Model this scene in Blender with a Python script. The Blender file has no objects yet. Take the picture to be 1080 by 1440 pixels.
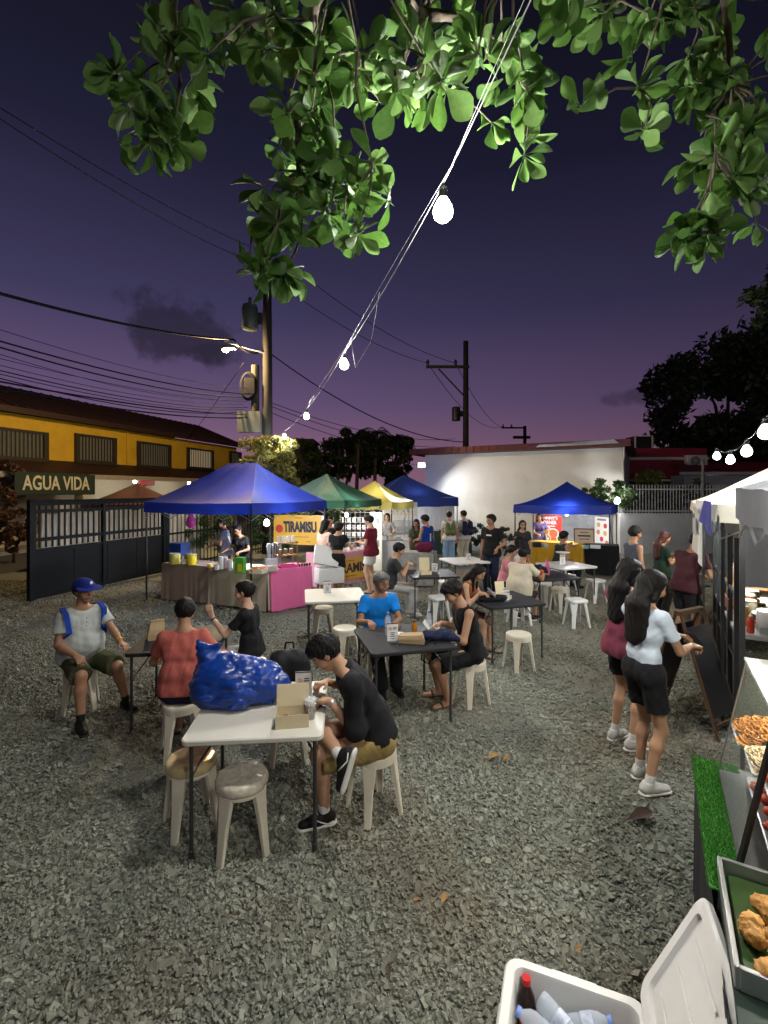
import bpy, math, random
import numpy as np
from mathutils import Vector, Matrix
R = math.radians
PI = math.pi
random.seed(7)
rng = np.random.default_rng(7)
scene = bpy.context.scene
COL = scene.collection

# ------------------------------------------------------------------ camera
HC, F, CX, HY = 2.25, 670.0, 540.0, 690.0      # camera height, focal length in photo pixels, centre column, horizon row
cam = bpy.data.cameras.new('camera')
cam.sensor_fit = 'VERTICAL'
cam.sensor_height = 36.0
cam.lens = 36.0 * F / 1440.0
cam.shift_y = -(720.0 - HY) / 1440.0
cam.clip_start = 0.05
cam.clip_end = 3000
camo = bpy.data.objects.new('camera', cam)
camo.location = (0, 0, HC)
camo.rotation_euler = (R(90), 0, 0)
COL.objects.link(camo)
scene.camera = camo

# ------------------------------------------------------------------ sky: clear dusk, after sunset
world = bpy.data.worlds.new('World')
scene.world = world
world.use_nodes = True
nt = world.node_tree
nt.nodes.clear()
def N(tree, t, **kw):
    n = tree.nodes.new(t)
    for k, v in kw.items():
        setattr(n, k, v)
    return n
def build_world():
    L = nt.links.new
    out = N(nt, 'ShaderNodeOutputWorld')
    bg = N(nt, 'ShaderNodeBackground')
    tc = N(nt, 'ShaderNodeTexCoord')
    sep = N(nt, 'ShaderNodeSeparateXYZ')
    L(tc.outputs['Generated'], sep.inputs[0])
    ramp = N(nt, 'ShaderNodeValToRGB')
    cr = ramp.color_ramp
    stops = [(0.0, (.200, .098, .140)), (.08, (.175, .090, .150)), (.17, (.102, .064, .140)), (.34, (.037, .0315, .080)),
             (.55, (.0118, .0112, .0300)), (.72, (.0052, .0051, .0112)), (1.0, (.0035, .0035, .007))]
    while len(cr.elements) < len(stops):
        cr.elements.new(.5)
    for e, (p, c) in zip(cr.elements, stops):
        e.position = p
        e.color = (*c, 1)
    L(sep.outputs['Z'], ramp.inputs[0])
    # brighter towards where the sun went down (behind the yellow houses)
    dot = N(nt, 'ShaderNodeVectorMath', operation='DOT_PRODUCT')
    L(tc.outputs['Generated'], dot.inputs[0])
    dot.inputs[1].default_value = (-.62, .78, 0)
    mr = N(nt, 'ShaderNodeMapRange')
    L(dot.outputs['Value'], mr.inputs[0])
    for i, v in enumerate((-.2, 1.0, .34, 1.25)):
        mr.inputs[i + 1].default_value = v
    mul = N(nt, 'ShaderNodeVectorMath', operation='SCALE')
    L(ramp.outputs[0], mul.inputs[0])
    L(mr.outputs[0], mul.inputs['Scale'])
    # two small dark dusk clouds
    nz = N(nt, 'ShaderNodeTexNoise')
    nz.inputs['Scale'].default_value = 7.0
    nz.inputs['Detail'].default_value = 8
    nz.inputs['Roughness'].default_value = .62
    L(tc.outputs['Generated'], nz.inputs['Vector'])
    prev = mul.outputs[0]
    for (px, py, sx, sz, amt) in ((248, 462, .125, .066, .72), (896, 556, .07, .026, .5), (300, 500, .06, .02, .4)):
        d = Vector(((px - CX) / F, 1, (HY - py) / F)).normalized()
        sub = N(nt, 'ShaderNodeVectorMath', operation='SUBTRACT')
        L(tc.outputs['Generated'], sub.inputs[0])
        sub.inputs[1].default_value = d
        sc = N(nt, 'ShaderNodeVectorMath', operation='MULTIPLY')
        L(sub.outputs[0], sc.inputs[0])
        sc.inputs[1].default_value = (1 / sx, 1 / sx * .6, 1 / sz)
        ln = N(nt, 'ShaderNodeVectorMath', operation='LENGTH')
        L(sc.outputs[0], ln.inputs[0])
        ad = N(nt, 'ShaderNodeMath', operation='MULTIPLY_ADD')
        L(nz.outputs['Fac'], ad.inputs[0])
        ad.inputs[1].default_value = 3.6
        L(ln.outputs['Value'], ad.inputs[2])
        m2 = N(nt, 'ShaderNodeMapRange', interpolation_type='SMOOTHSTEP')
        L(ad.outputs[0], m2.inputs[0])
        for i, v in enumerate((2.35, 2.85, amt, 0.0)):
            m2.inputs[i + 1].default_value = v
        mx = N(nt, 'ShaderNodeMix', data_type='RGBA')
        L(m2.outputs[0], mx.inputs['Factor'])
        L(prev, mx.inputs['A'])
        mx.inputs['B'].default_value = (.014, .011, .022, 1)
        prev = mx.outputs['Result']
    sky = N(nt, 'ShaderNodeTexSky', sky_type='NISHITA', sun_disc=False)
    sky.sun_elevation = R(-2.5)
    sky.sun_rotation = R(-38)
    sk = N(nt, 'ShaderNodeVectorMath', operation='SCALE')
    L(sky.outputs[0], sk.inputs[0])
    sk.inputs['Scale'].default_value = .012
    add = N(nt, 'ShaderNodeVectorMath', operation='ADD')
    L(prev, add.inputs[0])
    L(sk.outputs[0], add.inputs[1])
    L(add.outputs[0], bg.inputs['Color'])
    bg.inputs['Strength'].default_value = 1.0
    L(bg.outputs[0], out.inputs['Surface'])
build_world()

vs = scene.view_settings
vs.view_transform = 'Standard'
vs.look = 'None'
vs.exposure = 0.0
vs.gamma = 1.0
vs.use_curve_mapping = False
scene.render.engine = 'CYCLES'
cy = scene.cycles
cy.use_denoising = True
cy.max_bounces = 5
cy.diffuse_bounces = 2
cy.glossy_bounces = 2
cy.transmission_bounces = 4
cy.transparent_max_bounces = 12
cy.sample_clamp_indirect = 3.0
cy.caustics_reflective = False
cy.caustics_refractive = False
LAMP = 7.6                                       # one scale for every lamp of the place

# ------------------------------------------------------------------ photo pixel -> place
def G(px, py, z=0.0):
    """point at height z seen at a pixel (below the horizon)"""
    Y = (HC - z) * F / (py - HY)
    return Vector(((px - CX) * Y / F, Y, z))
def W(px, py, Y):
    return Vector(((px - CX) * Y / F, Y, HC - (py - HY) * Y / F))
def plane_hit(px, py, A, B):
    """ray through a pixel onto the upright plane through ground points A, B: metres along AB, height"""
    dx = (px - CX) / F
    ex, ey = B[0] - A[0], B[1] - A[1]
    ln = math.hypot(ex, ey)
    ex /= ln
    ey /= ln
    # t*(dx,1) = A + s*e
    det = dx * (-ey) + ex
    t = (A[0] * (-ey) + ex * A[1]) / det
    s = (dx * A[1] - A[0]) / det
    return s, HC - (py - HY) / F * t

# ------------------------------------------------------------------ materials
MATS = {}
def lin(c):
    """sRGB 0-255 -> linear"""
    return tuple(((v / 255) / 12.92 if v / 255 <= .04045 else ((v / 255 + .055) / 1.055) ** 2.4) for v in c)
def mat(name, col, rough=.6, metal=0.0, var=.12, vscale=6.0, bump=0.0, bscale=40.0, spec=.5, emit=None, estr=0.0,
        trans=0.0, alpha=1.0, translucent=0.0, sheen=0.0, coat=0.0, island=0.0, stretch=None, dirt=0.0, coords='Object', ior=1.45, tint=None, inst=0.0):
    if name in MATS:
        return MATS[name]
    m = bpy.data.materials.new(name)
    m.use_nodes = True
    t = m.node_tree
    t.nodes.clear()
    L = t.links.new
    out = N(t, 'ShaderNodeOutputMaterial')
    p = N(t, 'ShaderNodeBsdfPrincipled')
    c = (*col, 1)
    p.inputs['Base Color'].default_value = c
    p.inputs['Roughness'].default_value = rough
    p.inputs['Metallic'].default_value = metal
    p.inputs['Specular IOR Level'].default_value = spec
    p.inputs['Transmission Weight'].default_value = trans
    p.inputs['Alpha'].default_value = alpha
    p.inputs['IOR'].default_value = ior
    if sheen:
        p.inputs['Sheen Weight'].default_value = sheen
    if coat:
        p.inputs['Coat Weight'].default_value = coat
    if emit is not None:
        p.inputs['Emission Color'].default_value = (*emit, 1)
        p.inputs['Emission Strength'].default_value = estr
    tc = N(t, 'ShaderNodeTexCoord')
    mp = N(t, 'ShaderNodeMapping')
    L(tc.outputs[coords], mp.inputs[0])
    if stretch:
        mp.inputs['Scale'].default_value = stretch
    colout = None
    if var > 0:
        n = N(t, 'ShaderNodeTexNoise')
        n.inputs['Scale'].default_value = vscale
        n.inputs['Detail'].default_value = 6
        n.inputs['Roughness'].default_value = .6
        L(mp.outputs[0], n.inputs['Vector'])
        mr = N(t, 'ShaderNodeMapRange')
        L(n.outputs['Fac'], mr.inputs[0])
        for i, v in enumerate((.25, .75, 1 - var, 1 + var)):
            mr.inputs[i + 1].default_value = v
        sc = N(t, 'ShaderNodeVectorMath', operation='SCALE')
        sc.inputs[0].default_value = col
        L(mr.outputs[0], sc.inputs['Scale'])
        colout = sc.outputs[0]
        # roughness breaks up too
        mr2 = N(t, 'ShaderNodeMapRange')
        L(n.outputs['Fac'], mr2.inputs[0])
        for i, v in enumerate((.3, .7, max(0, rough - .08), min(1, rough + .08))):
            mr2.inputs[i + 1].default_value = v
        L(mr2.outputs[0], p.inputs['Roughness'])
    if island:
        g = N(t, 'ShaderNodeNewGeometry')
        mr = N(t, 'ShaderNodeMapRange')
        L(g.outputs['Random Per Island'], mr.inputs[0])
        for i, v in enumerate((0, 1, 1 - island, 1 + island)):
            mr.inputs[i + 1].default_value = v
        sc = N(t, 'ShaderNodeVectorMath', operation='SCALE')
        if colout:
            L(colout, sc.inputs[0])
        else:
            sc.inputs[0].default_value = col
        L(mr.outputs[0], sc.inputs['Scale'])
        colout = sc.outputs[0]
    if inst:
        oi = N(t, 'ShaderNodeObjectInfo')
        mr = N(t, 'ShaderNodeMapRange')
        L(oi.outputs['Random'], mr.inputs[0])
        for i, v in enumerate((0, 1, 1 - inst, 1 + inst)):
            mr.inputs[i + 1].default_value = v
        sc = N(t, 'ShaderNodeVectorMath', operation='SCALE')
        L(colout, sc.inputs[0])
        L(mr.outputs[0], sc.inputs['Scale'])
        colout = sc.outputs[0]
        ge = N(t, 'ShaderNodeNewGeometry')
        L(ge.outputs['Position'], mp.inputs[0])
    if dirt:
        n = N(t, 'ShaderNodeTexNoise')
        n.inputs['Scale'].default_value = 1.3
        n.inputs['Detail'].default_value = 9
        n.inputs['Roughness'].default_value = .7
        L(mp.outputs[0], n.inputs['Vector'])
        mr = N(t, 'ShaderNodeMapRange', interpolation_type='SMOOTHSTEP')
        L(n.outputs['Fac'], mr.inputs[0])
        for i, v in enumerate((.5, .72, 0, dirt)):
            mr.inputs[i + 1].default_value = v
        mx = N(t, 'ShaderNodeMix', data_type='RGBA')
        L(mr.outputs[0], mx.inputs['Factor'])
        if colout:
            L(colout, mx.inputs['A'])
        else:
            mx.inputs['A'].default_value = c
        mx.inputs['B'].default_value = (col[0] * .45, col[1] * .42, col[2] * .36, 1)
        colout = mx.outputs['Result']
    if tint:
        tcol, tscale, tamt, t0, t1 = tint
        n = N(t, 'ShaderNodeTexNoise')
        n.inputs['Scale'].default_value = tscale
        n.inputs['Detail'].default_value = 7
        n.inputs['Roughness'].default_value = .65
        L(mp.outputs[0], n.inputs['Vector'])
        mr = N(t, 'ShaderNodeMapRange', interpolation_type='SMOOTHSTEP')
        L(n.outputs['Fac'], mr.inputs[0])
        for i, v in enumerate((t0, t1, 0, tamt)):
            mr.inputs[i + 1].default_value = v
        mx = N(t, 'ShaderNodeMix', data_type='RGBA')
        L(mr.outputs[0], mx.inputs['Factor'])
        if colout:
            L(colout, mx.inputs['A'])
        else:
            mx.inputs['A'].default_value = c
        mx.inputs['B'].default_value = (*tcol, 1)
        colout = mx.outputs['Result']
    if colout:
        L(colout, p.inputs['Base Color'])
    if bump:
        n = N(t, 'ShaderNodeTexNoise')
        n.inputs['Scale'].default_value = bscale
        n.inputs['Detail'].default_value = 5
        L(mp.outputs[0], n.inputs['Vector'])
        b = N(t, 'ShaderNodeBump')
        b.inputs['Strength'].default_value = bump
        b.inputs['Distance'].default_value = .01
        L(n.outputs['Fac'], b.inputs['Height'])
        L(b.outputs[0], p.inputs['Normal'])
    sh = p.outputs[0]
    if translucent:
        tr = N(t, 'ShaderNodeBsdfTranslucent')
        if colout:
            L(colout, tr.inputs['Color'])
        else:
            tr.inputs['Color'].default_value = c
        mx = N(t, 'ShaderNodeMixShader')
        mx.inputs[0].default_value = translucent
        L(p.outputs[0], mx.inputs[1])
        L(tr.outputs[0], mx.inputs[2])
        sh = mx.outputs[0]
    L(sh, out.inputs['Surface'])
    MATS[name] = m
    return m

# ------------------------------------------------------------------ objects
def link(o, parent=None):
    COL.objects.link(o)
    if parent is not None:
        o.parent = parent
    return o
def tag(o, label=None, cat=None, group=None, kind=None):
    if label:
        o['label'] = label
    if cat:
        o['category'] = cat
    if group:
        o['group'] = group
    if kind:
        o['kind'] = kind
    return o
def thing(name, label, cat, loc=(0, 0, 0), rotz=0.0, group=None):
    o = bpy.data.objects.new(name, None)
    o.empty_display_size = .1
    o.location = loc
    o.rotation_euler = (0, 0, rotz)
    link(o)
    return tag(o, label, cat, group)
def copy_tree(o, parent=None):
    c = o.copy()
    COL.objects.link(c)
    c.parent = parent
    for ch in list(o.children):
        copy_tree(ch, c)
    return c
def copy_thing(o, loc, rotz, label=None, group=None, mats=None):
    c = copy_tree(o)
    c.location = loc
    c.rotation_euler = (0, 0, rotz)
    if label:
        c['label'] = label
    if group:
        c['group'] = group
    elif 'group' in c.keys():
        del c['group']
    return c

class MB:
    """collects shapes; build() links them as one mesh object"""
    def __init__(s):
        s.v, s.f = [], []
    def add(s, vs, fs):
        o = len(s.v)
        s.v.extend([tuple(v) for v in vs])
        s.f.extend([tuple(i + o for i in f) for f in fs])
        return s
    def box(s, c, sz, rz=0.0, M=None):
        x, y, z = sz[0] / 2, sz[1] / 2, sz[2] / 2
        vs = [(-x, -y, -z), (x, -y, -z), (x, y, -z), (-x, y, -z), (-x, -y, z), (x, -y, z), (x, y, z), (-x, y, z)]
        ca, sa = math.cos(rz), math.sin(rz)
        out = []
        for (a, b, d) in vs:
            if M is not None:
                q = M @ Vector((a, b, d))
                out.append((q.x + c[0], q.y + c[1], q.z + c[2]))
            else:
                out.append((a * ca - b * sa + c[0], a * sa + b * ca + c[1], d + c[2]))
        return s.add(out, [(0, 3, 2, 1), (4, 5, 6, 7), (0, 1, 5, 4), (1, 2, 6, 5), (2, 3, 7, 6), (3, 0, 4, 7)])
    def rbox(s, c, sz, r=.02, ch=.004, seg=5, M=None):
        """slab with rounded corners and softened edges"""
        x, y, z = sz[0] / 2, sz[1] / 2, sz[2] / 2
        def ring(inset, zz):
            pts = []
            rr = max(r - inset, .0005)
            for (qx, qy, a0) in ((x - r, y - r, 0), (-x + r, y - r, 90), (-x + r, -y + r, 180), (x - r, -y + r, 270)):
                for k in range(seg + 1):
                    a = R(a0 + 90 * k / seg)
                    pts.append((qx + rr * math.cos(a), qy + rr * math.sin(a), zz))
            return pts
        rings = [ring(ch, -z), ring(0, -z + ch), ring(0, z - ch), ring(ch, z)]
        return s.loft(rings, off=c, M=M)
    def loft(s, rings, off=(0, 0, 0), caps=True, M=None, closed=True):
        n = len(rings[0])
        vs, fs = [], []
        for rg in rings:
            for p in rg:
                if M is not None:
                    p = M @ Vector(p)
                vs.append((p[0] + off[0], p[1] + off[1], p[2] + off[2]))
        for i in range(len(rings) - 1):
            for j in range(n if closed else n - 1):
                a, b = i * n + j, i * n + (j + 1) % n
                fs.append((a, b, b + n, a + n))
        if caps:
            fs.append(tuple(reversed(range(n))))
            fs.append(tuple(range((len(rings) - 1) * n, len(rings) * n)))
        return s.add(vs, fs)
    def tube(s, pts, r, seg=8, caps=True, flat=None):
        pts = [Vector(p) for p in pts]
        rs = r if isinstance(r, (list, tuple)) else [r] * len(pts)
        T = []
        for i in range(len(pts)):
            a = pts[max(i - 1, 0)]
            b = pts[min(i + 1, len(pts) - 1)]
            d = (b - a)
            T.append(d.normalized() if d.length > 1e-9 else Vector((0, 0, 1)))
        u = T[0].orthogonal().normalized()
        rings = []
        for p, t, rr in zip(pts, T, rs):
            u = (u - t * u.dot(t))
            u = u.normalized() if u.length > 1e-6 else t.orthogonal().normalized()
            w = t.cross(u)
            rings.append([p + (u * math.cos(2 * PI * k / seg) + w * math.sin(2 * PI * k / seg)) * rr for k in range(seg)])
        return s.loft(rings, caps=caps)
    def lathe(s, prof, c=(0, 0, 0), seg=24, M=None, caps=True):
        rings = [[(max(r, 1e-4) * math.cos(2 * PI * k / seg), max(r, 1e-4) * math.sin(2 * PI * k / seg), z) for k in range(seg)] for r, z in prof]
        return s.loft(rings, off=c, caps=caps, M=M)
    def grid(s, fn, nu, nv):
        vs = [fn(i / nu, j / nv) for j in range(nv + 1) for i in range(nu + 1)]
        fs = [(j * (nu + 1) + i, j * (nu + 1) + i + 1, (j + 1) * (nu + 1) + i + 1, (j + 1) * (nu + 1) + i) for j in range(nv) for i in range(nu)]
        return s.add(vs, fs)
    def prism(s, poly, z0, z1):
        n = len(poly)
        return s.loft([[(x, y, z0) for x, y in poly], [(x, y, z1) for x, y in poly]])
    def build(s, name, m, parent=None, smooth=False, angle=None, loc=None):
        me = bpy.data.meshes.new(name)
        me.from_pydata(s.v, [], s.f)
        me.validate()
        if m is not None:
            me.materials.append(m)
        if smooth:
            me.shade_smooth()
            if angle:
                me.set_sharp_from_angle(angle=R(angle))
        me.update()
        o = bpy.data.objects.new(name, me)
        if loc is not None:
            o.location = loc
        return link(o, parent)

def np_mesh(name, verts, faces, m, parent=None, smooth=True, mats=None, midx=None):
    me = bpy.data.meshes.new(name)
    nv, nf, k = len(verts), len(faces), faces.shape[1]
    me.vertices.add(nv)
    me.vertices.foreach_set('co', np.ascontiguousarray(verts, dtype=np.float32).ravel())
    me.loops.add(nf * k)
    me.loops.foreach_set('vertex_index', np.ascontiguousarray(faces, dtype=np.int32).ravel())
    me.polygons.add(nf)
    me.polygons.foreach_set('loop_start', np.arange(0, nf * k, k, dtype=np.int32))
    for mm in (mats or [m]):
        me.materials.append(mm)
    if midx is not None:
        me.polygons.foreach_set('material_index', midx.astype(np.int32))
    me.update(calc_edges=True)
    if smooth:
        me.shade_smooth()
    o = bpy.data.objects.new(name, me)
    return link(o, parent)

# ------------------------------------------------------------------ implicit surfaces for bodies, cloth and soft things
def fold_noise(P, seed, wl, stretch=(1, 1, 1)):
    r = np.random.default_rng(seed)
    out = np.zeros(P.shape[:-1], np.float32)
    Q = P * np.array(stretch, np.float32)
    for i in range(7):
        d = r.normal(size=3).astype(np.float32)
        d /= np.linalg.norm(d)
        k = 2 * PI / (wl * (0.55 + .9 * r.random()))
        out += np.sin(Q @ (d * k) + r.random() * 6.28 + .8 * np.sin(Q @ (r.normal(size=3).astype(np.float32) * 14))).astype(np.float32)
    return out / 3.5
class Blob:
    def __init__(s, h):
        s.h, s.p = h, []
    def cone(s, a, b, ra, rb=None, k=.03, flat=None, cuts=(), sub=False):
        s.p.append((np.array(a, np.float32), np.array(b, np.float32), float(ra), float(ra if rb is None else rb), k, flat, cuts, sub))
        return s
    def ball(s, a, r, **kw):
        return s.cone(a, a, r, r, **kw)
    def solve(s, noise=None, gcuts=()):
        h = s.h
        lo = np.min([np.minimum(p[0], p[1]) - max(p[2], p[3]) for p in s.p if not p[7]], axis=0) - 3 * h - .01
        hi = np.max([np.maximum(p[0], p[1]) + max(p[2], p[3]) for p in s.p if not p[7]], axis=0) + 3 * h + .01
        n = np.ceil((hi - lo) / h).astype(int) + 1
        ax = [(lo[i] + h * np.arange(n[i])).astype(np.float32) for i in range(3)]
        Fd = np.full(n, .5, np.float32)
        for (a, b, ra, rb, k, flat, cuts, sub) in s.p:
            pad = max(ra, rb) + k + 2.5 * h
            i0 = np.maximum(((np.minimum(a, b) - pad - lo) / h).astype(int), 0)
            i1 = np.minimum(((np.maximum(a, b) + pad - lo) / h).astype(int) + 2, n)
            if np.any(i1 <= i0):
                continue
            sl = tuple(slice(i0[i], i1[i]) for i in range(3))
            P = np.stack(np.meshgrid(ax[0][sl[0]], ax[1][sl[1]], ax[2][sl[2]], indexing='ij'), -1)
            Q = P - a
            if flat is not None:
                fd, ff = flat
                fd = np.array(fd, np.float32)
                fd = fd / np.linalg.norm(fd)
                base = (b - a)
                Q = Q + ((1 / ff - 1) * (Q @ fd))[..., None] * fd
                ba = base + (1 / ff - 1) * (base @ fd) * fd
            else:
                ba = b - a
            L2 = float(ba @ ba)
            if L2 < 1e-10:
                d = np.sqrt((Q * Q).sum(-1)) - ra
            else:
                t = np.clip((Q @ ba) / L2, 0, 1)
                E = Q - t[..., None] * ba
                d = np.sqrt((E * E).sum(-1)) - (ra + (rb - ra) * t)
            for (cp, cn) in cuts:
                cn = np.array(cn, np.float32)
                cn = cn / np.linalg.norm(cn)
                d = np.maximum(d, (P - np.array(cp, np.float32)) @ cn)
            old = Fd[sl]
            if sub:
                d = -d
                hh = np.maximum(k - np.abs(old - d), 0) / max(k, 1e-6)
                Fd[sl] = np.maximum(old, d) + hh * hh * k * .25
            else:
                hh = np.maximum(k - np.abs(old - d), 0) / max(k, 1e-6)
                Fd[sl] = np.minimum(old, d) - hh * hh * k * .25
        if gcuts or noise:
            idx = np.nonzero(np.abs(Fd) < .06)
            P = np.stack([ax[i][idx[i]] for i in range(3)], -1)
            v = Fd[idx]
            if noise:
                v = v + noise(P)
            Fd[idx] = v
            if gcuts:
                idx = np.nonzero(Fd < .06)
                P = np.stack([ax[i][idx[i]] for i in range(3)], -1)
                v = Fd[idx]
                for (cp, cn) in gcuts:
                    cn = np.array(cn, np.float32)
                    cn = cn / np.linalg.norm(cn)
                    v = np.maximum(v, (P - np.array(cp, np.float32)) @ cn)
                Fd[idx] = v
        return surface(Fd, lo.astype(np.float32), h)
def surface(Fd, lo, h):
    ins = Fd < 0
    c = ins[:-1, :-1, :-1].astype(np.int8)
    cnt = np.zeros(c.shape, np.int8)
    for dx in (0, 1):
        for dy in (0, 1):
            for dz in (0, 1):
                cnt += ins[dx:dx + c.shape[0], dy:dy + c.shape[1], dz:dz + c.shape[2]]
    act = np.nonzero((cnt > 0) & (cnt < 8))
    na = len(act[0])
    vid = np.full(c.shape, -1, np.int32)
    vid[act] = np.arange(na)
    acc = np.zeros((na, 3), np.float32)
    num = np.zeros(na, np.float32)
    corner = [(dx, dy, dz) for dx in (0, 1) for dy in (0, 1) for dz in (0, 1)]
    val = {q: Fd[act[0] + q[0], act[1] + q[1], act[2] + q[2]] for q in corner}
    for q in corner:
        for a in range(3):
            if q[a] == 0:
                q2 = tuple(1 if i == a else q[i] for i in range(3))
                v0, v1 = val[q], val[q2]
                cr = (v0 < 0) != (v1 < 0)
                t = np.where(cr, v0 / np.where(cr, v0 - v1, 1), 0)
                p = np.zeros((na, 3), np.float32)
                for i in range(3):
                    p[:, i] = q[i]
                p[:, a] = t
                acc += p * cr[:, None]
                num += cr
    V = (np.stack(act, -1).astype(np.float32) + acc / num[:, None]) * h + lo
    quads = []
    for a in range(3):
        b, d = (a + 1) % 3, (a + 2) % 3
        sl0 = [slice(None)] * 3
        sl1 = [slice(None)] * 3
        sl0[a] = slice(None, -1)
        sl1[a] = slice(1, None)
        s0, s1 = ins[tuple(sl0)], ins[tuple(sl1)]
        idx = list(np.nonzero(s0 != s1))
        ok = (idx[b] > 0) & (idx[d] > 0) & (idx[b] < Fd.shape[b] - 1) & (idx[d] < Fd.shape[d] - 1)
        idx = [i[ok] for i in idx]
        fl = s0[tuple(idx)]
        def g(ob, od):
            j = [i.copy() for i in idx]
            j[b] -= ob
            j[d] -= od
            return vid[tuple(j)]
        q = np.stack([g(1, 1), g(0, 1), g(0, 0), g(1, 0)], -1)
        q[~fl] = q[~fl][:, ::-1]
        quads.append(q)
    Q = np.concatenate(quads)
    Q = Q[(Q >= 0).all(1)]
    return V, Q

def text_mesh(body, size, m, parent, loc, rot=(R(90), 0, 0), extrude=.002, offset=0.0, fit=None, name='lettering', shear=0.0):
    """flat lettering as a mesh; fit = width in metres"""
    cu = bpy.data.curves.new('txt', 'FONT')
    cu.body = body
    cu.size = size
    cu.extrude = extrude
    cu.offset = offset
    cu.shear = shear
    cu.resolution_u = 3
    cu.align_x = 'CENTER'
    cu.align_y = 'CENTER'
    o = bpy.data.objects.new('txt', cu)
    COL.objects.link(o)
    dg = bpy.context.evaluated_depsgraph_get()
    me = bpy.data.meshes.new_from_object(o.evaluated_get(dg))
    bpy.data.objects.remove(o)
    bpy.data.curves.remove(cu)
    me.name = name
    me.materials.clear()
    me.materials.append(m)
    if fit and len(me.vertices):
        xs = [v.co.x for v in me.vertices]
        k = fit / (max(xs) - min(xs))
        for v in me.vertices:
            v.co.x *= k
    o = bpy.data.objects.new(name, me)
    o.location = loc
    o.rotation_euler = rot
    return link(o, parent)
# ================================================================== THE SETTING
M_WHITE = mat('white_paint', (.72, .70, .66), .55, var=.08)
M_BLACKSTEEL = mat('black_steel', (.018, .018, .02), .45, var=.1)
M_STEEL = mat('steel', (.45, .46, .47), .35, metal=.8, var=.1)
M_WIRE = mat('black_cable', (.008, .008, .010), .8, var=.05, spec=.08)
M_PVC = mat('white_pvc', (.62, .62, .60), .4, var=.05)
M_MAROON = mat('maroon_paint', (.26, .028, .048), .5, var=.15, dirt=.3)
M_POLE = mat('old_wood_pole', (.022, .019, .017), .85, var=.3, vscale=3, bump=.3, bscale=20, stretch=(4, 4, .5))
M_BARK = mat('bark', (.075, .058, .042), .9, var=.35, vscale=8, bump=.6, bscale=18, stretch=(2, 2, .4))

def ground_material():
    m = bpy.data.materials.new('gravel_ground')
    m.use_nodes = True
    t = m.node_tree
    L = t.links.new
    p = t.nodes['Principled BSDF']
    tc = N(t, 'ShaderNodeTexCoord')
    vo = N(t, 'ShaderNodeTexVoronoi')
    vo.inputs['Scale'].default_value = 52
    L(tc.outputs['Object'], vo.inputs['Vector'])
    bw = N(t, 'ShaderNodeRGBToBW')
    L(vo.outputs['Color'], bw.inputs[0])
    r = N(t, 'ShaderNodeValToRGB')
    r.color_ramp.elements[0].color = (.085, .088, .074, 1)
    r.color_ramp.elements[1].color = (.23, .24, .205, 1)
    L(bw.outputs[0], r.inputs[0])
    n = N(t, 'ShaderNodeTexNoise')
    n.inputs['Scale'].default_value = .55
    n.inputs['Detail'].default_value = 7
    n.inputs['Roughness'].default_value = .65
    L(tc.outputs['Object'], n.inputs['Vector'])
    mr = N(t, 'ShaderNodeMapRange', interpolation_type='SMOOTHSTEP')
    L(n.outputs['Fac'], mr.inputs[0])
    for i, v in enumerate((.42, .66, 0, .75)):
        mr.inputs[i + 1].default_value = v
    mx = N(t, 'ShaderNodeMix', data_type='RGBA')
    L(mr.outputs[0], mx.inputs['Factor'])
    L(r.outputs[0], mx.inputs['A'])
    mx.inputs['B'].default_value = (.145, .122, .088, 1)
    L(mx.outputs['Result'], p.inputs['Base Color'])
    p.inputs['Roughness'].default_value = .9
    b = N(t, 'ShaderNodeBump')
    b.inputs['Strength'].default_value = .8
    b.inputs['Distance'].default_value = .02
    L(vo.outputs['Distance'], b.inputs['Height'])
    b.invert = True
    n2 = N(t, 'ShaderNodeTexNoise')
    n2.inputs['Scale'].default_value = 160
    L(tc.outputs['Object'], n2.inputs['Vector'])
    b2 = N(t, 'ShaderNodeBump')
    b2.inputs['Strength'].default_value = .35
    b2.inputs['Distance'].default_value = .006
    L(n2.outputs['Fac'], b2.inputs['Height'])
    L(b.outputs[0], b2.inputs['Normal'])
    L(b2.outputs[0], p.inputs['Normal'])
    return m
def ground():
    nx = 40
    mb = MB()
    xs = [-900, -300, -100, -40] + [-30 + 60 * i / nx for i in range(nx + 1)] + [40, 100, 300, 900]
    ys = [-300, -60, -20] + [-10 + 50 * i / nx for i in range(nx + 1)] + [50, 100, 300, 1500]
    def hgt(x, y):
        if abs(x) > 9 or y < 0 or y > 16:
            return 0.0
        return .010 * math.sin(x * 1.7 + .3) * math.sin(y * 1.3) - .01
    vs = [(x, y, hgt(x, y)) for y in ys for x in xs]
    w = len(xs)
    fs = [(j * w + i, j * w + i + 1, (j + 1) * w + i + 1, (j + 1) * w + i) for j in range(len(ys) - 1) for i in range(w - 1)]
    mb.add(vs, fs)
    o = mb.build('ground', ground_material(), smooth=True)
    tag(o, kind='structure')
    o['label'] = 'grey gravel ground of the market lot'
ground()

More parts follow.
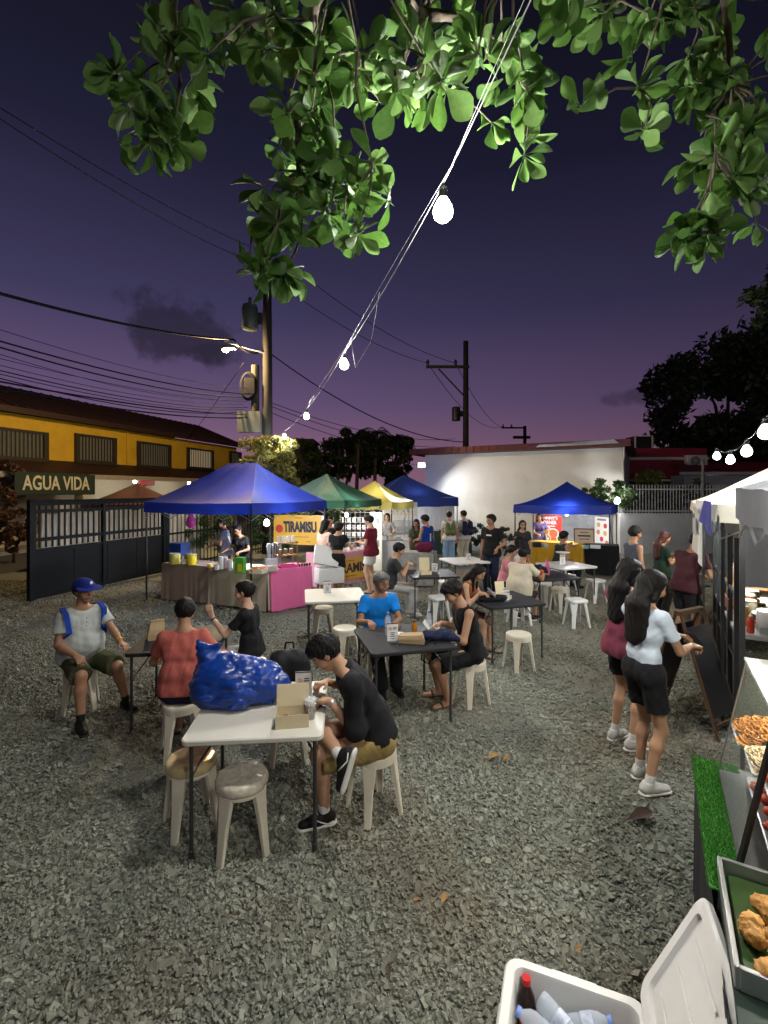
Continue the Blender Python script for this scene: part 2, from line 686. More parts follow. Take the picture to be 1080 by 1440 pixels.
def gravel():
    """crushed stone lying on the lot: one stuff object, every stone an angular solid instanced on a scattered point"""
    r = np.random.default_rng(3)
    m = mat('crushed_stone', (.222, .230, .188), .85, var=.12, vscale=30, spec=.25, tint=((.165, .138, .098), .55, .8, .42, .66), coords='Object', inst=.34)
    Ps, Rs, Ss = [], [], []
    for (y0, y1, dens, med) in ((.9, 2.6, 5400, .0062), (2.6, 4.4, 3900, .0065), (4.4, 7.4, 2000, .0078), (7.4, 12.0, 700, .0098)):
        xw = .86 * y1 + .8
        n = int(dens * (y1 - y0) * 2 * xw)
        P = np.stack([r.uniform(-xw, xw, n), r.uniform(y0, y1, n), np.zeros(n)], -1)
        P = P[np.abs(P[:, 0]) < .86 * P[:, 1] + .8]
        # thinner where dust has covered the stone and feet have worn paths
        dn = np.sin(P[:, 0] * 1.1 + 2 * np.sin(P[:, 1] * .7)) * np.sin(P[:, 1] * 1.25 + 1.3 * np.sin(P[:, 0] * .9 + 1)) + .5 * np.sin(P[:, 0] * 3.1 + P[:, 1] * 2.3)
        keep = r.random(len(P)) < np.clip(1 - .8 * np.clip(dn + .1, 0, 1) * np.clip((P[:, 1] - 1.6) / 2.5, .25, 1), .12, 1)
        P = P[keep]
        n = len(P)
        P[:, 2] = r.uniform(-.006, .004, n)
        sz = np.minimum(r.lognormal(math.log(med), .42, n), .02)
        Ps.append(P)
        Ss.append(sz[:, None] * np.stack([r.uniform(.85, 1.5, n), r.uniform(.7, 1.15, n), r.uniform(.5, .85, n)], -1))
        Rs.append(np.stack([r.uniform(-.8, .8, n), r.uniform(-.8, .8, n), r.uniform(0, 6.28, n)], -1))
    P, S_, R_ = (np.concatenate(q).astype(np.float32) for q in (Ps, Ss, Rs))
    me = bpy.data.meshes.new('gravel')
    me.vertices.add(len(P))
    me.vertices.foreach_set('co', P.ravel())
    for nm, arr in (('stone_size', S_), ('stone_turn', R_)):
        at = me.attributes.new(nm, 'FLOAT_VECTOR', 'POINT')
        at.data.foreach_set('vector', arr.ravel())
    o = link(bpy.data.objects.new('gravel', me))
    ng = bpy.data.node_groups.new('gravel_scatter', 'GeometryNodeTree')
    ng.interface.new_socket('Geometry', in_out='INPUT', socket_type='NodeSocketGeometry')
    ng.interface.new_socket('Geometry', in_out='OUTPUT', socket_type='NodeSocketGeometry')
    L = ng.links.new
    gi, go = N(ng, 'NodeGroupInput'), N(ng, 'NodeGroupOutput')
    jn = N(ng, 'GeometryNodeGeometryToInstance')
    for k in range(5):
        cu = N(ng, 'GeometryNodeMeshCube') if k % 2 else N(ng, 'GeometryNodeMeshIcoSphere')
        if k % 2:
            cu.inputs['Size'].default_value = (1.9, 1.9, 1.9)
        else:
            cu.inputs['Radius'].default_value = 1.15
            cu.inputs['Subdivisions'].default_value = 1
        sp = N(ng, 'GeometryNodeSetPosition')
        rv = N(ng, 'FunctionNodeRandomValue', data_type='FLOAT_VECTOR')
        rv.inputs['Min'].default_value = (-.36, -.36, -.36)
        rv.inputs['Max'].default_value = (.36, .36, .36)
        rv.inputs['Seed'].default_value = 11 + k
        L(cu.outputs['Mesh'], sp.inputs['Geometry'])
        L(rv.outputs['Value'], sp.inputs['Offset'])
        L(sp.outputs[0], jn.inputs[0])
    ip = N(ng, 'GeometryNodeInstanceOnPoints')
    L(gi.outputs[0], ip.inputs['Points'])
    L(jn.outputs[0], ip.inputs['Instance'])
    ip.inputs['Pick Instance'].default_value = True
    ri = N(ng, 'FunctionNodeRandomValue', data_type='INT')
    ri.inputs['Min'].default_value = 0
    ri.inputs['Max'].default_value = 4
    for q in ri.outputs:
        if q.enabled and q.type == 'INT':
            L(q, ip.inputs['Instance Index'])
    for nm, sk in (('stone_size', 'Scale'), ('stone_turn', 'Rotation')):
        na = N(ng, 'GeometryNodeInputNamedAttribute', data_type='FLOAT_VECTOR')
        na.inputs['Name'].default_value = nm
        L(na.outputs['Attribute'], ip.inputs[sk])
    sm = N(ng, 'GeometryNodeSetMaterial')
    sm.inputs['Material'].default_value = m
    L(ip.outputs[0], sm.inputs['Geometry'])
    L(sm.outputs[0], go.inputs[0])
    md = o.modifiers.new('scatter', 'NODES')
    md.node_group = ng
    me.materials.append(m)
    tag(o, 'loose crushed grey gravel covering the market lot', 'gravel', kind='stuff')
gravel()

# --- street beyond the gate
HA, HB = Vector((-14.4, 18.0)), Vector((-10.4, 32.4))       # front wall of the yellow house, ground line
HD = (HB - HA).normalized()
HN = Vector((HD.y, -HD.x))                                   # towards the street and the lot
def street():
    m = mat('asphalt', (.05, .048, .045), .9, var=.3, vscale=2, bump=.4, bscale=60, dirt=.3)
    mb = MB()
    a0, a1 = HA - HD * 40 + HN * 1.6, HB + HD * 60 + HN * 1.6
    b0, b1 = HA - HD * 40 + HN * 5.3, HB + HD * 60 + HN * 5.3
    mb.add([(*a0, .006), (*b0, .006), (*b1, .006), (*a1, .006)], [(0, 1, 2, 3)])
    tag(mb.build('road', m), kind='structure')['label'] = 'dark asphalt street between lot gate and yellow houses'
    mk = MB()
    for i in range(14):
        c = HA + HD * (-16 + i * 4.2) + HN * 3.4
        mk.box((c.x, c.y, .011), (.12, 1.8, .004), rz=math.atan2(-HD.x, HD.y))
    mk.build('road_marking', mat('road_paint', (.55, .55, .52), .7, dirt=.5), bpy.data.objects['road'])
    kb = MB()
    c = HA + HD * 12 + HN * 1.5
    kb.box((c.x, c.y, .06), (.18, 100, .12), rz=math.atan2(-HD.x, HD.y))
    tag(kb.build('kerb', mat('old_concrete', (.28, .27, .25), .85, var=.2, dirt=.4)), kind='structure')
    pv = MB()
    c = HA + HD * 12 + HN * .7
    pv.box((c.x, c.y, .045), (1.42, 100, .09), rz=math.atan2(-HD.x, HD.y))
    tag(pv.build('pavement', mat('pavement_concrete', (.2, .19, .175), .85, var=.2, dirt=.4)), kind='structure')
street()

# ------------------------------------------------------------------ lamps of the place
M_LED = mat('lit_led_glass', (.9, .9, .88), .3, var=0, emit=(1.0, .97, .90), estr=16)
M_LEDW = mat('lit_warm_glass', (.9, .8, .6), .3, var=0, emit=(1.0, .72, .32), estr=14)
def point_light(parent, z, power, col=(1, .95, .86), r=.06):
    l = bpy.data.lights.new('lamp_light', 'POINT')
    l.energy = power * LAMP
    l.color = col
    l.shadow_soft_size = r
    o = bpy.data.objects.new('lamp_light', l)
    o.location = (0, 0, z)
    link(o, parent)
def bulb(label, loc, power, col=(1, .985, .93), size=1.0, group=None, m=None):
    t = thing('light_bulb', label, 'light bulb', loc, group=group)
    b = MB().lathe([(.012, .062), (.022, .055), (.030, .040), (.045, .012), (.049, -.012), (.043, -.036), (.026, -.053), (.004, -.060)],
                   seg=20)
    b.v = [(x * size, y * size, z * size) for x, y, z in b.v]
    b.build('bulb', m or M_LED, t, smooth=True)
    s = MB().lathe([(.013, .055), (.020, .058), (.020, .105), (.013, .112), (.006, .125)], seg=14)
    s.v = [(x * size, y * size, z * size) for x, y, z in s.v]
    s.build('socket', M_BLACKSTEEL, t, smooth=True, angle=40)
    point_light(t, -.005 * size, power, col, .056 * size)
    return t
def cable(label, pts, r=.006, m=None, sag=0.0, name='cable', group=None, n=14, cat='cable'):
    P = [Vector(p) for p in pts]
    out = []
    for i in range(len(P) - 1):
        for k in range(n):
            u = k / n
            q = P[i].lerp(P[i + 1], u)
            q.z -= sag * 4 * u * (1 - u)
            out.append(q)
    out.append(P[-1])
    o = MB().tube(out, r, seg=6).build(name, m or M_WIRE, smooth=True)
    return tag(o, label, cat, group)
SB = [Vector((1.62, -4.4, 4.10)), Vector((.98, -.6, 4.06)), W(623, 295, 3.0), W(484, 512, 6.6), W(431, 585, 10.6), W(400, 614, 14.0), W(382, 626, 16.3)]
BL = ['string light bulb behind the market by the tree trunk', 'string light bulb hanging over the end of the lot',
      'bright string light bulb hanging beside the leafy branch', 'second string light bulb, above the seated man in black',
      'string light bulb above the blue tent, third along the wire', 'string light bulb above the lit young tree top',
      'last string light bulb, beside the utility pole']
for p, l, pw in zip(SB, BL, (90, 150, 165, 170, 150, 80, 45)):
    bulb(l, p, pw, size=1.3, group='bulbs on the overhead string')
def string_wire():
    up = Vector((0, 0, .16))
    pts = [p + up for p in SB]
    m = mat('pale_twin_cord', (.55, .54, .52), .5, var=.05)
    cable('pale twin cord of the string lights crossing the sky', pts, .0030, m, sag=.05, n=20, cat='cord')
    p2 = [p + up + Vector((.03, 0, .06)) for p in SB]
    cable('thin guy line strung along above the light cord', [Vector((1.7, -4.4, 4.4))] + [p + Vector((.02, 0, .05)) for p in p2[1:5]], .0014, m, sag=-.02, n=12, cat='cord')
    for (i, l) in ((3, 'slack loop of pale cord hanging off the string lights'),):
        a, b = SB[2] + up, SB[3] + up
        q = [a.lerp(b, .45), a.lerp(b, .6) + Vector((.04, 0, -.30)), a.lerp(b, .78) + Vector((.0, 0, -.42)), a.lerp(b, .86)]
        cable(l, q, .0025, m, n=6, cat='cord')
string_wire()

# ------------------------------------------------------------------ sliding gate and lot fence
GA, GB = Vector(G(44, 846).xy), Vector(G(230, 806).xy)
def gate():
    m = mat('gate_steel', (.006, .0075, .010), .6, var=.2, vscale=3, dirt=.35, bump=.1, bscale=15, spec=.2)
    ln = (GB - GA).length
    a = math.atan2((GB - GA).y, (GB - GA).x)
    t = thing('sliding_gate', 'dark blue grey steel gate with solid panel below upright bars', 'gate', (GA.x, GA.y, 0), a)
    top, mid = 2.04, 1.02
    f = MB()
    f.box((0, 0, top / 2 + .02), (.12, .10, top))
    f.box((ln, 0, top / 2 + .02), (.10, .10, top))
    f.box((ln * .47, 0, top / 2 + .02), (.07, .09, top - .02))
    for z in (.07, mid, mid + .22, top - .22):
        f.box((ln / 2, 0, z), (ln - .11, .06, .07))
    f.box((ln / 2, 0, top - .04), (ln - .11, .085, .12))
    f.build('frame', m, t)
    for k in range(4):
        x0 = .065 + (ln - .12) * k / 4
        p = MB().box((x0 + (ln - .12) / 8, .0, .545), ((ln - .12) / 4 - .012, .02, .87))
        p.build('panel', m, t)
    nb = 24
    for k in range(nb):
        x = .1 + (ln - .2) * (k + .5) / nb
        b = MB().box((x, .012, (mid + top) / 2), (.035, .018, top - mid - .1))
        b.build('bar', m, t)
    # fence behind tents, onward from the gate
    e = (GB - GA).normalized()
    st = GB + e * .1
    en = st + e * 7.5
    t2 = thing('lot_fence', 'dark steel picket fence running on behind the blue tent', 'fence', (st.x, st.y, 0), a)
    f = MB()
    for z in (.15, 1.05, 1.9):
        f.box((3.75, 0, z), (7.5, .05, .05))
    f.build('rail', m, t2)
    for k in range(4):
        MB().box((k * 2.5 + .02, 0, 1.0), (.1, .1, 2.0)).build('post', m, t2)
    for k in range(46):
        MB().box((.12 + k * .16, .034, 1.0), (.022, .016, 1.95)).build('picket', m, t2)
    # weathered board fence across the street, seen through the bars
    c0 = GA - e * .2 + Vector((-e.y, e.x)) * .9
    t3 = thing('board_fence', 'weathered grey board fence seen through the gate bars', 'fence', (c0.x, c0.y, 0), a)
    mw = mat('weathered_board', (.58, .55, .50), .9, var=.45, vscale=4, stretch=(3, 3, .4), bump=.3, dirt=.5)
    for k in range(36):
        hgt = 1.75 + random.uniform(-.06, .09)
        MB().box((1.1 + k * .145, random.uniform(-.015, .015), hgt / 2), (.132, .02, hgt), rz=random.uniform(-.03, .03)).build('board', mw, t3)
    MB().box((3.7, .03, .5), (5.3, .04, .07)).box((3.7, .03, 1.4), (5.3, .04, .07)).build('rail', mw, t3)
gate()

# ------------------------------------------------------------------ yellow shophouse row
M_GLASSD = mat('dark_window_glass', (.03, .03, .035), .12, var=.1, spec=.6)
def yellow_house():
    my = mat('yellow_plaster', (.64, .40, .028), .8, var=.12, vscale=1.5, dirt=.35)
    mbn = mat('brown_roof_sheet', (.040, .017, .011), .6, var=.2, dirt=.3)
    mcr = mat('cream_plaster', (.46, .39, .27), .8, var=.08)
    mfr = mat('dark_timber', (.035, .028, .018), .6, var=.2)
    a = math.atan2(HD.y, HD.x)
    t = thing('shophouse', 'long yellow two storey shophouse with brown roof and barred windows', 'house', (HA.x, HA.y, 0), a)
    L0, L1, D = -9.0, 15.6, 7.0
    _, zt = plane_hit(14, 586, HA, HB)
    _, zb = plane_hit(14, 644, HA, HB)
    _, zr = plane_hit(14, 530, HA, HB)
    zt += .15
    # local: x along wall, y = away from the street (behind)
    w = MB().box(((L0 + L1) / 2, D / 2, (zb + zt) / 2), (L1 - L0, D, zt - zb))
    w.build('wall', my, t)
    g = MB()
    g.box(((L0 + L1) / 2, D / 2 + .5, zb / 2 - .002), (L1 - L0, D - 1.0, zb))
    for x in (L0 + .15, -.1, 3.6, 7.4, 11.2, 15.3):
        g.box((x, .25, zb / 2 - .002), (.3, .5, zb))
    g.build('shop_wall', mcr, t)
    for x0, x1 in ((.2, 3.3), (3.9, 7.1), (7.7, 10.9)):
        # arched lintel in each bay
        mb = MB()
        n = 18
        xc, hw = (x0 + x1) / 2, (x1 - x0) / 2
        top = [(x0 + (x1 - x0) * i / n, zb - .01) for i in range(n + 1)]
        bot = [(xc + hw * math.cos(PI - PI * i / n), zb - .95 + .75 * math.sin(PI * i / n)) for i in range(n + 1)]
        vs, fs = [], []
        for (p, q) in zip(top, bot):
            vs += [(p[0], .06, p[1]), (q[0], .06, q[1]), (p[0], .22, p[1]), (q[0], .22, q[1])]
        for i in range(n):
            o = i * 4
            fs += [(o, o + 1, o + 5, o + 4), (o + 2, o + 6, o + 7, o + 3), (o + 1, o + 3, o + 7, o + 5)]
        mb.add(vs, fs).build('arch', mcr, t)
    # roof: eaves over the street, sloping up and back
    rf = MB()
    ov = .45
    ze = zt + .10
    rise = zr - ze - .30
    vs = [(L0, -ov, ze), (L1 + .3, -ov, ze), (L1 + .3, 3.2, ze + rise + .5), (L0, 3.2, ze + rise + .5)]
    vs += [(x, y, z + .10) for x, y, z in vs]
    rf.add(vs, [(0, 3, 2, 1), (4, 5, 6, 7), (0, 1, 5, 4), (1, 2, 6, 5), (2, 3, 7, 6), (3, 0, 4, 7)])
    vs = [(L0, 3.2, ze + rise + .5), (L1 + .3, 3.2, ze + rise + .5), (L1 + .3, D + .6, ze), (L0, D + .6, ze)]
    vs += [(x, y, z + .10) for x, y, z in vs]
    rf.add(vs, [(0, 3, 2, 1), (4, 5, 6, 7), (0, 1, 5, 4), (1, 2, 6, 5), (2, 3, 7, 6), (3, 0, 4, 7)])
    ro = rf.build('roof', mbn, t)
    fa = MB().box(((L0 + L1) / 2, -ov - .02, ze - .02), (L1 - L0, .04, .22))
    fa.build('fascia', mbn, ro)
    for k in range(50):
        x = L0 + .3 + k * .49
        sx = MB()
        sx.add([(x - .02, -ov, ze + .10), (x + .02, -ov, ze + .10), (x + .02, 3.2, ze + rise + .602), (x - .02, 3.2, ze + rise + .602),
                (x, -ov, ze + .14), (x, 3.2, ze + rise + .64)], [(0, 4, 5, 3), (4, 1, 2, 5), (0, 1, 4)])
        sx.build('roof_seam', mbn, ro)
    # brown lean-to canopy over the shops
    cn = MB()
    cn.add([(L0, -1.15, zb - .62), (L1, -1.15, zb - .62), (L1, 0, zb - .05), (L0, 0, zb - .05),
            (L0, -1.15, zb - .55), (L1, -1.15, zb - .55), (L1, 0, zb + .02), (L0, 0, zb + .02)],
           [(0, 3, 2, 1), (4, 5, 6, 7), (0, 1, 5, 4), (1, 2, 6, 5), (2, 3, 7, 6), (3, 0, 4, 7)])
    cn.build('lean_to', mbn, t)
    MB().box(((L0 + L1) / 2, -1.17, zb - .66), (L1 - L0, .05, .2)).build('lean_to_fascia', mat('cream_trim', (.36, .31, .24), .7, dirt=.3), t)
    # windows
    glow = mat('curtain_lit_window', (.5, .42, .3), .8, var=.25, vscale=9, stretch=(4, 4, .6), emit=(1.0, .78, .5), estr=.16)
    dim = mat('curtain_dim_window', (.09, .08, .05), .8, var=.4, vscale=9, stretch=(4, 4, .6), emit=(.8, .7, .45), estr=.03)
    for k, (p0, p1, pt, pb) in enumerate(((-20, 66, 598, 643), (104, 162, 609, 649), (192, 239, 620, 656), (262, 299, 629, 658), (322, 338, 634, 656))):
        s0, z1 = plane_hit(p0, pt, HA, HB)
        s1, z0 = plane_hit(p1, (pb + pt) / 2 + (pb - pt) / 2 - 2, HA, HB)
        _, z0 = plane_hit(p0, pb, HA, HB)
        xc, hw, zc, hh = (s0 + s1) / 2, (s1 - s0) / 2, (z0 + z1) / 2, (z1 - z0) / 2
        fr = MB()
        fr.box((xc, -.06, z1 - .05), (2 * hw, .12, .1)).box((xc, -.06, z0 + .05), (2 * hw, .12, .1))
        fr.box((s0 + .1, -.06, zc), (.2, .12, 2 * hh - .2)).box((s1 - .1, -.06, zc), (.2, .12, 2 * hh - .2))
        wf = fr.build('window', mfr, t)
        MB().box((xc, -.012, zc), (2 * hw - .4, .02, 2 * hh - .2)).build('pane', glow if k == 3 else dim, wf)
        nb = max(5, int((2 * hw - .4) / .16))
        for j in range(nb + 1):
            MB().box((s0 + .2 + (2 * hw - .4) * j / nb, -.09, zc), (.03, .03, 2 * hh - .2)).build('window_bar', mfr, wf)
        MB().box((xc, -.1, z0 - .04), (2 * hw + .1, .2, .06)).build('sill', mfr, wf)
    MB().tube([((plane_hit(178, 600, HA, HB)[0]), -.06, zb + .1), ((plane_hit(178, 600, HA, HB)[0]), -.06, zt - .1)], .045).build('downpipe', my, t)
    # awning with lettering
    s0, z1 = plane_hit(20, 672, HA + HN * 1.62, HB + HN * 1.62)
    s1, z0 = plane_hit(133, 702, HA + HN * 1.62, HB + HN * 1.62)
    aw = thing('shop_awning', 'dark green shop awning lettered AGUA VIDA', 'awning', (HA.x, HA.y, 0), a)
    mg = mat('green_awning', (.018, .03, .024), .7, var=.15)
    y0 = -1.62
    zt2, zb2 = zb - .52, zb - 1.42
    cv = MB()
    n = 8
    prof = [(-1.2 - .42 * math.sin(PI / 2 * i / n), zb2 + (zt2 - zb2) * math.cos(PI / 2 * i / n) ** .8) for i in range(n + 1)]
    def fn(u, v):
        i = v * n
        k = min(int(i), n - 1)
        y = prof[k][0] + (prof[k + 1][0] - prof[k][0]) * (i - k)
        z = prof[k][1] + (prof[k + 1][1] - prof[k][1]) * (i - k)
        return (s0 + (s1 - s0) * u, y, z)
    cv.grid(fn, 10, n)
    cv.build('canopy', mg, aw, smooth=True)
    MB().box(((s0 + s1) / 2, y0 - .012, (zt2 + zb2) / 2 - .02), (s1 - s0, .02, .80)).build('front_panel', mg, aw)
    for x in (s0 + .03, s1 - .03):
        MB().tube([(x, y0 + .04, zb2 + .05), (x, -.0, zb2 + .05), (x, -.0, zb2 + .0)], .025).build('bracket', M_BLACKSTEEL, aw)
    text_mesh('AGUA VIDA', .74, mat('pale_lettering', (.60, .58, .40), .6, var=.1), aw, ((s0 + s1) / 2, y0 - .03, (zt2 + zb2) / 2 - .02), extrude=.006, offset=.014, fit=(s1 - s0) * .84)
    # shop lamps under the canopy
    for (px, lab) in ((172, 'bare lamp under the shop canopy beside the green awning'), (250, 'bare lamp under the shop canopy beside the red panel')):
        s, _ = plane_hit(px, 688, HA, HB)
        q = HA + HD * s + HN * .75
        bulb(lab, (q.x, q.y, zb - .80), 70, size=1.7, group='lamps under the shop canopy')
    s, _ = plane_hit(205, 690, HA, HB)
    q = HA + HD * s + HN * .1
    o = MB().box((0, 0, 0), (1.0, .06, .45)).build('red_panel', mat('red_sign', (.45, .03, .03), .5), loc=(q.x, q.y, zb - .75))
    o.rotation_euler = (0, 0, a)
    tag(o, 'small red panel hung under the shop canopy', 'sign')
yellow_house()

# ------------------------------------------------------------------ white building, maroon house, fence
WA, WB = Vector((1.85, 21.4)), Vector((8.75, 17.5))
WD = (WB - WA).normalized()
def white_building():
    a = math.atan2(WD.y, WD.x)
    ln = (WB - WA).length
    t = thing('white_building', 'low plain white building with dark red metal roof edge', 'building', (WA.x, WA.y, 0), a)
    m = mat('aged_white_wall', (.64, .625, .58), .85, var=.06, vscale=1.2, dirt=.16, bump=.08, bscale=30)
    hgt = 3.84
    MB().box((ln / 2, 4.0, hgt / 2), (ln, 8.0, hgt)).build('wall', m, t)
    rm = mat('dark_red_sheet', (.11, .014, .018), .45, var=.25, dirt=.35)
    r = MB().box((ln / 2 - .15, 3.8, hgt + .14), (ln + .9, 8.4, .26))
    ro = r.build('roof', rm, t)
    for k in range(28):
        MB().box((-.55 + k * (ln + .8) / 27, -.42, hgt + .14), (.06, .03, .25)).build('roof_rib', rm, ro)
    fl = MB()
    fl.add([(ln * .62, -.44, hgt + .10), (ln * .99, -.46, hgt + .12), (ln * .97, -.5, hgt + .26), (ln * .8, -.52, hgt + .23), (ln * .64, -.46, hgt + .2)], [(0, 1, 2, 3, 4)])
    fl.build('loose_flashing', M_STEEL, t)
    MB().tube([(ln + .06, -.1, hgt + .0), (ln + .06, -.1, hgt - .35), (ln + .02, -.02, hgt - .55), (ln + .06, -.05, .1)], .04).build('downpipe', M_PVC, t)
    # low front fence wall and picket rail at the right
    y = 17.05
    fw = thing('fence_wall', 'low white wall topped by a white picket railing', 'wall', (8.45, y, 0))
    MB().box((2.7, .08, .72), (5.4, .16, 1.44)).build('wall', mat('fence_white', (.62, .62, .62), .8, var=.08, dirt=.25), fw)
    MB().box((2.7, .08, 1.52), (5.4, .05, .04)).box((2.7, .08, 2.30), (5.4, .05, .04)).build('rail', M_PVC, fw)
    for k in range(48):
        MB().box((.1 + k * .11, .108, 1.95), (.022, .018, 1.02)).build('picket', M_PVC, fw)
    # maroon house
    q = thing('maroon_house', 'maroon house with white gutters behind the picket railing', 'house', (0, 0, 0))
    Y = 23.0
    x0 = W(878, 690, Y).x
    x1 = W(1000, 690, Y).x
    x2 = W(1130, 690, Y).x
    zt, zg, zl = W(0, 630, Y).z, W(0, 645, Y).z, W(0, 674, Y).z
    MB().box(((x0 + x1) / 2 - .8, Y + 3, zl / 2 + zt / 2), (x1 - x0 + 1.2, 6, zt - zl)).build('wall', M_MAROON, q)
    MB().box(((x0 + x1) / 2 - .8, Y + 3.3, zl / 2), (x1 - x0 + 1.2, 5.4, zl - .004)).build('ground_floor', mat('house_dark', (.05, .05, .055), .8), q)
    MB().box(((x0 + x1) / 2 - .8, Y - .08, zg), (x1 - x0 + 1.2, .16, .13)).build('gutter', M_PVC, q)
    MB().box(((x0 + x1) / 2 - .8, Y - .03, zl - .05), (x1 - x0 + 1.2, .1, .1)).build('floor_edge', M_PVC, q)
    for k in range(22):
        MB().box((x0 + .1 + k * .17, Y - .02, zl - .35), (.03, .03, .5)).build('railing_bar', M_BLACKSTEEL, q)
    MB().tube([(x0 + .55, Y - .06, .2), (x0 + .55, Y - .06, zl + .3)], .05).build('pipe', M_PVC, q)
    for k in range(9):
        MB().box((x0 + .3 + k * .5, Y - .012, (zl + zg) / 2), (.035, .03, zg - zl - .2)).build('cladding_seam', M_MAROON, q)
    w2 = MB()
    w2.box(((x1 - 2 + x2) / 2, Y - .6, W(0, 690, Y).z / 2 + .3), (x2 - x1 + 2, 1.0, W(0, 668, Y).z + .05))
    w2.build('garage_wall', mat('grey_white_wall', (.45, .46, .48), .8, dirt=.2), q)
    zr = W(0, 668, Y).z
    rr = MB()
    rr.add([(x1 - 2.2, Y - 1.4, zr + .02), (x2 + .3, Y - 1.4, zr + .02), (x2 + .3, Y + .3, zr + .55), (x1 - 2.0, Y + .3, zr + .55),
            (x1 - 2.2, Y - 1.4, zr + .12), (x2 + .3, Y - 1.4, zr + .12), (x2 + .3, Y + .3, zr + .65), (x1 - 2.0, Y + .3, zr + .65)],
           [(0, 3, 2, 1), (4, 5, 6, 7), (0, 1, 5, 4), (1, 2, 6, 5), (2, 3, 7, 6), (3, 0, 4, 7)])
    rr.build('garage_roof', M_MAROON, q)
    MB().box(((x1 - 2.2 + x2) / 2, Y - 1.43, zr + .03), (x2 - x1 + 2.6, .06, .13)).build('garage_gutter', M_PVC, q)
    wt = W(905, 622, Y + 1)
    MB().box((wt.x, wt.y + .5, wt.z - .05), (.8, 1.0, .75)).build('roof_hatch', mat('hatch_black', (.015, .015, .018), .5), q)
    MB().box((wt.x, wt.y - .03, wt.z + .31), (.9, .06, .05)).box((wt.x - .43, wt.y - .03, wt.z - .05), (.05, .06, .7)).box((wt.x + .43, wt.y - .03, wt.z - .05), (.05, .06, .7)).build('hatch_frame', M_PVC, q)
    # air conditioner on the garage roof
    c = W(978, 648, Y - .1)
    ac = thing('air_conditioner', 'white outdoor air conditioner unit on the maroon garage roof', 'air conditioner', (c.x, c.y, c.z - .3))
    MB().rbox((0, 0, .28), (.95, .34, .56), r=.02).build('casing', M_PVC, ac, smooth=True, angle=35)
    mg = mat('fan_grille', (.12, .12, .12), .5)
    Mx = Matrix.Rotation(R(90), 3, 'X')
    MB().lathe([(.22, 0), (.22, .02), (.20, .03), (.0, .03)], c=(-.12, -.165, .28), seg=24, M=Mx).build('fan_guard', mg, ac)
    for k in range(6):
        MB().box((-.12, -.205, .28), (.40, .008, .008), M=Matrix.Rotation(R(30 * k), 3, 'Y')).build('guard_wire', M_PVC, ac)
    MB().box((-.3, 0, -.17), (.06, .3, .35)).box((.3, 0, -.17), (.06, .3, .35)).build('bracket', M_STEEL, ac)
    # second dark unit
    # grey house beyond the pole
    g = thing('grey_house', 'dark grey block house beyond the utility pole', 'house', (0, 0, 0))
    c = W(418, 640, 40)
    MB().box((c.x - .6, 42, 3.2), (3.6, 4, 6.4)).build('wall', mat('dark_grey_block', (.10, .09, .10), .9, var=.15), g)
    MB().box((c.x - .6, 42, 6.5), (3.9, 4.3, .2)).build('roof', mat('grey_slab', (.08, .075, .08), .9), g)
white_building()

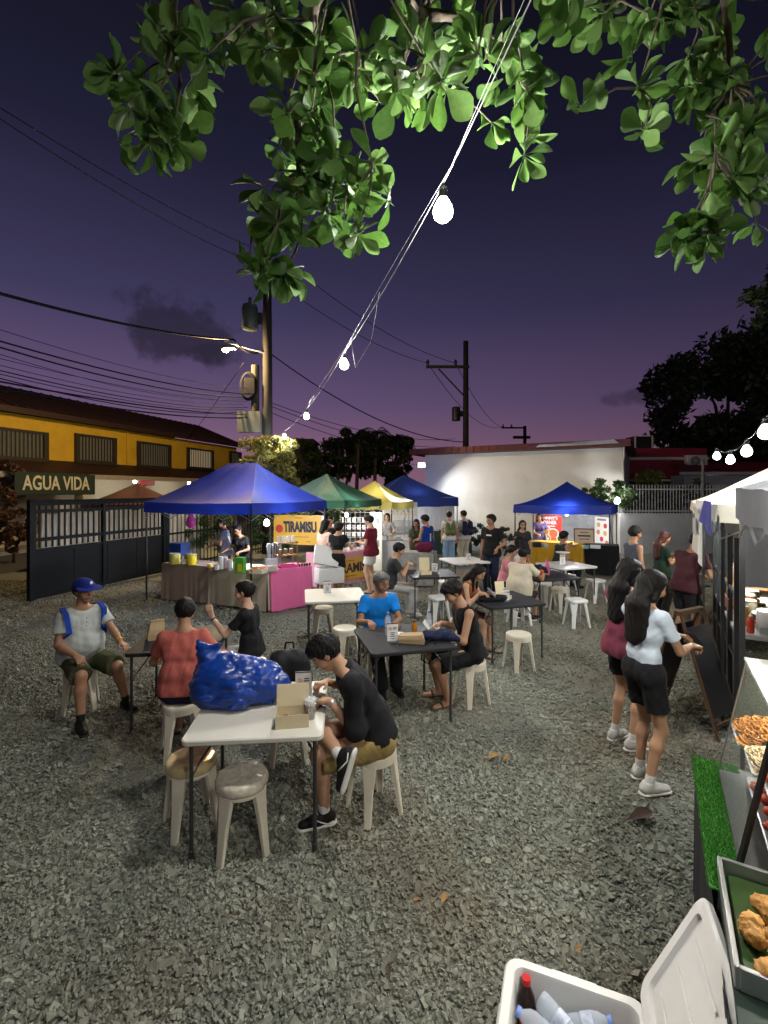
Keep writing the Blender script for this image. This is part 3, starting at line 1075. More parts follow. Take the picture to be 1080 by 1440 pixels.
# ------------------------------------------------------------------ utility poles and wires
def poles():
    P1 = Vector((W(376, 690, 17).x, 17.0, 0))
    t = thing('utility_pole', 'tall utility pole with transformer, street light arm and grey box', 'utility pole', P1)
    MB().tube([(0, 0, -.2), (0, 0, 6), (0, 0, 10.6)], [.20, .175, .14], seg=14).build('pole', M_POLE, t, smooth=True)
    z = lambda y: HC + (HY - y) / F * 17
    x = lambda p: (p - 376) / F * 17
    MB().box((0, -.16, 10.2), (1.5, .1, .12)).build('crossarm', M_POLE, t)
    for k in (-.65, 0.25, .65):
        MB().lathe([(.03, 0), (.05, .04), (.03, .08), (.05, .12), (.02, .16)], c=(k, -.16, 10.26), seg=10).build('insulator', mat('insulator', (.12, .08, .07), .3), t, smooth=True)
    mt = mat('transformer_grey', (.045, .055, .055), .5, var=.15, dirt=.3)
    tr = MB().lathe([(.001, z(464)), (.26, z(464)), (.28, z(462)), (.28, z(434)), (.24, z(430)), (.001, z(429))], c=(x(352), -.05, 0), seg=18)
    tr = tr.build('transformer', mt, t, smooth=True, angle=40)
    MB().box((x(364), 0, z(448)), (.25, .1, .4)).build('mount', M_BLACKSTEEL, tr)
    MB().lathe([(.05, 0), (.07, .06), (.04, .12), (.07, .18), (.03, .26)], c=(x(352), -.05, z(429)), seg=10).build('bushing', mt, tr, smooth=True)
    MB().tube([(-.05, -.1, z(498)), (x(340), -.5, z(492)), (x(326), -.8, z(489))], .035).build('lamp_arm', M_STEEL, t)
    MB().box((x(354), -.25, z(595)), (.80, .32, .72)).build('meter_box', mat('meter_grey', (.10, .11, .11), .5, var=.1, dirt=.2), t)
    MB().tube([(x(360), -.1, z(580)), (x(360), -.1, z(515))], .14, seg=12).build('pole_stub', M_POLE, t)
    cl = MB()
    for k in range(5):
        a0 = random.uniform(0, 1)
        cl.tube([(x(352) + math.cos(a) * (.22 + .02 * k), -.3 + .02 * k, z(545) + math.sin(a) * (.42 + .02 * k)) for a in [a0 + 6.28 * i / 20 for i in range(21)]], .022, seg=5)
    cl.box((x(354), -.22, z(545)), (.36, .2, .55))
    cl.build('cable_coil', M_WIRE, t)
    # street light head
    h = thing('street_light', 'warm glowing street light head on the utility pole arm', 'street light', W(318, 491, 16.2))
    MB().rbox((.1, 0, .05), (.55, .22, .12), r=.08, ch=.03).build('housing', M_STEEL, h, smooth=True, angle=40)
    MB().lathe([(.001, -.10), (.08, -.085), (.12, -.04), (.12, -.012)], c=(-.02, 0, 0), seg=16).build('lens', M_LEDW, h, smooth=True)
    point_light(h, -.12, 330, (1, .68, .3), .10)
    # pole 2
    P2 = Vector((W(655, 690, 25).x, 25.0, 0))
    z2 = lambda y: HC + (HY - y) / F * 25
    x2 = lambda p: (p - 655) / F * 25
    t2 = thing('utility_pole', 'utility pole with long crossarm standing behind the white building', 'utility pole', P2)
    MB().tube([(0, 0, -.2), (0, 0, z2(480))], [.18, .13], seg=12).build('pole', M_POLE, t2, smooth=True)
    MB().box((x2(629), -.18, z2(517)), (2.25, .11, .14)).build('crossarm', M_POLE, t2)
    MB().tube([(x2(616), -.2, z2(520)), (-.1, -.15, z2(558))], .04).build('brace', M_POLE, t2)
    for k in (601, 640):
        MB().lathe([(.04, 0), (.09, .06), (.05, .12), (.10, .2), (.03, .34)], c=(x2(k), -.18, z2(516)), seg=10).build('insulator', M_BLACKSTEEL, t2, smooth=True)
    MB().lathe([(.001, z2(592)), (.22, z2(592)), (.22, z2(575)), (.2, z2(573)), (.001, z2(573))], c=(x2(641), -.1, 0), seg=14).build('transformer', M_BLACKSTEEL, t2, smooth=True, angle=40)
    MB().box((x2(648), -.05, z2(582)), (.4, .08, .3)).build('mount', M_BLACKSTEEL, t2)
    P3 = Vector((W(738, 690, 45).x, 45.0, 0))
    t3 = thing('utility_pole', 'small distant utility pole showing above the white building roof', 'utility pole', P3)
    z3 = lambda y: HC + (HY - y) / F * 45
    MB().tube([(0, 0, -.2), (0, 0, z3(599))], [.2, .15], seg=10).build('pole', M_POLE, t3, smooth=True)
    MB().box((-1.1, -.2, z3(602)), (2.3, .12, .14)).build('crossarm', M_POLE, t3)
    for k in (-2.1, -1.3):
        MB().lathe([(.05, 0), (.1, .1), (.05, .2), (.05, .35)], c=(k, -.2, z3(602)), seg=8).build('insulator', M_BLACKSTEEL, t3)
    MB().box((-.3, 0, z3(615)), (1.6, .25, .25)).build('fixture', M_BLACKSTEEL, t3)
    # wires
    for i, (k, px, ex) in enumerate(((-.65, 601, -40), (.65, 640, 10))):
        a = P1 + Vector((k, -.16, 10.4))
        b = P2 + Vector((x2(px), -.18, z2(512)))
        lab = ('outer', 'inner')[i]
        cable('high power line, %s end of both pole crossarms' % lab, [a, b], .013, sag=.5)
        cable('high power line from the transformer pole over the lot, %s crossarm end' % lab, [a, W(ex - 60, 100 + 20 * i, 7.5)], .010, sag=.25)
        c = P3 + Vector((-2.1 + .8 * i, -.2, z3(600)))
        cable('thin power line to the distant pole, %s crossarm end' % lab, [b, c], .016, sag=1.2)
    cable('service cable sagging from transformer pole to the pole behind white building', [P1 + Vector((.1, 0, z(497))), P2 + Vector((0, -.1, z2(622)))], .022, sag=.75)
    cable('heavy cable at street light height leading off along the street', [P1 + Vector((-.3, -.1, z(497))), P1 + Vector((-1.0, -.6, z(485))), W(-60, 396, 7.6)], .03, sag=.18)
    ys = [(452, 548), (470, 556), (478, 560), (487, 563), (497, 566), (506, 570), (514, 574), (519, 577), (524, 580), (533, 584), (541, 588), (546, 590)]
    dsc = ['topmost', 'second', 'third', 'fourth', 'fifth', 'sixth', 'seventh', 'eighth', 'ninth', 'tenth', 'eleventh', 'lowest']
    for d, (y0, y1) in zip(dsc, ys):
        b = P1 + Vector((x(350 + random.uniform(-6, 6)), -.2, z(y1)))
        cable('%s telephone cable of the bundle along the street' % d, [b, W(-60, y0 - 8, 7.6)], random.choice((.007, .009, .012, .018)), sag=random.uniform(.12, .32), group='telephone cables along the street')
    for i, (y0, y1) in enumerate(((566, 617), (571, 628), (580, 640))):
        cable('telephone cable from the transformer pole to the lot corner, number %s from the top' % ('one', 'two', 'three')[i],
              [P1 + Vector((.1, 0, z(y0))), W(640, y1, 30)], .014, sag=.5)
    cable('drop wire running from the transformer pole to the yellow shophouse eaves', [P1 + Vector((x(345), -.2, z(512))), Vector((*(HA + HD * 9.5 + HN * .6), 5.0))], .012, sag=.1)
poles()

# ------------------------------------------------------------------ trees and shrubs
M_LEAF_DARK = mat('dark_leaf', (.030, .050, .022), .55, var=.3, vscale=1.5, island=.5, translucent=.25)
M_LEAF_MID = mat('mid_leaf', (.055, .105, .028), .5, var=.25, vscale=2, island=.5, translucent=.3)
M_LEAF_YEL = mat('yellow_green_leaf', (.21, .20, .055), .5, var=.25, vscale=3, island=.45, translucent=.35)
def leaf_mass(center, radii, n, size, seed, clumps=40, squash=.55, hollow=.45):
    r = np.random.default_rng(seed)
    d = r.normal(size=(clumps, 3))
    d /= np.linalg.norm(d, axis=1)[:, None]
    cc = d * (hollow + (1 - hollow) * r.random((clumps, 1)) ** .5) * np.array(radii)
    cr = r.uniform(.14, .34, clumps) * float(np.mean(radii))
    k = r.integers(0, clumps, n)
    off = r.normal(size=(n, 3))
    off /= np.linalg.norm(off, axis=1)[:, None]
    P = cc[k] + off * (r.random((n, 1)) ** .45) * cr[k][:, None] * np.array((1, 1, squash + .2)) + np.array(center)
    a = r.normal(size=(n, 3))
    a[:, 2] -= .3
    a /= np.linalg.norm(a, axis=1)[:, None]
    b = np.cross(a, r.normal(size=(n, 3)))
    b /= np.linalg.norm(b, axis=1)[:, None] + 1e-9
    c = np.cross(a, b)
    s = size * r.uniform(.6, 1.4, (n, 1))
    V = np.stack([P - a * s, P + b * s * .42 + c * s * .1, P + a * s, P - b * s * .42 + c * s * .1], 1).reshape(-1, 3)
    Fq = np.arange(4 * n).reshape(n, 4)
    return V, np.concatenate([Fq[:, [0, 1, 2]], Fq[:, [0, 2, 3]]])
def tree(label, base, center, radii, n, size, m, seed, trunk_r=.14, clumps=40, name='tree', cat='tree', group=None, trunk=True):
    t = thing(name, label, cat, base, group=group)
    c = Vector(center) - Vector(base)
    V, Fq = leaf_mass(c, radii, n, size, seed, clumps)
    o = np_mesh('crown' if trunk else 'foliage', V, Fq, m, t, smooth=False)
    o['kind'] = 'stuff'
    if trunk:
        r = random.Random(seed)
        mb = MB()
        top = c - Vector((0, 0, radii[2] * .5))
        mb.tube([(0, 0, -.1), (c.x * .3, c.y * .3, top.z * .5), top], [trunk_r, trunk_r * .75, trunk_r * .5])
        for k in range(7):
            a = r.uniform(0, 6.28)
            e = c + Vector((math.cos(a) * radii[0] * .7, math.sin(a) * radii[1] * .7, r.uniform(-.3, .7) * radii[2]))
            mb.tube([top - Vector((0, 0, r.uniform(0, .3) * top.z)), (top + e) / 2 + Vector((0, 0, .1 * radii[2])), e], [trunk_r * .4, trunk_r * .25, trunk_r * .08], seg=6)
        mb.build('trunk', M_BARK, t, smooth=True)
    return t
def palm(label, base, h, seed, n=13, fl=2.2):
    t = thing('palm_tree', label, 'palm tree', base, group='palms beyond the tents')
    r = random.Random(seed)
    MB().tube([(0, 0, -.1), (.1, 0, h * .5), (.25, .1, h)], [.16, .13, .11], seg=8).build('trunk', M_BARK, t, smooth=True)
    for k in range(n):
        a = 6.28 * k / n + r.uniform(-.2, .2)
        up = r.uniform(.1, 1.0)
        d = Vector((math.cos(a), math.sin(a), 0))
        mb = MB()
        pts = []
        for i in range(9):
            u = i / 8
            pts.append(Vector((.25, .1, h)) + d * fl * u * (1 - .25 * u) + Vector((0, 0, fl * (up * u - (.7 + up * .6) * u * u))))
        mb.tube(pts, [.03 * (1 - .8 * i / 8) for i in range(9)], seg=5)
        side = Vector((-d.y, d.x, 0))
        for i in range(1, 9):
            for q in (0, .5):
                p = pts[i].lerp(pts[i - 1], q)
                for s in (-1, 1):
                    l = .55 * math.sin(PI * min(.95, (i - q) / 8 + .05)) + .12
                    e = p + side * s * l * .8 + d * l * .35 - Vector((0, 0, l * .55))
                    mb.add([p + d * .03, p - d * .03, e], [(0, 1, 2)])
        mb.build('frond', M_LEAF_DARK, t)
def greenery():
    b = G(352, 778)
    tree('young tree with small yellow green leaves lit by the string bulb', (-3.45, 14.4, 0), (-3.45, 14.4, 3.0), (.95, .8, 1.05), 5200, .075, M_LEAF_YEL, 11, .05, 46)
    tree('dark bushy tree standing behind the green tent', (-5.6, 31, 0), (-5.2, 31, 4.0), (1.6, 1.5, 1.6), 2600, .16, M_LEAF_DARK, 12, .14)
    tree('broad dark tree towering over the yellow tent', (-3.2, 36, 0), (-2.6, 36, 4.9), (2.3, 2, 2.1), 8000, .18, M_LEAF_DARK, 13, .18)
    tree('dark tree beside the lamp at the white building corner', (.6, 36, 0), (.7, 36, 4.4), (1.9, 2, 2.0), 7000, .18, M_LEAF_DARK, 14, .18)
    for k, (px, hh, lb) in enumerate(((500, 6.0, 'palm with arching fronds rising above the yellow tent'), (525, 6.5, 'tallest palm behind the yellow tent'),
                                      (470, 5.7, 'palm showing above the green tent'), (555, 6.2, 'palm above the rear blue tent'))):
        p = W(px, 690, 34)
        palm(lb, (p.x, 34 + k * .8, 0), hh, 30 + k, fl=1.9)
    tree('large dark tree behind the maroon house roof', (22.5, 31, 0), (22.3, 31, 7.4), (4.9, 4, 4.6), 17000, .24, M_LEAF_DARK, 15, .4, 110)
    tree('tall dark tree rising over the food stalls', (27, 27, 0), (25, 27, 9.5), (4.0, 4, 4.5), 12000, .24, M_LEAF_DARK, 16, .35, 90)
    tree('dark leafy tree top above the food stalls, near the overhanging branch', (13.6, 14.5, 0), (12.6, 14.5, 8.3), (1.35, 1.3, 1.3), 2600, .15, M_LEAF_DARK, 17, .12)
    # shrubs
    tree('dark green climbing shrub spilling over the white building corner', (7.9, 16.9, 0), (8.0, 17.0, 2.05), (.95, .55, .55), 2600, .07, M_LEAF_MID, 18, .04, 30, name='shrub', cat='shrub')
    tree('green hedge bush behind the white picket railing', (10.2, 17.8, 0), (10.2, 17.8, 1.75), (1.25, .45, .8), 3600, .07, M_LEAF_MID, 19, .05, 40, name='shrub', cat='shrub')
    tree('leafy shrub behind the end of the picket railing', (12.0, 18.2, 0), (12.0, 18.2, 1.9), (.8, .5, .8), 1800, .08, M_LEAF_MID, 20, .05, name='shrub', cat='shrub')
    tree('small feathery bush above the picket railing', (10.9, 19.5, 0), (10.9, 19.5, 2.7), (.55, .4, .5), 900, .09, M_LEAF_YEL, 21, .04, name='shrub', cat='shrub')
    q = thing('agave_plant', 'pale spiky leaved plant behind the stall canopy', 'plant', (12.3, 16.4, 1.4))
    for k in range(11):
        a = k * .57
        MB().loft([[(math.cos(a) * .05 - .04 * math.sin(a), math.sin(a) * .05 + .04 * math.cos(a), 0), (math.cos(a) * .05 + .04 * math.sin(a), math.sin(a) * .05 - .04 * math.cos(a), 0), (math.cos(a) * .09, math.sin(a) * .09, .02)],
                  [(math.cos(a) * .25 - .05 * math.sin(a), math.sin(a) * .25 + .05 * math.cos(a), .6), (math.cos(a) * .25 + .05 * math.sin(a), math.sin(a) * .25 - .05 * math.cos(a), .6), (math.cos(a) * .27, math.sin(a) * .27, .6)],
                  [(math.cos(a) * .42, math.sin(a) * .42, 1.15), (math.cos(a) * .421, math.sin(a) * .421, 1.15), (math.cos(a) * .422, math.sin(a) * .422, 1.15)]]).build('leaf', mat('agave', (.12, .16, .09), .5), q)
    MB().lathe([(.001, -1.45), (.22, -1.45), (.26, -.05), (.001, -.04)], seg=16).build('pot', mat('old_concrete', (.28, .27, .25), .85), q, smooth=True, angle=40)
    for k, (px, py, Y, lb) in enumerate(((663, 772, 16.9, 'dark low bush at the foot of the white building'), (690, 776, 16.6, 'low bush at the wall beside the standing man in black'),
                                         (712, 770, 17.2, 'small bush at the wall beside the tent post'))):
        p = W(px, py, Y)
        tree(lb, (p.x, Y + 1.2, 0), (p.x, Y + 1.2, .5), (.5, .4, .5), 900, .06, M_LEAF_DARK, 22 + k, .03, 16, name='bush', cat='bush', group='bushes at the white wall')
    for k, (x, y, z, rx, lb) in enumerate(((-6.3, 15.6, 1.2, .9, 'dark bush behind the fence beside the gate end'), (-4.7, 15.3, 1.1, .9, 'bush behind the fence at the tent vendors'),
                                           (-3.2, 15.9, 1.1, .9, 'leafy bush beneath the lit young tree'), (-2.3, 17.5, 1.2, .9, 'bush behind the green tent stall'))):
        tree(lb, (x, y, 0), (x, y, z), (rx, .6, 1.0), 1500, .075, M_LEAF_MID, 40 + k, .05, 24, name='bush', cat='bush', group='bushes behind the fence')
    p = W(22, 742, 14.5)
    tree('brown leaved potted shrub standing on the street beside the gate', (p.x - .3, 14.8, 0), (p.x - .2, 14.8, 1.1), (.6, .5, .85), 1500, .09, mat('brown_leaf', (.12, .06, .03), .6, island=.5, translucent=.2), 50, .05, 20, name='shrub', cat='shrub')
    p = W(12, 690, 17)
    tree('dark shrub climbing at the shophouse corner by the awning', (p.x, 16.9, 0), (p.x, 16.9, 2.4), (.5, .5, 1.2), 1400, .1, mat('brown_leaf', (.12, .06, .03), .6), 51, .05, 20, name='shrub', cat='shrub')
greenery()
# ================================================================== PEOPLE
def V3(*a):
    return np.array(a, np.float64)
def unit(v):
    v = np.array(v, np.float64)
    return v / (np.linalg.norm(v) + 1e-12)
def ik(a, t, l1, l2, pole):
    d = t - a
    dist = min(np.linalg.norm(d), (l1 + l2) * .992)
    dist = max(dist, abs(l1 - l2) + .02)
    u = unit(d)
    q = (l1 * l1 - l2 * l2 + dist * dist) / (2 * dist)
    hh = math.sqrt(max(l1 * l1 - q * q, 0))
    p = pole - u * (pole @ u)
    p = unit(p)
    return a + u * q + p * hh, a + u * dist
SKIN = {
    'mid': mat('skin_mid', (.42, .235, .145), .5, var=.06, vscale=14, spec=.4),
    'tan': mat('skin_tan', (.32, .165, .095), .5, var=.06, vscale=14, spec=.4),
    'fair': mat('skin_fair', (.52, .32, .22), .5, var=.06, vscale=14, spec=.4),
}
M_EYE = mat('eye_dark', (.012, .010, .009), .3, var=0)
M_LIP = mat('lip', (.27, .10, .075), .5, var=0)
M_HAIR = mat('black_hair', (.009, .0075, .007), .55, var=.3, vscale=60, bump=.35, bscale=160, stretch=(1, 1, .12), spec=.2)
M_HAIRG = mat('grey_hair', (.11, .105, .10), .5, var=.4, vscale=70, bump=.7, bscale=90)
M_HAIRR = mat('reddish_hair', (.045, .012, .010), .55, var=.3, vscale=60, bump=.35, bscale=160, stretch=(1, 1, .12), spec=.3)
def cloth(name, col, rough=.85, var=.14):
    return mat('cloth_' + name, col, rough, var=var, vscale=9, bump=.25, bscale=70, sheen=.02, spec=.18)
PSEED = [100]

def person(label, x, y, yaw, h=1.65, fem=False, seat=None, lean=0, side=0, head=(0, 0, 0), hl=None, hr=None, fl=None, fr=None,
           skin='mid', top=('tee', None), bot=('shorts', None), shoe=None, sole=None, sock=None, hair=('short', None), vox=.010,
           fat=0.0, hdl=None, hdr=None, curl=.5, pole_l=None, pole_r=None, knee_l=None, knee_r=None, group=None, loose=0.0, bloose=None, z0=0.0, extra=None, tuck=False):
    bloose = loose if bloose is None else bloose
    PSEED[0] += 1
    seed = PSEED[0]
    s = h / 1.70
    vox = max(vox, .0017 * math.hypot(x, y))
    near = vox < .0095
    yw = R(yaw)
    t = thing('person', label, 'person', (x, y, z0), yw, group=group)
    ca, sa = math.cos(yw), math.sin(yw)
    def loc(p):
        if p is None:
            return None
        if isinstance(p, Vector):
            dx, dy = p.x - x, p.y - y
            return V3(dx * ca + dy * sa, -dx * sa + dy * ca, p.z - z0)
        return V3(*p)
    def dirl(d):
        if isinstance(d, Vector):
            return unit((d.x * ca + d.y * sa, -d.x * sa + d.y * ca, d.z))
        return unit(d)
    X = V3(1, 0, 0)
    def up(a):
        b = R(side)
        a = R(a)
        return unit(V3(math.sin(b), math.sin(a) * math.cos(b), math.cos(a) * math.cos(b)))
    def fw(a):
        a = R(a)
        return V3(0, math.cos(a), -math.sin(a))
    sw = (.158 if fem else .178) * s
    g = (.88 if fem else 1.0)
    pz = .925 * s if seat is None else seat + .095 * s
    P = V3(0, 0, pz)
    u1, u2, u3 = up(lean * .55), up(lean), up(lean * 1.12)
    Wp = P + u1 * .14 * s
    C = Wp + u2 * .19 * s
    Nk = C + u3 * .185 * s
    S = [C + u2 * .125 * s + X * sw * q + fw(lean) * .0 for q in (-1, 1)]
    hy, hp, hro = head
    # head frame
    def hdir(yawd, pitchd):
        a, b = R(yawd), R(pitchd)
        return V3(-math.sin(a) * math.cos(b), math.cos(a) * math.cos(b), -math.sin(b))
    hf = hdir(hy, hp)
    hr_ = unit(np.cross(hf, V3(0, 0, 1)))
    hu = np.cross(hr_, hf)
    if hro:
        a = R(hro)
        hr_, hu = hr_ * math.cos(a) + hu * math.sin(a), hu * math.cos(a) - hr_ * math.sin(a)
    Hc = Nk + (u3 * .055 + hu * .115 + hf * .018) * s
    # legs
    hipw = (.080 if fem else .085) * s
    Hp = [P + X * hipw * q - V3(0, 0, .02 * s) for q in (-1, 1)]
    feet = []
    for q, f in ((-1, fl), (1, fr)):
        if f is None:
            f = (q * .10 * s, .0, .085 * s) if seat is None else (q * .13, .40 * s, .085 * s)
        if isinstance(f, dict):
            feet.append(f)
        else:
            if isinstance(f, Vector):
                f = loc(f)
            ff = V3(f[0], f[1], f[2] if len(f) > 2 else .085 * s)
            feet.append({'p': ff, 'yaw': f[3] if len(f) > 3 else -q * 8})
    L1, L2 = .425 * s, .415 * s
    A, K = [], []
    for i, q in enumerate((-1, 1)):
        kp = (knee_l, knee_r)[i]
        kp = V3(q * .12, 1, .35) if kp is None else unit(kp)
        k, a = ik(Hp[i], V3(*feet[i]['p']), L1, L2, kp)
        K.append(k)
        A.append(a)
    # arms
    U1, U2 = .285 * s, .245 * s
    E, Wr, HD_, HN_ = [], [], [], []
    for i, q in enumerate((-1, 1)):
        hnd = loc((hl, hr)[i])
        hd = (hdl, hdr)[i]
        if hnd is None:
            hnd = S[i] + V3(q * .05, .06, -.60 * s) if seat is None else V3(q * .13, .30 * s, pz + .10 * s)
        if hd is None:
            hd = hnd - S[i]
            if abs(hd[2]) < .85 * np.linalg.norm(hd):
                hd = hd * V3(1, 1, .25)
        hd = dirl(hd)
        pl = (pole_l, pole_r)[i]
        pl = V3(q * .55, -.6, -.75) if pl is None else unit(pl)
        e, w = ik(S[i], hnd - hd * .075 * s, U1, U2, pl)
        E.append(e)
        Wr.append(w)
        HD_.append(hd)
        nn = V3(-q * .2, 0, -1) if abs(hd[2]) < .8 else V3(-q, 0, 0)
        nn = unit(nn - hd * (nn @ hd))
        HN_.append(nn)
    lg = .86 if fem else 1.0
    k = .045 * s
    def torso(b, inf, d=1.0, upto=2):
        fl_ = lambda a, f: (fw(a), f * d)
        b.cone(P - X * (.060 if fem else .075) * s, P + X * (.060 if fem else .075) * s, (.106 + fat * .3) * s * (.95 if fem else 1) + inf, k=k, flat=fl_(lean * .3, .92))
        b.cone(Wp - X * .05 * s * g, Wp + X * .05 * s * g, (.092 + fat) * s * (.92 if fem else 1) + inf, k=k, flat=fl_(lean * .6, .92 if not fat else 1))
        if fat:
            b.ball(Wp + fw(lean) * (.04 + fat * .6) * s, (.10 + fat) * s + inf, k=.06)
        c0 = C - u2 * .02 * s
        b.cone(c0 - X * .058 * s * g, c0 + X * .058 * s * g, (.104 + fat * .5) * s * g + inf, k=k, flat=fl_(lean, .92))
        c1 = C + u2 * .075 * s
        b.cone(c1 - X * .085 * s * g, c1 + X * .085 * s * g, .085 * s * g + inf, k=k, flat=fl_(lean, .95))
        b.cone(S[0] + X * .02, S[1] - X * .02, .046 * s + inf * .9, k=k)
        if fem:
            for q in (-1, 1):
                b.ball(C + X * q * .062 * s + fw(lean) * .075 * s + u2 * .012 * s, .052 * s + inf, k=.04)
    # ---------------- body, one skin
    b = Blob(vox)
    torso(b, -.004)
    b.cone(Nk - u3 * .03 * s, Hc - hu * .05 * s - hf * .015 * s, .055 * s * g, .052 * s * g, k=.03)
    for q in (0, 1):
        b.cone(Nk + u3 * .0 * s, Nk * .45 + S[q] * .55, .045 * s, .038 * s, k=.04)
    cr0 = Hc - hf * .022 * s + hu * .028 * s
    cr1 = Hc + hf * .022 * s + hu * .026 * s
    b.cone(cr0, cr1, .084 * s, .080 * s, k=.02, flat=(hr_, .90))
    b.cone(Hc + hf * .030 * s - hu * .015 * s, Hc + hf * .050 * s - hu * .078 * s, .062 * s, .036 * s, k=.025, flat=(hr_, .95))
    b.cone(Hc + hf * .094 * s + hu * .012 * s, Hc + hf * .112 * s - hu * .026 * s, .008 * s, .0135 * s, k=.012)
    for q in (-1, 1):
        b.cone(Hc + hr_ * q * .079 * s - hf * .006 * s + hu * .012 * s, Hc + hr_ * q * .077 * s - hf * .002 * s - hu * .016 * s, .026 * s, .018 * s, k=.006, flat=(hr_, .42))
        b.ball(Hc + hr_ * q * .036 * s + hf * .112 * s + hu * .013 * s, .021 * s, k=.014, sub=True)
        b.ball(Hc + hr_ * q * .045 * s + hf * .058 * s - hu * .028 * s, .030 * s, k=.02)
    b.cone(Hc + hf * .088 * s - hu * .056 * s - hr_ * .016 * s, Hc + hf * .088 * s - hu * .056 * s + hr_ * .016 * s, .0105 * s, k=.010)
    for i, q in enumerate((-1, 1)):
        b.ball(S[i], .044 * s * g, k=.03)
        b.cone(S[i], E[i], .043 * s * g, .036 * s * g, k=.02)
        m1 = E[i] * .7 + Wr[i] * .3
        b.cone(E[i], m1, .037 * s * g, .039 * s * g, k=.015)
        b.cone(m1, Wr[i], .038 * s * g, .026 * s * g, k=.015)
        # hand
        hd, nn = HD_[i], HN_[i]
        sd = np.cross(hd, nn)                       # across the palm
        th = sd if (sd @ V3(-q, .3, 0.6)) > 0 else -sd   # thumb side
        pc = Wr[i] + hd * .03 * s
        kn = Wr[i] + hd * .085 * s
        for j in (-1.15, 0, 1.15):
            b.cone(Wr[i] + hd * .012 * s + th * j * .012 * s, kn + th * j * .021 * s, .0185 * s, .0155 * s, k=.012, flat=(nn, .8))
        fr_ = max(.0088 * s, vox * .8)
        for j, (o_, l_) in enumerate(((1.5, .072), (.5, .080), (-.5, .074), (-1.5, .058))):
            p0 = kn + th * o_ * .0185 * s
            c1_, c2_ = curl * .9 + .08 * j, curl * 1.9 + .1 * j
            d1 = hd * math.cos(c1_) + nn * math.sin(c1_) + th * o_ * .05
            d2 = hd * math.cos(c2_) + nn * math.sin(c2_)
            p1 = p0 + d1 * l_ * .5 * s
            p2 = p1 + d2 * l_ * .52 * s
            b.cone(p0 - hd * .01, p1, fr_ * 1.08, fr_, k=.006)
            b.cone(p1, p2, fr_, fr_ * .86, k=.005)
        t0 = Wr[i] + hd * .028 * s + th * .024 * s
        t1 = t0 + (hd * .7 + th * .62 + nn * .35) * .040 * s
        t2 = t1 + (hd * .9 + th * .15 + nn * (.2 + curl * .4)) * .032 * s
        b.cone(t0, t1, max(.0135 * s, fr_), max(.0105 * s, fr_), k=.010)
        b.cone(t1, t2, max(.0105 * s, fr_), max(.0088 * s, fr_), k=.006)
        # leg
        b.cone(Hp[i], K[i], .084 * s * lg, .053 * s * lg, k=.04)
        ax = unit(A[i] - K[i])
        bk = unit(V3(0, -1, 0) - ax * (V3(0, -1, 0) @ ax) + 1e-6)
        m2 = K[i] + ax * .13 * s + bk * .012 * s
        b.cone(K[i], m2, .051 * s * lg, .053 * s * lg, k=.03)
        b.cone(m2, A[i], .052 * s * lg, .034 * s * lg, k=.03)
        f = feet[i]
        if 'dir' in f:
            ff, fu = dirl(f['dir']), dirl(f['up'])
        else:
            a = R(f.get('yaw', 0))
            ff, fu = V3(-math.sin(a), math.cos(a), 0), V3(0, 0, 1)
        fu = unit(fu - ff * (fu @ ff))
        f['ff'], f['fu'] = ff, fu
        b.cone(A[i] - fu * .01 * s, A[i] + ff * .05 * s - fu * .052 * s, .034 * s, .030 * s, k=.02)
        b.cone(A[i] - ff * .035 * s - fu * .05 * s, A[i] + ff * .15 * s - fu * .063 * s, .030 * s, .028 * s, k=.02, flat=(fu, .75))
    V, Q = b.solve()
    ce = V[Q].mean(1)
    mi = np.zeros(len(Q), np.int32)
    rel = ce - Hc
    a_, b_, c_ = rel @ hr_ / s, rel @ hf / s, rel @ hu / s
    eye = ((np.abs(np.abs(a_) - .034) / .0145) ** 2 + ((c_ - .012) / .0068) ** 2 < 1) & (b_ > .05)
    brow = (np.abs(np.abs(a_) - .036) < .021) & (np.abs(c_ - .036 + .12 * np.abs(np.abs(a_) - .03)) < .0042) & (b_ > .05)
    lip = (np.abs(a_) < .025) & (np.abs(c_ + .056) < .0085) & (b_ > .07)
    mi[eye | brow] = 1
    mi[lip] = 2
    np_mesh('body', V, Q, None, t, mats=[SKIN[skin], M_EYE, M_LIP], midx=mi)
    cv = vox * 1.12
    wn = lambda sd_, amp, wl: (lambda Pn: amp * fold_noise(Pn, sd_, wl))
    # ---------------- top
    tk, tm = top[0], top[1]
    if tm is not None:
        b = Blob(cv)
        inf = .013 + loose * .4
        torso(b, inf, upto=2)
        hem = P - V3(0, 0, .06 * s) + u1 * .0
        if tk == 'crop':
            hem = Wp + u1 * .03
        elif tuck:
            hem = P + u1 * .055 * s
        else:
            b.cone(P - X * .07 * s, P + X * .07 * s, .115 * s + inf + fat * .3, k=.05, flat=(fw(0), .98))
            if seat is None:
                b.cone(P - X * .07 * s - V3(0, 0, .05 * s), P + X * .07 * s - V3(0, 0, .05 * s), .118 * s + inf + loose, k=.05, flat=(fw(0), .95))
            b.cone(Wp - X * .055 * s * g, Wp + X * .055 * s * g, (.104 + fat) * s * (.94 if fem else 1) + inf, k=.05, flat=(fw(lean * .6), .95))
            hem = P - u1 * (.095 if seat is None else (.012 if tk == 'half' else .035)) * s
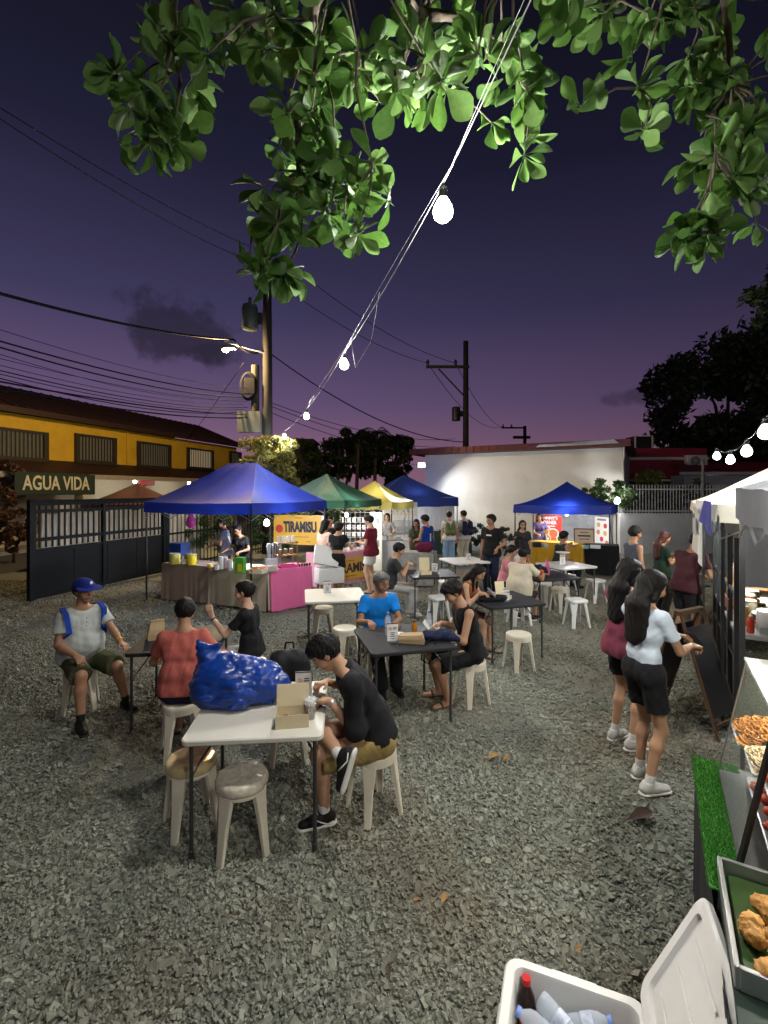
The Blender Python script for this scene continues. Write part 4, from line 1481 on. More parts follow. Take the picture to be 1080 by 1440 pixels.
        for i, q in enumerate((-1, 1)):
            ad = unit(E[i] - S[i])
            fd = unit(Wr[i] - E[i])
            if tk in ('tee', 'crop', 'polo'):
                ln_ = .62 if tk != 'crop' else .45
                e = S[i] + (E[i] - S[i]) * ln_
                b.ball(S[i], .055 * s * g, k=.03)
                b.cone(S[i], e + ad * .04, .055 * s * g + loose * .3, .060 * s * g + loose + .002, k=.03, cuts=((e, ad),))
            elif tk == 'half':
                b.ball(S[i], .056 * s * g, k=.03)
                b.cone(S[i], E[i], .056 * s * g, .058 * s * g + loose, k=.03)
                e = E[i] + (Wr[i] - E[i]) * .22
                b.cone(E[i], e + fd * .05, .060 * s + loose, .058 * s + loose, k=.03, cuts=((e, fd),))
            elif tk == 'long':
                b.cone(S[i], E[i], .058 * s * g, .052 * s * g + loose, k=.035)
                b.cone(E[i], Wr[i] - fd * .02, .052 * s * g + loose, .040 * s * g + loose, k=.03)
        if tk == 'tank':
            for i, q in enumerate((-1, 1)):
                b.ball(S[i] + X * q * .035 * s - u2 * .005, .068 * s, k=.01, sub=True)
                b.cone(S[i] + X * q * .01, S[i] + X * q * .02 - u2 * .05 * s + (E[i] - S[i]) * .1, .05 * s, .05 * s, k=.012, sub=True)
        # neck opening
        nr = .060 if tk in ('tee', 'half', 'polo', 'long') else .072
        b.cone(Nk + u3 * .015 * s + hf * .01, Nk + u3 * .2 * s + fw(lean) * .02, nr * s * g, .09 * s, k=.008, sub=True)
        if tk in ('polo', 'half', 'tank') or fem:
            b.ball(Nk + fw(lean) * .075 * s - u3 * .005 * s, .035 * s, k=.012, sub=True)
        V, Q = b.solve(noise=(lambda Pn: .0052 * fold_noise(Pn, seed, .15, (1.2, 1, .75)) + .0022 * fold_noise(Pn, seed + 5, .07, (1.1, 1, .8))), gcuts=((hem, -u1),))
        np_mesh('shirt', V, Q, tm, t)
        if tk in ('polo', 'half'):
            mb = MB()
            n = 26
            rings = []
            for j in range(n + 1):
                a = R(205) - R(410) * (j / n) * .0 + (-R(155) + R(310) * j / n)
                d = V3(math.sin(a), -math.cos(a) * 1.0, 0)
                d = X * math.sin(a) + fw(lean) * (-math.cos(a))
                o1 = Nk + u3 * .005 * s + d * .064 * s * g - u3 * .02 * (1 + d @ fw(lean)) * .7
                o2 = Nk + u3 * .048 * s + d * .061 * s * g - u3 * .03 * (1 + d @ fw(lean)) * .7
                o3 = Nk + u3 * .012 * s + d * .082 * s * g - u3 * .03 * (1 + d @ fw(lean)) * .7
                rings.append([o1, o2, o3])
            mb.loft(rings, caps=False, closed=False)
            mb.build('collar', tm, t, smooth=True)
    # ---------------- bottoms
    bk_, bm = bot[0], bot[1]
    if bm is not None:
        b = Blob(cv)
        inf = .010
        b.cone(P - X * (.060 if fem else .075) * s, P + X * (.060 if fem else .075) * s, .106 * s * (.96 if fem else 1) + inf + fat * .25, k=k, flat=(fw(0), .95))
        if seat is None or tuck:
            b.cone(P - X * .05 * s + u1 * .05 * s, P + X * .05 * s + u1 * .05 * s, .108 * s * g + inf * .6, k=k, flat=(fw(0), .9))
        for i, q in enumerate((-1, 1)):
            td = unit(K[i] - Hp[i])
            sdn = unit(A[i] - K[i])
            if bk_ in ('shorts', 'short_shorts', 'long_shorts', 'mid_shorts'):
                fr2 = {'shorts': .78, 'short_shorts': .48, 'long_shorts': .97, 'mid_shorts': .62}[bk_]
                e = Hp[i] + (K[i] - Hp[i]) * fr2
                b.cone(Hp[i], e + td * .04, .090 * s * lg + .006 + bloose * .7, .078 * lg * s + .006 + bloose * .8 + (.010 if bk_ != 'short_shorts' else .012), k=.04, cuts=((e, td),))
            elif bk_ == 'pants':
                b.cone(Hp[i], K[i], .094 * s + .006, .072 * s + .010 + bloose * .5, k=.04)
                e = A[i] + sdn * .02
                b.cone(K[i], e + sdn * .03, .072 * s + .010 + bloose * .5, .058 * s + .010 + bloose, k=.03, cuts=((e, sdn),))
        V, Q = b.solve(noise=(lambda Pn: .0042 * fold_noise(Pn, seed + 9, .11, (1, 1, .7)) + .0022 * fold_noise(Pn, seed + 11, .05)),
                       gcuts=((P + u1 * (.05 if not (tuck or tk == 'crop') else .10) * s, u1),))
        np_mesh({'pants': 'trousers'}.get(bk_, 'shorts'), V, Q, bm, t)
    # ---------------- shoes
    for i in (0, 1):
        f = feet[i]
        ff, fu = f['ff'], f['fu']
        fa = A[i]
        if shoe == 'sandal':
            b = Blob(max(.007, vox * .8))
            c0 = fa - fu * .078 * s
            b.cone(c0 - ff * .045 * s, c0 + ff * .155 * s, .042 * s, .046 * s, k=.01, flat=(fu, .28))
            V, Q = b.solve()
            o = np_mesh('sandal', V, Q, sole, t)
            b = Blob(max(.006, vox * .7))
            sdv = np.cross(ff, fu)
            b.cone(c0 + ff * .07 * s - sdv * .04 * s + fu * .012, c0 + ff * .075 * s + fu * .050 * s, .014, .014, k=.01)
            b.cone(c0 + ff * .07 * s + sdv * .04 * s + fu * .012, c0 + ff * .075 * s + fu * .050 * s, .014, .014, k=.01)
            V, Q = b.solve()
            np_mesh('strap', V, Q, sole, o)
        elif shoe is not None:
            b = Blob(max(.0065, vox * .8))
            b.cone(fa - ff * .038 * s - fu * .035 * s, fa + ff * .045 * s - fu * .035 * s, .041 * s, .042 * s, k=.02)
            b.cone(fa + ff * .045 * s - fu * .038 * s, fa + ff * .148 * s - fu * .052 * s, .043 * s, .033 * s, k=.02, flat=(fu, .9))
            b.cone(fa - ff * .012 * s - fu * .01 * s, fa - ff * .006 * s + fu * .015 * s, .042 * s, .041 * s, k=.02, cuts=((fa + fu * .016 * s, fu),))
            V, Q = b.solve(gcuts=((fa - fu * .076 * s, -fu),))
            o = np_mesh('shoe', V, Q, shoe, t)
            b = Blob(max(.006, vox * .7))
            c0 = fa - fu * .072 * s
            b.cone(c0 - ff * .042 * s, c0 + ff * .150 * s, .045 * s, .043 * s, k=.01, flat=(fu, .36))
            V, Q = b.solve()
            np_mesh('sole', V, Q, sole, o)
            if sock is not None:
                sd_ = unit(A[i] - K[i])
                b = Blob(max(.007, vox * .8))
                b.cone(fa - sd_ * .075 * s, fa - sd_ * .0, .0385 * s * (.5 + .5 * lg), .037 * s, k=.01, cuts=((fa - sd_ * .07 * s, -sd_),))
                V, Q = b.solve()
                np_mesh('sock', V, Q, sock, t)
    # ---------------- hair
    hk = hair[0]
    hm = hair[1] or M_HAIR
    if hk:
        b = Blob(vox * .95)
        infl = .016 * s
        cutn = hf * .86 - hu * .52
        cc = Hc + hf * .054 * s + hu * .040 * s
        base = Hc - hu * .045 * s
        cuts = ((cc, cutn), (base, -hu + hf * .35))
        if hk == 'cap':
            cuts = ((Hc + hf * .01 * s, cutn), (base, -hu + hf * .35))
        b.cone(cr0 - hf * .006 * s + hu * .006 * s, cr1 + hu * .008 * s, .084 * s + infl, .080 * s + infl, k=.015, flat=(hr_, .92), cuts=cuts)
        if hk == 'short':
            b.cone(Hc + hf * .062 * s + hu * .080 * s - hr_ * .035 * s, Hc + hf * .066 * s + hu * .080 * s + hr_ * .035 * s, .024 * s, k=.025)
            b.cone(cr0 + hu * .035 * s, cr1 + hu * .038 * s, .072 * s, k=.02)
        if hk == 'mop':
            b.cone(Hc + hf * .074 * s + hu * .070 * s - hr_ * .035 * s, Hc + hf * .078 * s + hu * .066 * s + hr_ * .035 * s, .028 * s, k=.025)
            b.cone(cr0 + hu * .05 * s, cr1 + hu * .052 * s, .070 * s, k=.02)
        if hk in ('long', 'long_over', 'bob'):
            dn = V3(0, 0, -1)
            ln2 = {'long': .27, 'long_over': .34, 'bob': .14}[hk] * s
            bkw = -fw(lean) * .8 - hf * .2
            e0 = Hc - hf * .05 * s - hu * .01 * s
            e1 = Nk + unit(bkw) * .085 * s + u3 * .02 * s
            e2 = e1 + dn * ln2 + unit(bkw) * .02 * s
            b.cone(e0, e1, .088 * s, .072 * s, k=.04, flat=(hf, .8))
            if hk != 'bob':
                b.cone(e1 - X * .045, e2 - X * .05, .072 * s, .052 * s, k=.03, flat=(hf, .6))
                b.cone(e1, e2 - V3(0, 0, .01), .074 * s, .056 * s, k=.03, flat=(hf, .62))
                b.cone(e1 + X * .045, e2 + X * .05 + V3(0, 0, .03), .070 * s, .050 * s, k=.03, flat=(hf, .6))
            for q in (-1, 1):
                b.cone(Hc + hr_ * q * .075 * s + hu * .03 * s, Hc + hr_ * q * .078 * s - hu * .10 * s - hf * .02 * s, .026 * s, .026 * s, k=.02)
                if hk == 'long_over':
                    b.cone(Hc + hr_ * q * .078 * s - hu * .08 * s, S[(q + 1) // 2] * .5 + C * .5 + fw(lean) * .10 * s, .03 * s, .022 * s, k=.03)
        if hk in ('bun', 'pony'):
            b.ball(Hc - hf * .10 * s + hu * (.05 if hk == 'bun' else .02) * s, .036 * s, k=.02)
            if hk == 'pony':
                b.cone(Hc - hf * .115 * s + hu * .01 * s, Hc - hf * .12 * s - hu * .16 * s, .030 * s, .018 * s, k=.02)
        if hk in ('curly',):
            b.ball(cr0 - hu * .02 * s - hf * .02 * s, .105 * s, k=.02, cuts=((Hc + hf * .02 * s, hf),))
        amp = .005 if hk in ('mop', 'curly') else .003
        V, Q = b.solve(noise=lambda Pn: amp * fold_noise(Pn, seed + 21, .045, (1.3, 1.3, .6)) + .0016 * fold_noise(Pn, seed + 22, .018, (1, 1, .4)))
        np_mesh('hair', V, Q, hm, t)
    fr_d = dict(t=t, fat=fat, Hc=Hc, hf=hf, hu=hu, hr=hr_, s=s, Wr=Wr, HD=HD_, HN=HN_, C=C, S=S, fw=fw(lean), up=u2, P=P, Nk=Nk, E=E, A=A, K=K, feet=feet,
                wld=lambda p: Vector((x + p[0] * ca - p[1] * sa, y + p[0] * sa + p[1] * ca, p[2] + z0)))
    if extra:
        extra(fr_d)
    return fr_d

def ring_band(f, i, frac, r, w, m, name='bracelet'):
    d = unit(f['Wr'][i] - f['E'][i])
    c = f['Wr'][i] - d * frac
    u = unit(np.cross(d, V3(.3, .2, 1)))
    v = np.cross(d, u)
    MB().tube([c - d * w / 2, c + d * w / 2], r, seg=14).build(name, m, f['t'], smooth=True, angle=40)
def glasses(f):
    mb = MB()
    Hc, hf, hu, hr_, s = f['Hc'], f['hf'], f['hu'], f['hr'], f['s']
    for q in (-1, 1):
        c = Hc + hr_ * q * .034 * s + hf * .104 * s + hu * .010 * s
        mb.tube([c + hr_ * .024 * math.cos(a) + hu * .017 * math.sin(a) for a in [6.28 * i / 14 for i in range(15)]], .0018, seg=5)
        mb.tube([c + hr_ * q * .024, Hc + hr_ * q * .084 * s + hf * .07 * s + hu * .012 * s, Hc + hr_ * q * .084 * s + hu * .012 * s], .0018, seg=5)
    mb.tube([Hc + hf * .106 * s + hu * .012 * s - hr_ * .01, Hc + hf * .106 * s + hu * .012 * s + hr_ * .01], .0018, seg=5)
    mb.build('glasses', M_BLACKSTEEL, f['t'])
def backpack(f, m, size=(.30, .16, .42), ms=None, drop=.0):
    """pack worn on the back, with straps"""
    fw_, u = f['fw'], f['up']
    c = f['C'] - fw_ * (.10 + size[1] / 2 + .01) - u * (.04 + drop)
    Xv = V3(1, 0, 0)
    b = Blob(.016)
    for q in (-1, 1):
        b.cone(c + Xv * q * (size[0] / 2 - size[1] * .4) - u * (size[2] / 2 - .09), c + Xv * q * (size[0] / 2 - size[1] * .4) + u * (size[2] / 2 - .10), size[1] * .52, size[1] * .42, k=.06)
    b.cone(c - Xv * .05 - u * .1 - fw_ * .05, c + Xv * .05 - u * .1 - fw_ * .05, .075, k=.03)
    V, Q = b.solve(noise=lambda P: .004 * fold_noise(P, 77, .1))
    pk = np_mesh('backpack', V, Q, m, f['t'])
    for i, q in enumerate((-1, 1)):
        sp = f['S'][i]
        p = [c + Xv * q * .08 + u * (size[2] / 2 - .06), sp * .75 + f['Nk'] * .25 - fw_ * .02 + u * .05, sp * .8 + f['Nk'] * .2 + u * .02 + fw_ * .075,
             f['C'] + Xv * q * .125 + fw_ * .115 - u * .02, f['C'] + Xv * q * .17 - u * .12 + fw_ * .02, c + Xv * q * .13 - u * (size[2] / 2 - .08)]
        mb = MB()
        rings = []
        pts = []
        for j in range(len(p) - 1):
            for e in range(4):
                pts.append(p[j] + (p[j + 1] - p[j]) * e / 4)
        pts.append(p[-1])
        for j, pp in enumerate(pts):
            w = V3(.022, 0, 0)
            o = .006
            n_ = unit((pp - f['C']) * V3(1, 1, .3) + 1e-6)
            pp = pp + n_ * (.010 + f['fat'] * .7)
            rings.append([pp - w - n_ * o, pp + w - n_ * o, pp + w + n_ * o, pp - w + n_ * o])
        mb.loft(rings)
        mb.build('strap', ms or m, pk)
# ================================================================== FURNITURE
M_IVORY = mat('ivory_plastic', (.66, .60, .48), .35, var=.08, dirt=.25)
M_WPLAS = mat('white_plastic', (.66, .66, .65), .35, var=.05, dirt=.15)
M_BTOP = mat('black_table_top', (.020, .021, .024), .58, spec=.3, var=.2, bump=.06, bscale=120)
M_WTOP = mat('ivory_table_top', (.60, .57, .50), .4, var=.06, bump=.06, bscale=120, dirt=.2)
M_LEGG = mat('grey_leg_paint', (.035, .036, .038), .4, var=.1)
M_KRAFT = mat('kraft_board', (.42, .30, .17), .8, var=.1, dirt=.2)
M_CREAMB = mat('cream_board', (.68, .58, .37), .75, var=.05)
M_PAPER = mat('white_paper', (.70, .69, .67), .8, var=.04)
M_INK = mat('print_ink', (.04, .04, .045), .8, var=0)
M_REDINK = mat('red_ink', (.45, .04, .03), .7, var=0)
M_CLEAR = mat('clear_plastic', (.80, .85, .90), .07, var=0, alpha=.30)
M_AMBER = mat('amber_drink', (.42, .15, .014), .12, var=.1)
def stool_round(name, label, loc, rz, m, group=None):
    t = thing(name, label, 'stool', loc, rz, group)
    MB().lathe([(.001, .437), (.08, .438), (.125, .444), (.140, .4495), (.150, .448), (.156, .440), (.158, .415), (.155, .372), (.148, .372), (.144, .425), (.001, .425)], seg=32).build('seat', m, t, smooth=True, angle=45)
    for k in range(4):
        a = R(45 + 90 * k)
        MBl = leg_channel(a, .147, .43, .205, .0, .040, .023)
        MBl.build('leg', m, t)
    return t
def leg_channel(a, r1, z1, r0, z0, w1, w0):
    """tapered moulded leg: a shallow channel open to the inside"""
    ca, sa = math.cos(a), math.sin(a)
    rings = []
    for u in (0, .12, .5, 1):
        r = r0 + (r1 - r0) * u
        z = z0 + (z1 - z0) * u
        w = w0 + (w1 - w0) * u + (.014 if u == 1 else 0)
        d = .022 + .012 * u
        pts = [(-d, -w), (-.004, -w), (0, -w + .005), (0, w - .005), (-.004, w), (-d, w), (-d, w - .006), (-.008, w - .008), (-.008, -w + .008), (-d, -w + .006)]
        rings.append([((r + p) * ca - q * sa, (r + p) * sa + q * ca, z) for p, q in pts])
    return MB().loft(rings)
def stool_square(name, label, loc, rz, m, group=None):
    t = thing(name, label, 'stool', loc, rz, group)
    MB().rbox((0, 0, .425), (.30, .30, .05), r=.06, ch=.012).build('seat', m, t, smooth=True, angle=40)
    for k in range(4):
        leg_channel(R(45 + 90 * k), .152, .412, .225, 0, .040, .026).build('leg', m, t)
    return t
STOOLS = {}
def stool(kind, label, x, y, rz, group=None):
    key = kind
    m = {'ri': M_IVORY, 'rw': M_WPLAS, 'sw': M_WPLAS, 'rg': M_IVORY}[kind]
    if key not in STOOLS:
        STOOLS[key] = (stool_round if kind[0] == 'r' else stool_square)('plastic_stool', label, (x, y, 0), R(rz), m, group)
        return STOOLS[key]
    return copy_thing(STOOLS[key], (x, y, 0), R(rz), label, group)
def table(label, x, y, rz, mt, w=.86, d=.86, z=.74, group=None):
    t = thing('folding_table', label, 'table', (x, y, 0), R(rz), group)
    MB().rbox((0, 0, z - .018), (w, d, .036), r=.045, ch=.007).build('tabletop', mt, t, smooth=True, angle=35)
    for sx in (-1, 1):
        for sy in (-1, 1):
            px, py = sx * (w / 2 - .055), sy * (d / 2 - .05)
            mb = MB().tube([(px, py, z - .036), (px, py, .02)], .0125, seg=10)
            mb.lathe([(.017, 0), (.017, .045), (.0125, .05)], c=(px, py, 0), seg=10)
            mb.build('leg', M_LEGG, t, smooth=True, angle=40)
        MB().tube([(sx * (w / 2 - .055), -(d / 2 - .05), z - .055), (sx * (w / 2 - .055), d / 2 - .05, z - .055)], .011).build('rail', M_LEGG, t, smooth=True)
        for sy in (-1, 1):
            MB().tube([(sx * (w / 2 - .055), sy * .2, z - .25), (sx * (w / 2 - .2), sy * .14, z - .04)], .007, seg=6).tube([(sx * (w / 2 - .055), sy * (d / 2 - .05), z - .25), (sx * (w / 2 - .055), sy * .2, z - .25)], .007, seg=6).build('brace', M_LEGG, t)
    return t
T_FRONT = table('ivory folding table holding the big blue plastic bag', -.84, 3.33, 5, M_WTOP)
T_A = table('black folding table between the capped man and the woman in black', -2.06, 4.88, 9, M_BTOP, .84, .84)
T_B = table('black folding table where the elderly man in blue eats', .19, 4.92, 15, M_BTOP)
T_C = table('black folding table where the woman in rust looks at her phone', 1.66, 6.68, 17, M_BTOP)
T_D = table('black folding table holding a dark bag and pink bottle', 2.92, 8.55, 14, M_BTOP)
T_E = table('white folding table in front of the mustard covered stall counter', 3.72, 9.75, 20, M_WPLAS)
T_F = table('white folding table beside the standing man in black', 1.75, 10.4, 15, M_WPLAS)
T_G = table('black folding table where the man in dark tee holds a phone', .86, 8.75, 8, M_BTOP)
T_H = table('white folding table near the pink draped counter', -.72, 6.95, 10, M_WTOP)
# stools
stool('ri', 'ivory stool under the front table, seat wrapped in clear plastic', -.90, 3.02, 20)
stool('ri', 'ivory stool with brown taped seat beside the table leg', -1.30, 3.22, 35)
stool('ri', 'ivory stool behind the front table with black bag on it', -.80, 4.02, 10)
stool('ri', 'ivory stool the man in khaki shorts sits on', -.07, 3.36, 33)
stool('ri', 'ivory stool under the man in blue cap', -3.13, 4.92, 25)
stool('ri', 'ivory stool under the person in coral shirt', -1.74, 4.10, 30)
stool('ri', 'ivory stool under the woman in black tee', -1.40, 5.05, 10)
stool('ri', 'ivory stool under the man in black sleeveless top', .93, 5.08, 30)
stool('ri', 'ivory stool under the elderly man in blue polo', -.08, 5.72, 20)
stool('ri', 'round ivory stool standing free beside the black table', 1.70, 6.02, 22)
stool('ri', 'ivory stool under the woman in rust top', 1.10, 6.72, 15)
stool('ri', 'ivory stool pushed under the white table by the pink counter', -.94, 7.38, 15)
stool('ri', 'round ivory stool at the corner of the white table', -.52, 6.28, 40)
stool('ri', 'ivory stool in a pair beside the table with pink bottle', 3.28, 8.85, 25)
stool('sw', 'square white stool standing free near the table with pink bottle', 3.20, 7.93, 12)
stool('sw', 'square white stool beside the far white table', 4.30, 9.68, 18)
stool('sw', 'square white stool under the person in cream tee', 2.28, 8.05, 10)
stool('sw', 'square white stool under the girl in pink', 2.30, 9.00, 30)
stool('sw', 'white stool pushed under the far white table', 3.95, 10.3, 30)
stool('sw', 'white stool under the seated man in dark top', 4.02, 10.95, 10)
stool('sw', 'white stool under the man in dark tee', .10, 8.62, 10)
stool('sw', 'white stool at the side of the black table with kraft box', .93, 8.12, 20)
stool('sw', 'white stool beyond the black table with kraft box', 1.25, 9.5, 5)
stool('sw', 'white stool behind the table with dark bag', 3.15, 9.35, 35)
stool('sw', 'white stool under the woman in white top', 2.90, 10.15, 15)
stool('sw', 'white stool between the white tables, beside the standing man', 2.55, 9.75, 40)

# ------------------------------------------------------------------ small things on tables
def on(tb, u, v):
    """point on a table top, u right and v away in the table's own frame"""
    a = tb.rotation_euler.z
    return (tb.location.x + u * math.cos(a) - v * math.sin(a), tb.location.y + u * math.sin(a) + v * math.cos(a))
def card(label, xy, rz, z=.74, tilt=0, w=.10, h=.16):
    t = thing('table_sign', label, 'table sign', (*xy, z), R(rz))
    MB().box((0, 0, .003), (w, .07, .006)).build('base', M_CLEAR, t)
    MB().box((0, 0, h / 2 + .007), (w, .004, h)).build('card', M_PAPER, t)
    ring = MB().tube([(-.026 + .014 * math.cos(a), -.0035, h * .77 + .014 * math.sin(a)) for a in [6.28 * i / 16 for i in range(17)]], .002, seg=5)
    ring.tube([(-.036, -.0035, h * .77 + .010), (-.016, -.0035, h * .77 - .010)], .002, seg=5)
    ring.build('no_smoking_mark', M_REDINK, t)
    for k, (x0, ww, zz) in enumerate(((.022, .036, .82), (.022, .04, .74), (.0, .05, .52), (.0, .03, .42), (.0, .055, .32), (.0, .035, .18))):
        MB().box((x0, -.0032, h * zz), (ww, .001, .007)).build('print_line', M_INK, t)
    MB().box((0, .001, h + .010), (w + .004, .008, .008)).build('clip', M_LEGG, t)
    return t
def bottle(label, xy, z, h=.20, r=.031, m=None, cap=None, name='bottle', fill=None, group=None):
    t = thing(name, label, 'bottle', (*xy, z), 0, group)
    MB().lathe([(.001, .001), (r * .9, .0), (r, .008), (r, h * .3), (r * .94, h * .33), (r, h * .36), (r, h * .62), (r * .85, h * .74), (r * .42, h * .88), (r * .40, h * .93), (.001, h * .93)], seg=18).build('body', m or M_CLEAR, t, smooth=True, angle=50)
    MB().lathe([(r * .46, h * .90), (r * .48, h * .905), (r * .48, h * .995), (.001, h)], seg=14).build('cap', cap or mat('blue_cap', (.10, .16, .45), .4), t, smooth=True, angle=40)
    if fill:
        MB().lathe([(r * 1.012, h * .36), (r * 1.012, h * .60)], seg=18, caps=False).build('label', fill, t, smooth=True)
    return t
def foodbox(label, xy, rz, z=.74, w=.17, d=.12, h=.055, lid=78, m=None):
    m = m or M_CREAMB
    t = thing('food_box', label, 'food box', (*xy, z), R(rz))
    b = MB()
    th = .003
    b.box((0, 0, th / 2), (w, d, th)).box((0, -d / 2 + th / 2, h / 2 + th / 2), (w, th, h - th)).box((0, d / 2 - th / 2, h / 2 + th / 2), (w, th, h - th))
    b.box((-w / 2 + th / 2, 0, h / 2 + th / 2), (th, d - 2 * th, h - th)).box((w / 2 - th / 2, 0, h / 2 + th / 2), (th, d - 2 * th, h - th))
    b.build('tray', m, t)
    M3 = Matrix.Rotation(R(lid), 3, 'X')
    c = Vector((0, d / 2 - th, h)) + M3 @ Vector((0, d / 2, 0))
    MB().box(c, (w, d, th), M=M3).build('lid', m, t)
    b = MB()
    r_ = random.Random(5)
    for k in range(22):
        b.lathe([(.001, -.008), (.009, -.004), (.011, .002), (.006, .008), (.001, .009)], c=(r_.uniform(-w / 2 + .02, w / 2 - .02), r_.uniform(-d / 2 + .02, d / 2 - .02), .02 + r_.uniform(0, .02)), seg=6)
    o = b.build('food', mat('fried_food', (.35, .17, .05), .6, island=.4), t, smooth=True)
    o['kind'] = 'stuff'
    return t
def paper_bag(label, xy, rz, z=.74, w=.13, d=.08, h=.22, lean=.03, m=None):
    t = thing('paper_bag', label, 'paper bag', (*xy, z), R(rz))
    m = m or M_KRAFT
    def ring(zz, ww, dd, ox):
        return [(-ww / 2 + ox, -dd / 2, zz), (-ww * .1 + ox, -dd / 2 - .006, zz), (ww / 2 + ox, -dd / 2, zz), (ww / 2 - .008 + ox, 0, zz), (ww / 2 + ox, dd / 2, zz), (.02 + ox, dd / 2 + .005, zz), (-ww / 2 + ox, dd / 2, zz), (-ww / 2 + .008 + ox, 0, zz)]
    MB().loft([ring(0, w, d, 0), ring(h * .35, w * 1.03, d * 1.02, lean * .2), ring(h * .6, w * .94, d * .86, lean * .5), ring(h * .85, w * .9, d * .4, lean * .9), ring(h, w * .86, d * .16, lean)]).build('bag', m, t)
    MB().box((lean, 0, h + .008), (w * .84, d * .22, .03)).build('folded_top', m, t)
    return t
def film_material():
    m = mat('blue_plastic_film', (.008, .040, .24), .25, var=.3, vscale=4)
    t = m.node_tree
    L = t.links.new
    p = [n for n in t.nodes if n.type == 'BSDF_PRINCIPLED'][0]
    tc = [n for n in t.nodes if n.type == 'TEX_COORD'][0]
    nrm = None
    for sc, dist, st in ((3.6, .05, (1.0, 1.0, 1.9)), (7, .007, (2.0, .7, .7))):
        mp = N(t, 'ShaderNodeMapping')
        mp.inputs['Scale'].default_value = st
        mp.inputs['Rotation'].default_value = (.5, .3 * sc, .8)
        nz = N(t, 'ShaderNodeTexNoise')
        nz.inputs['Scale'].default_value = 5
        L(tc.outputs['Object'], nz.inputs['Vector'])
        mx = N(t, 'ShaderNodeMix', data_type='RGBA')
        mx.inputs['Factor'].default_value = .10
        L(tc.outputs['Object'], mx.inputs['A'])
        L(nz.outputs['Color'], mx.inputs['B'])
        L(mx.outputs['Result'], mp.inputs[0])
        v = N(t, 'ShaderNodeTexVoronoi')
        v.inputs['Scale'].default_value = sc
        L(mp.outputs[0], v.inputs['Vector'])
        b = N(t, 'ShaderNodeBump')
        b.inputs['Strength'].default_value = .6
        b.inputs['Distance'].default_value = dist
        L(v.outputs['Distance'], b.inputs['Height'])
        if nrm:
            L(nrm, b.inputs['Normal'])
        nrm = b.outputs[0]
    L(nrm, p.inputs['Normal'])
    return m
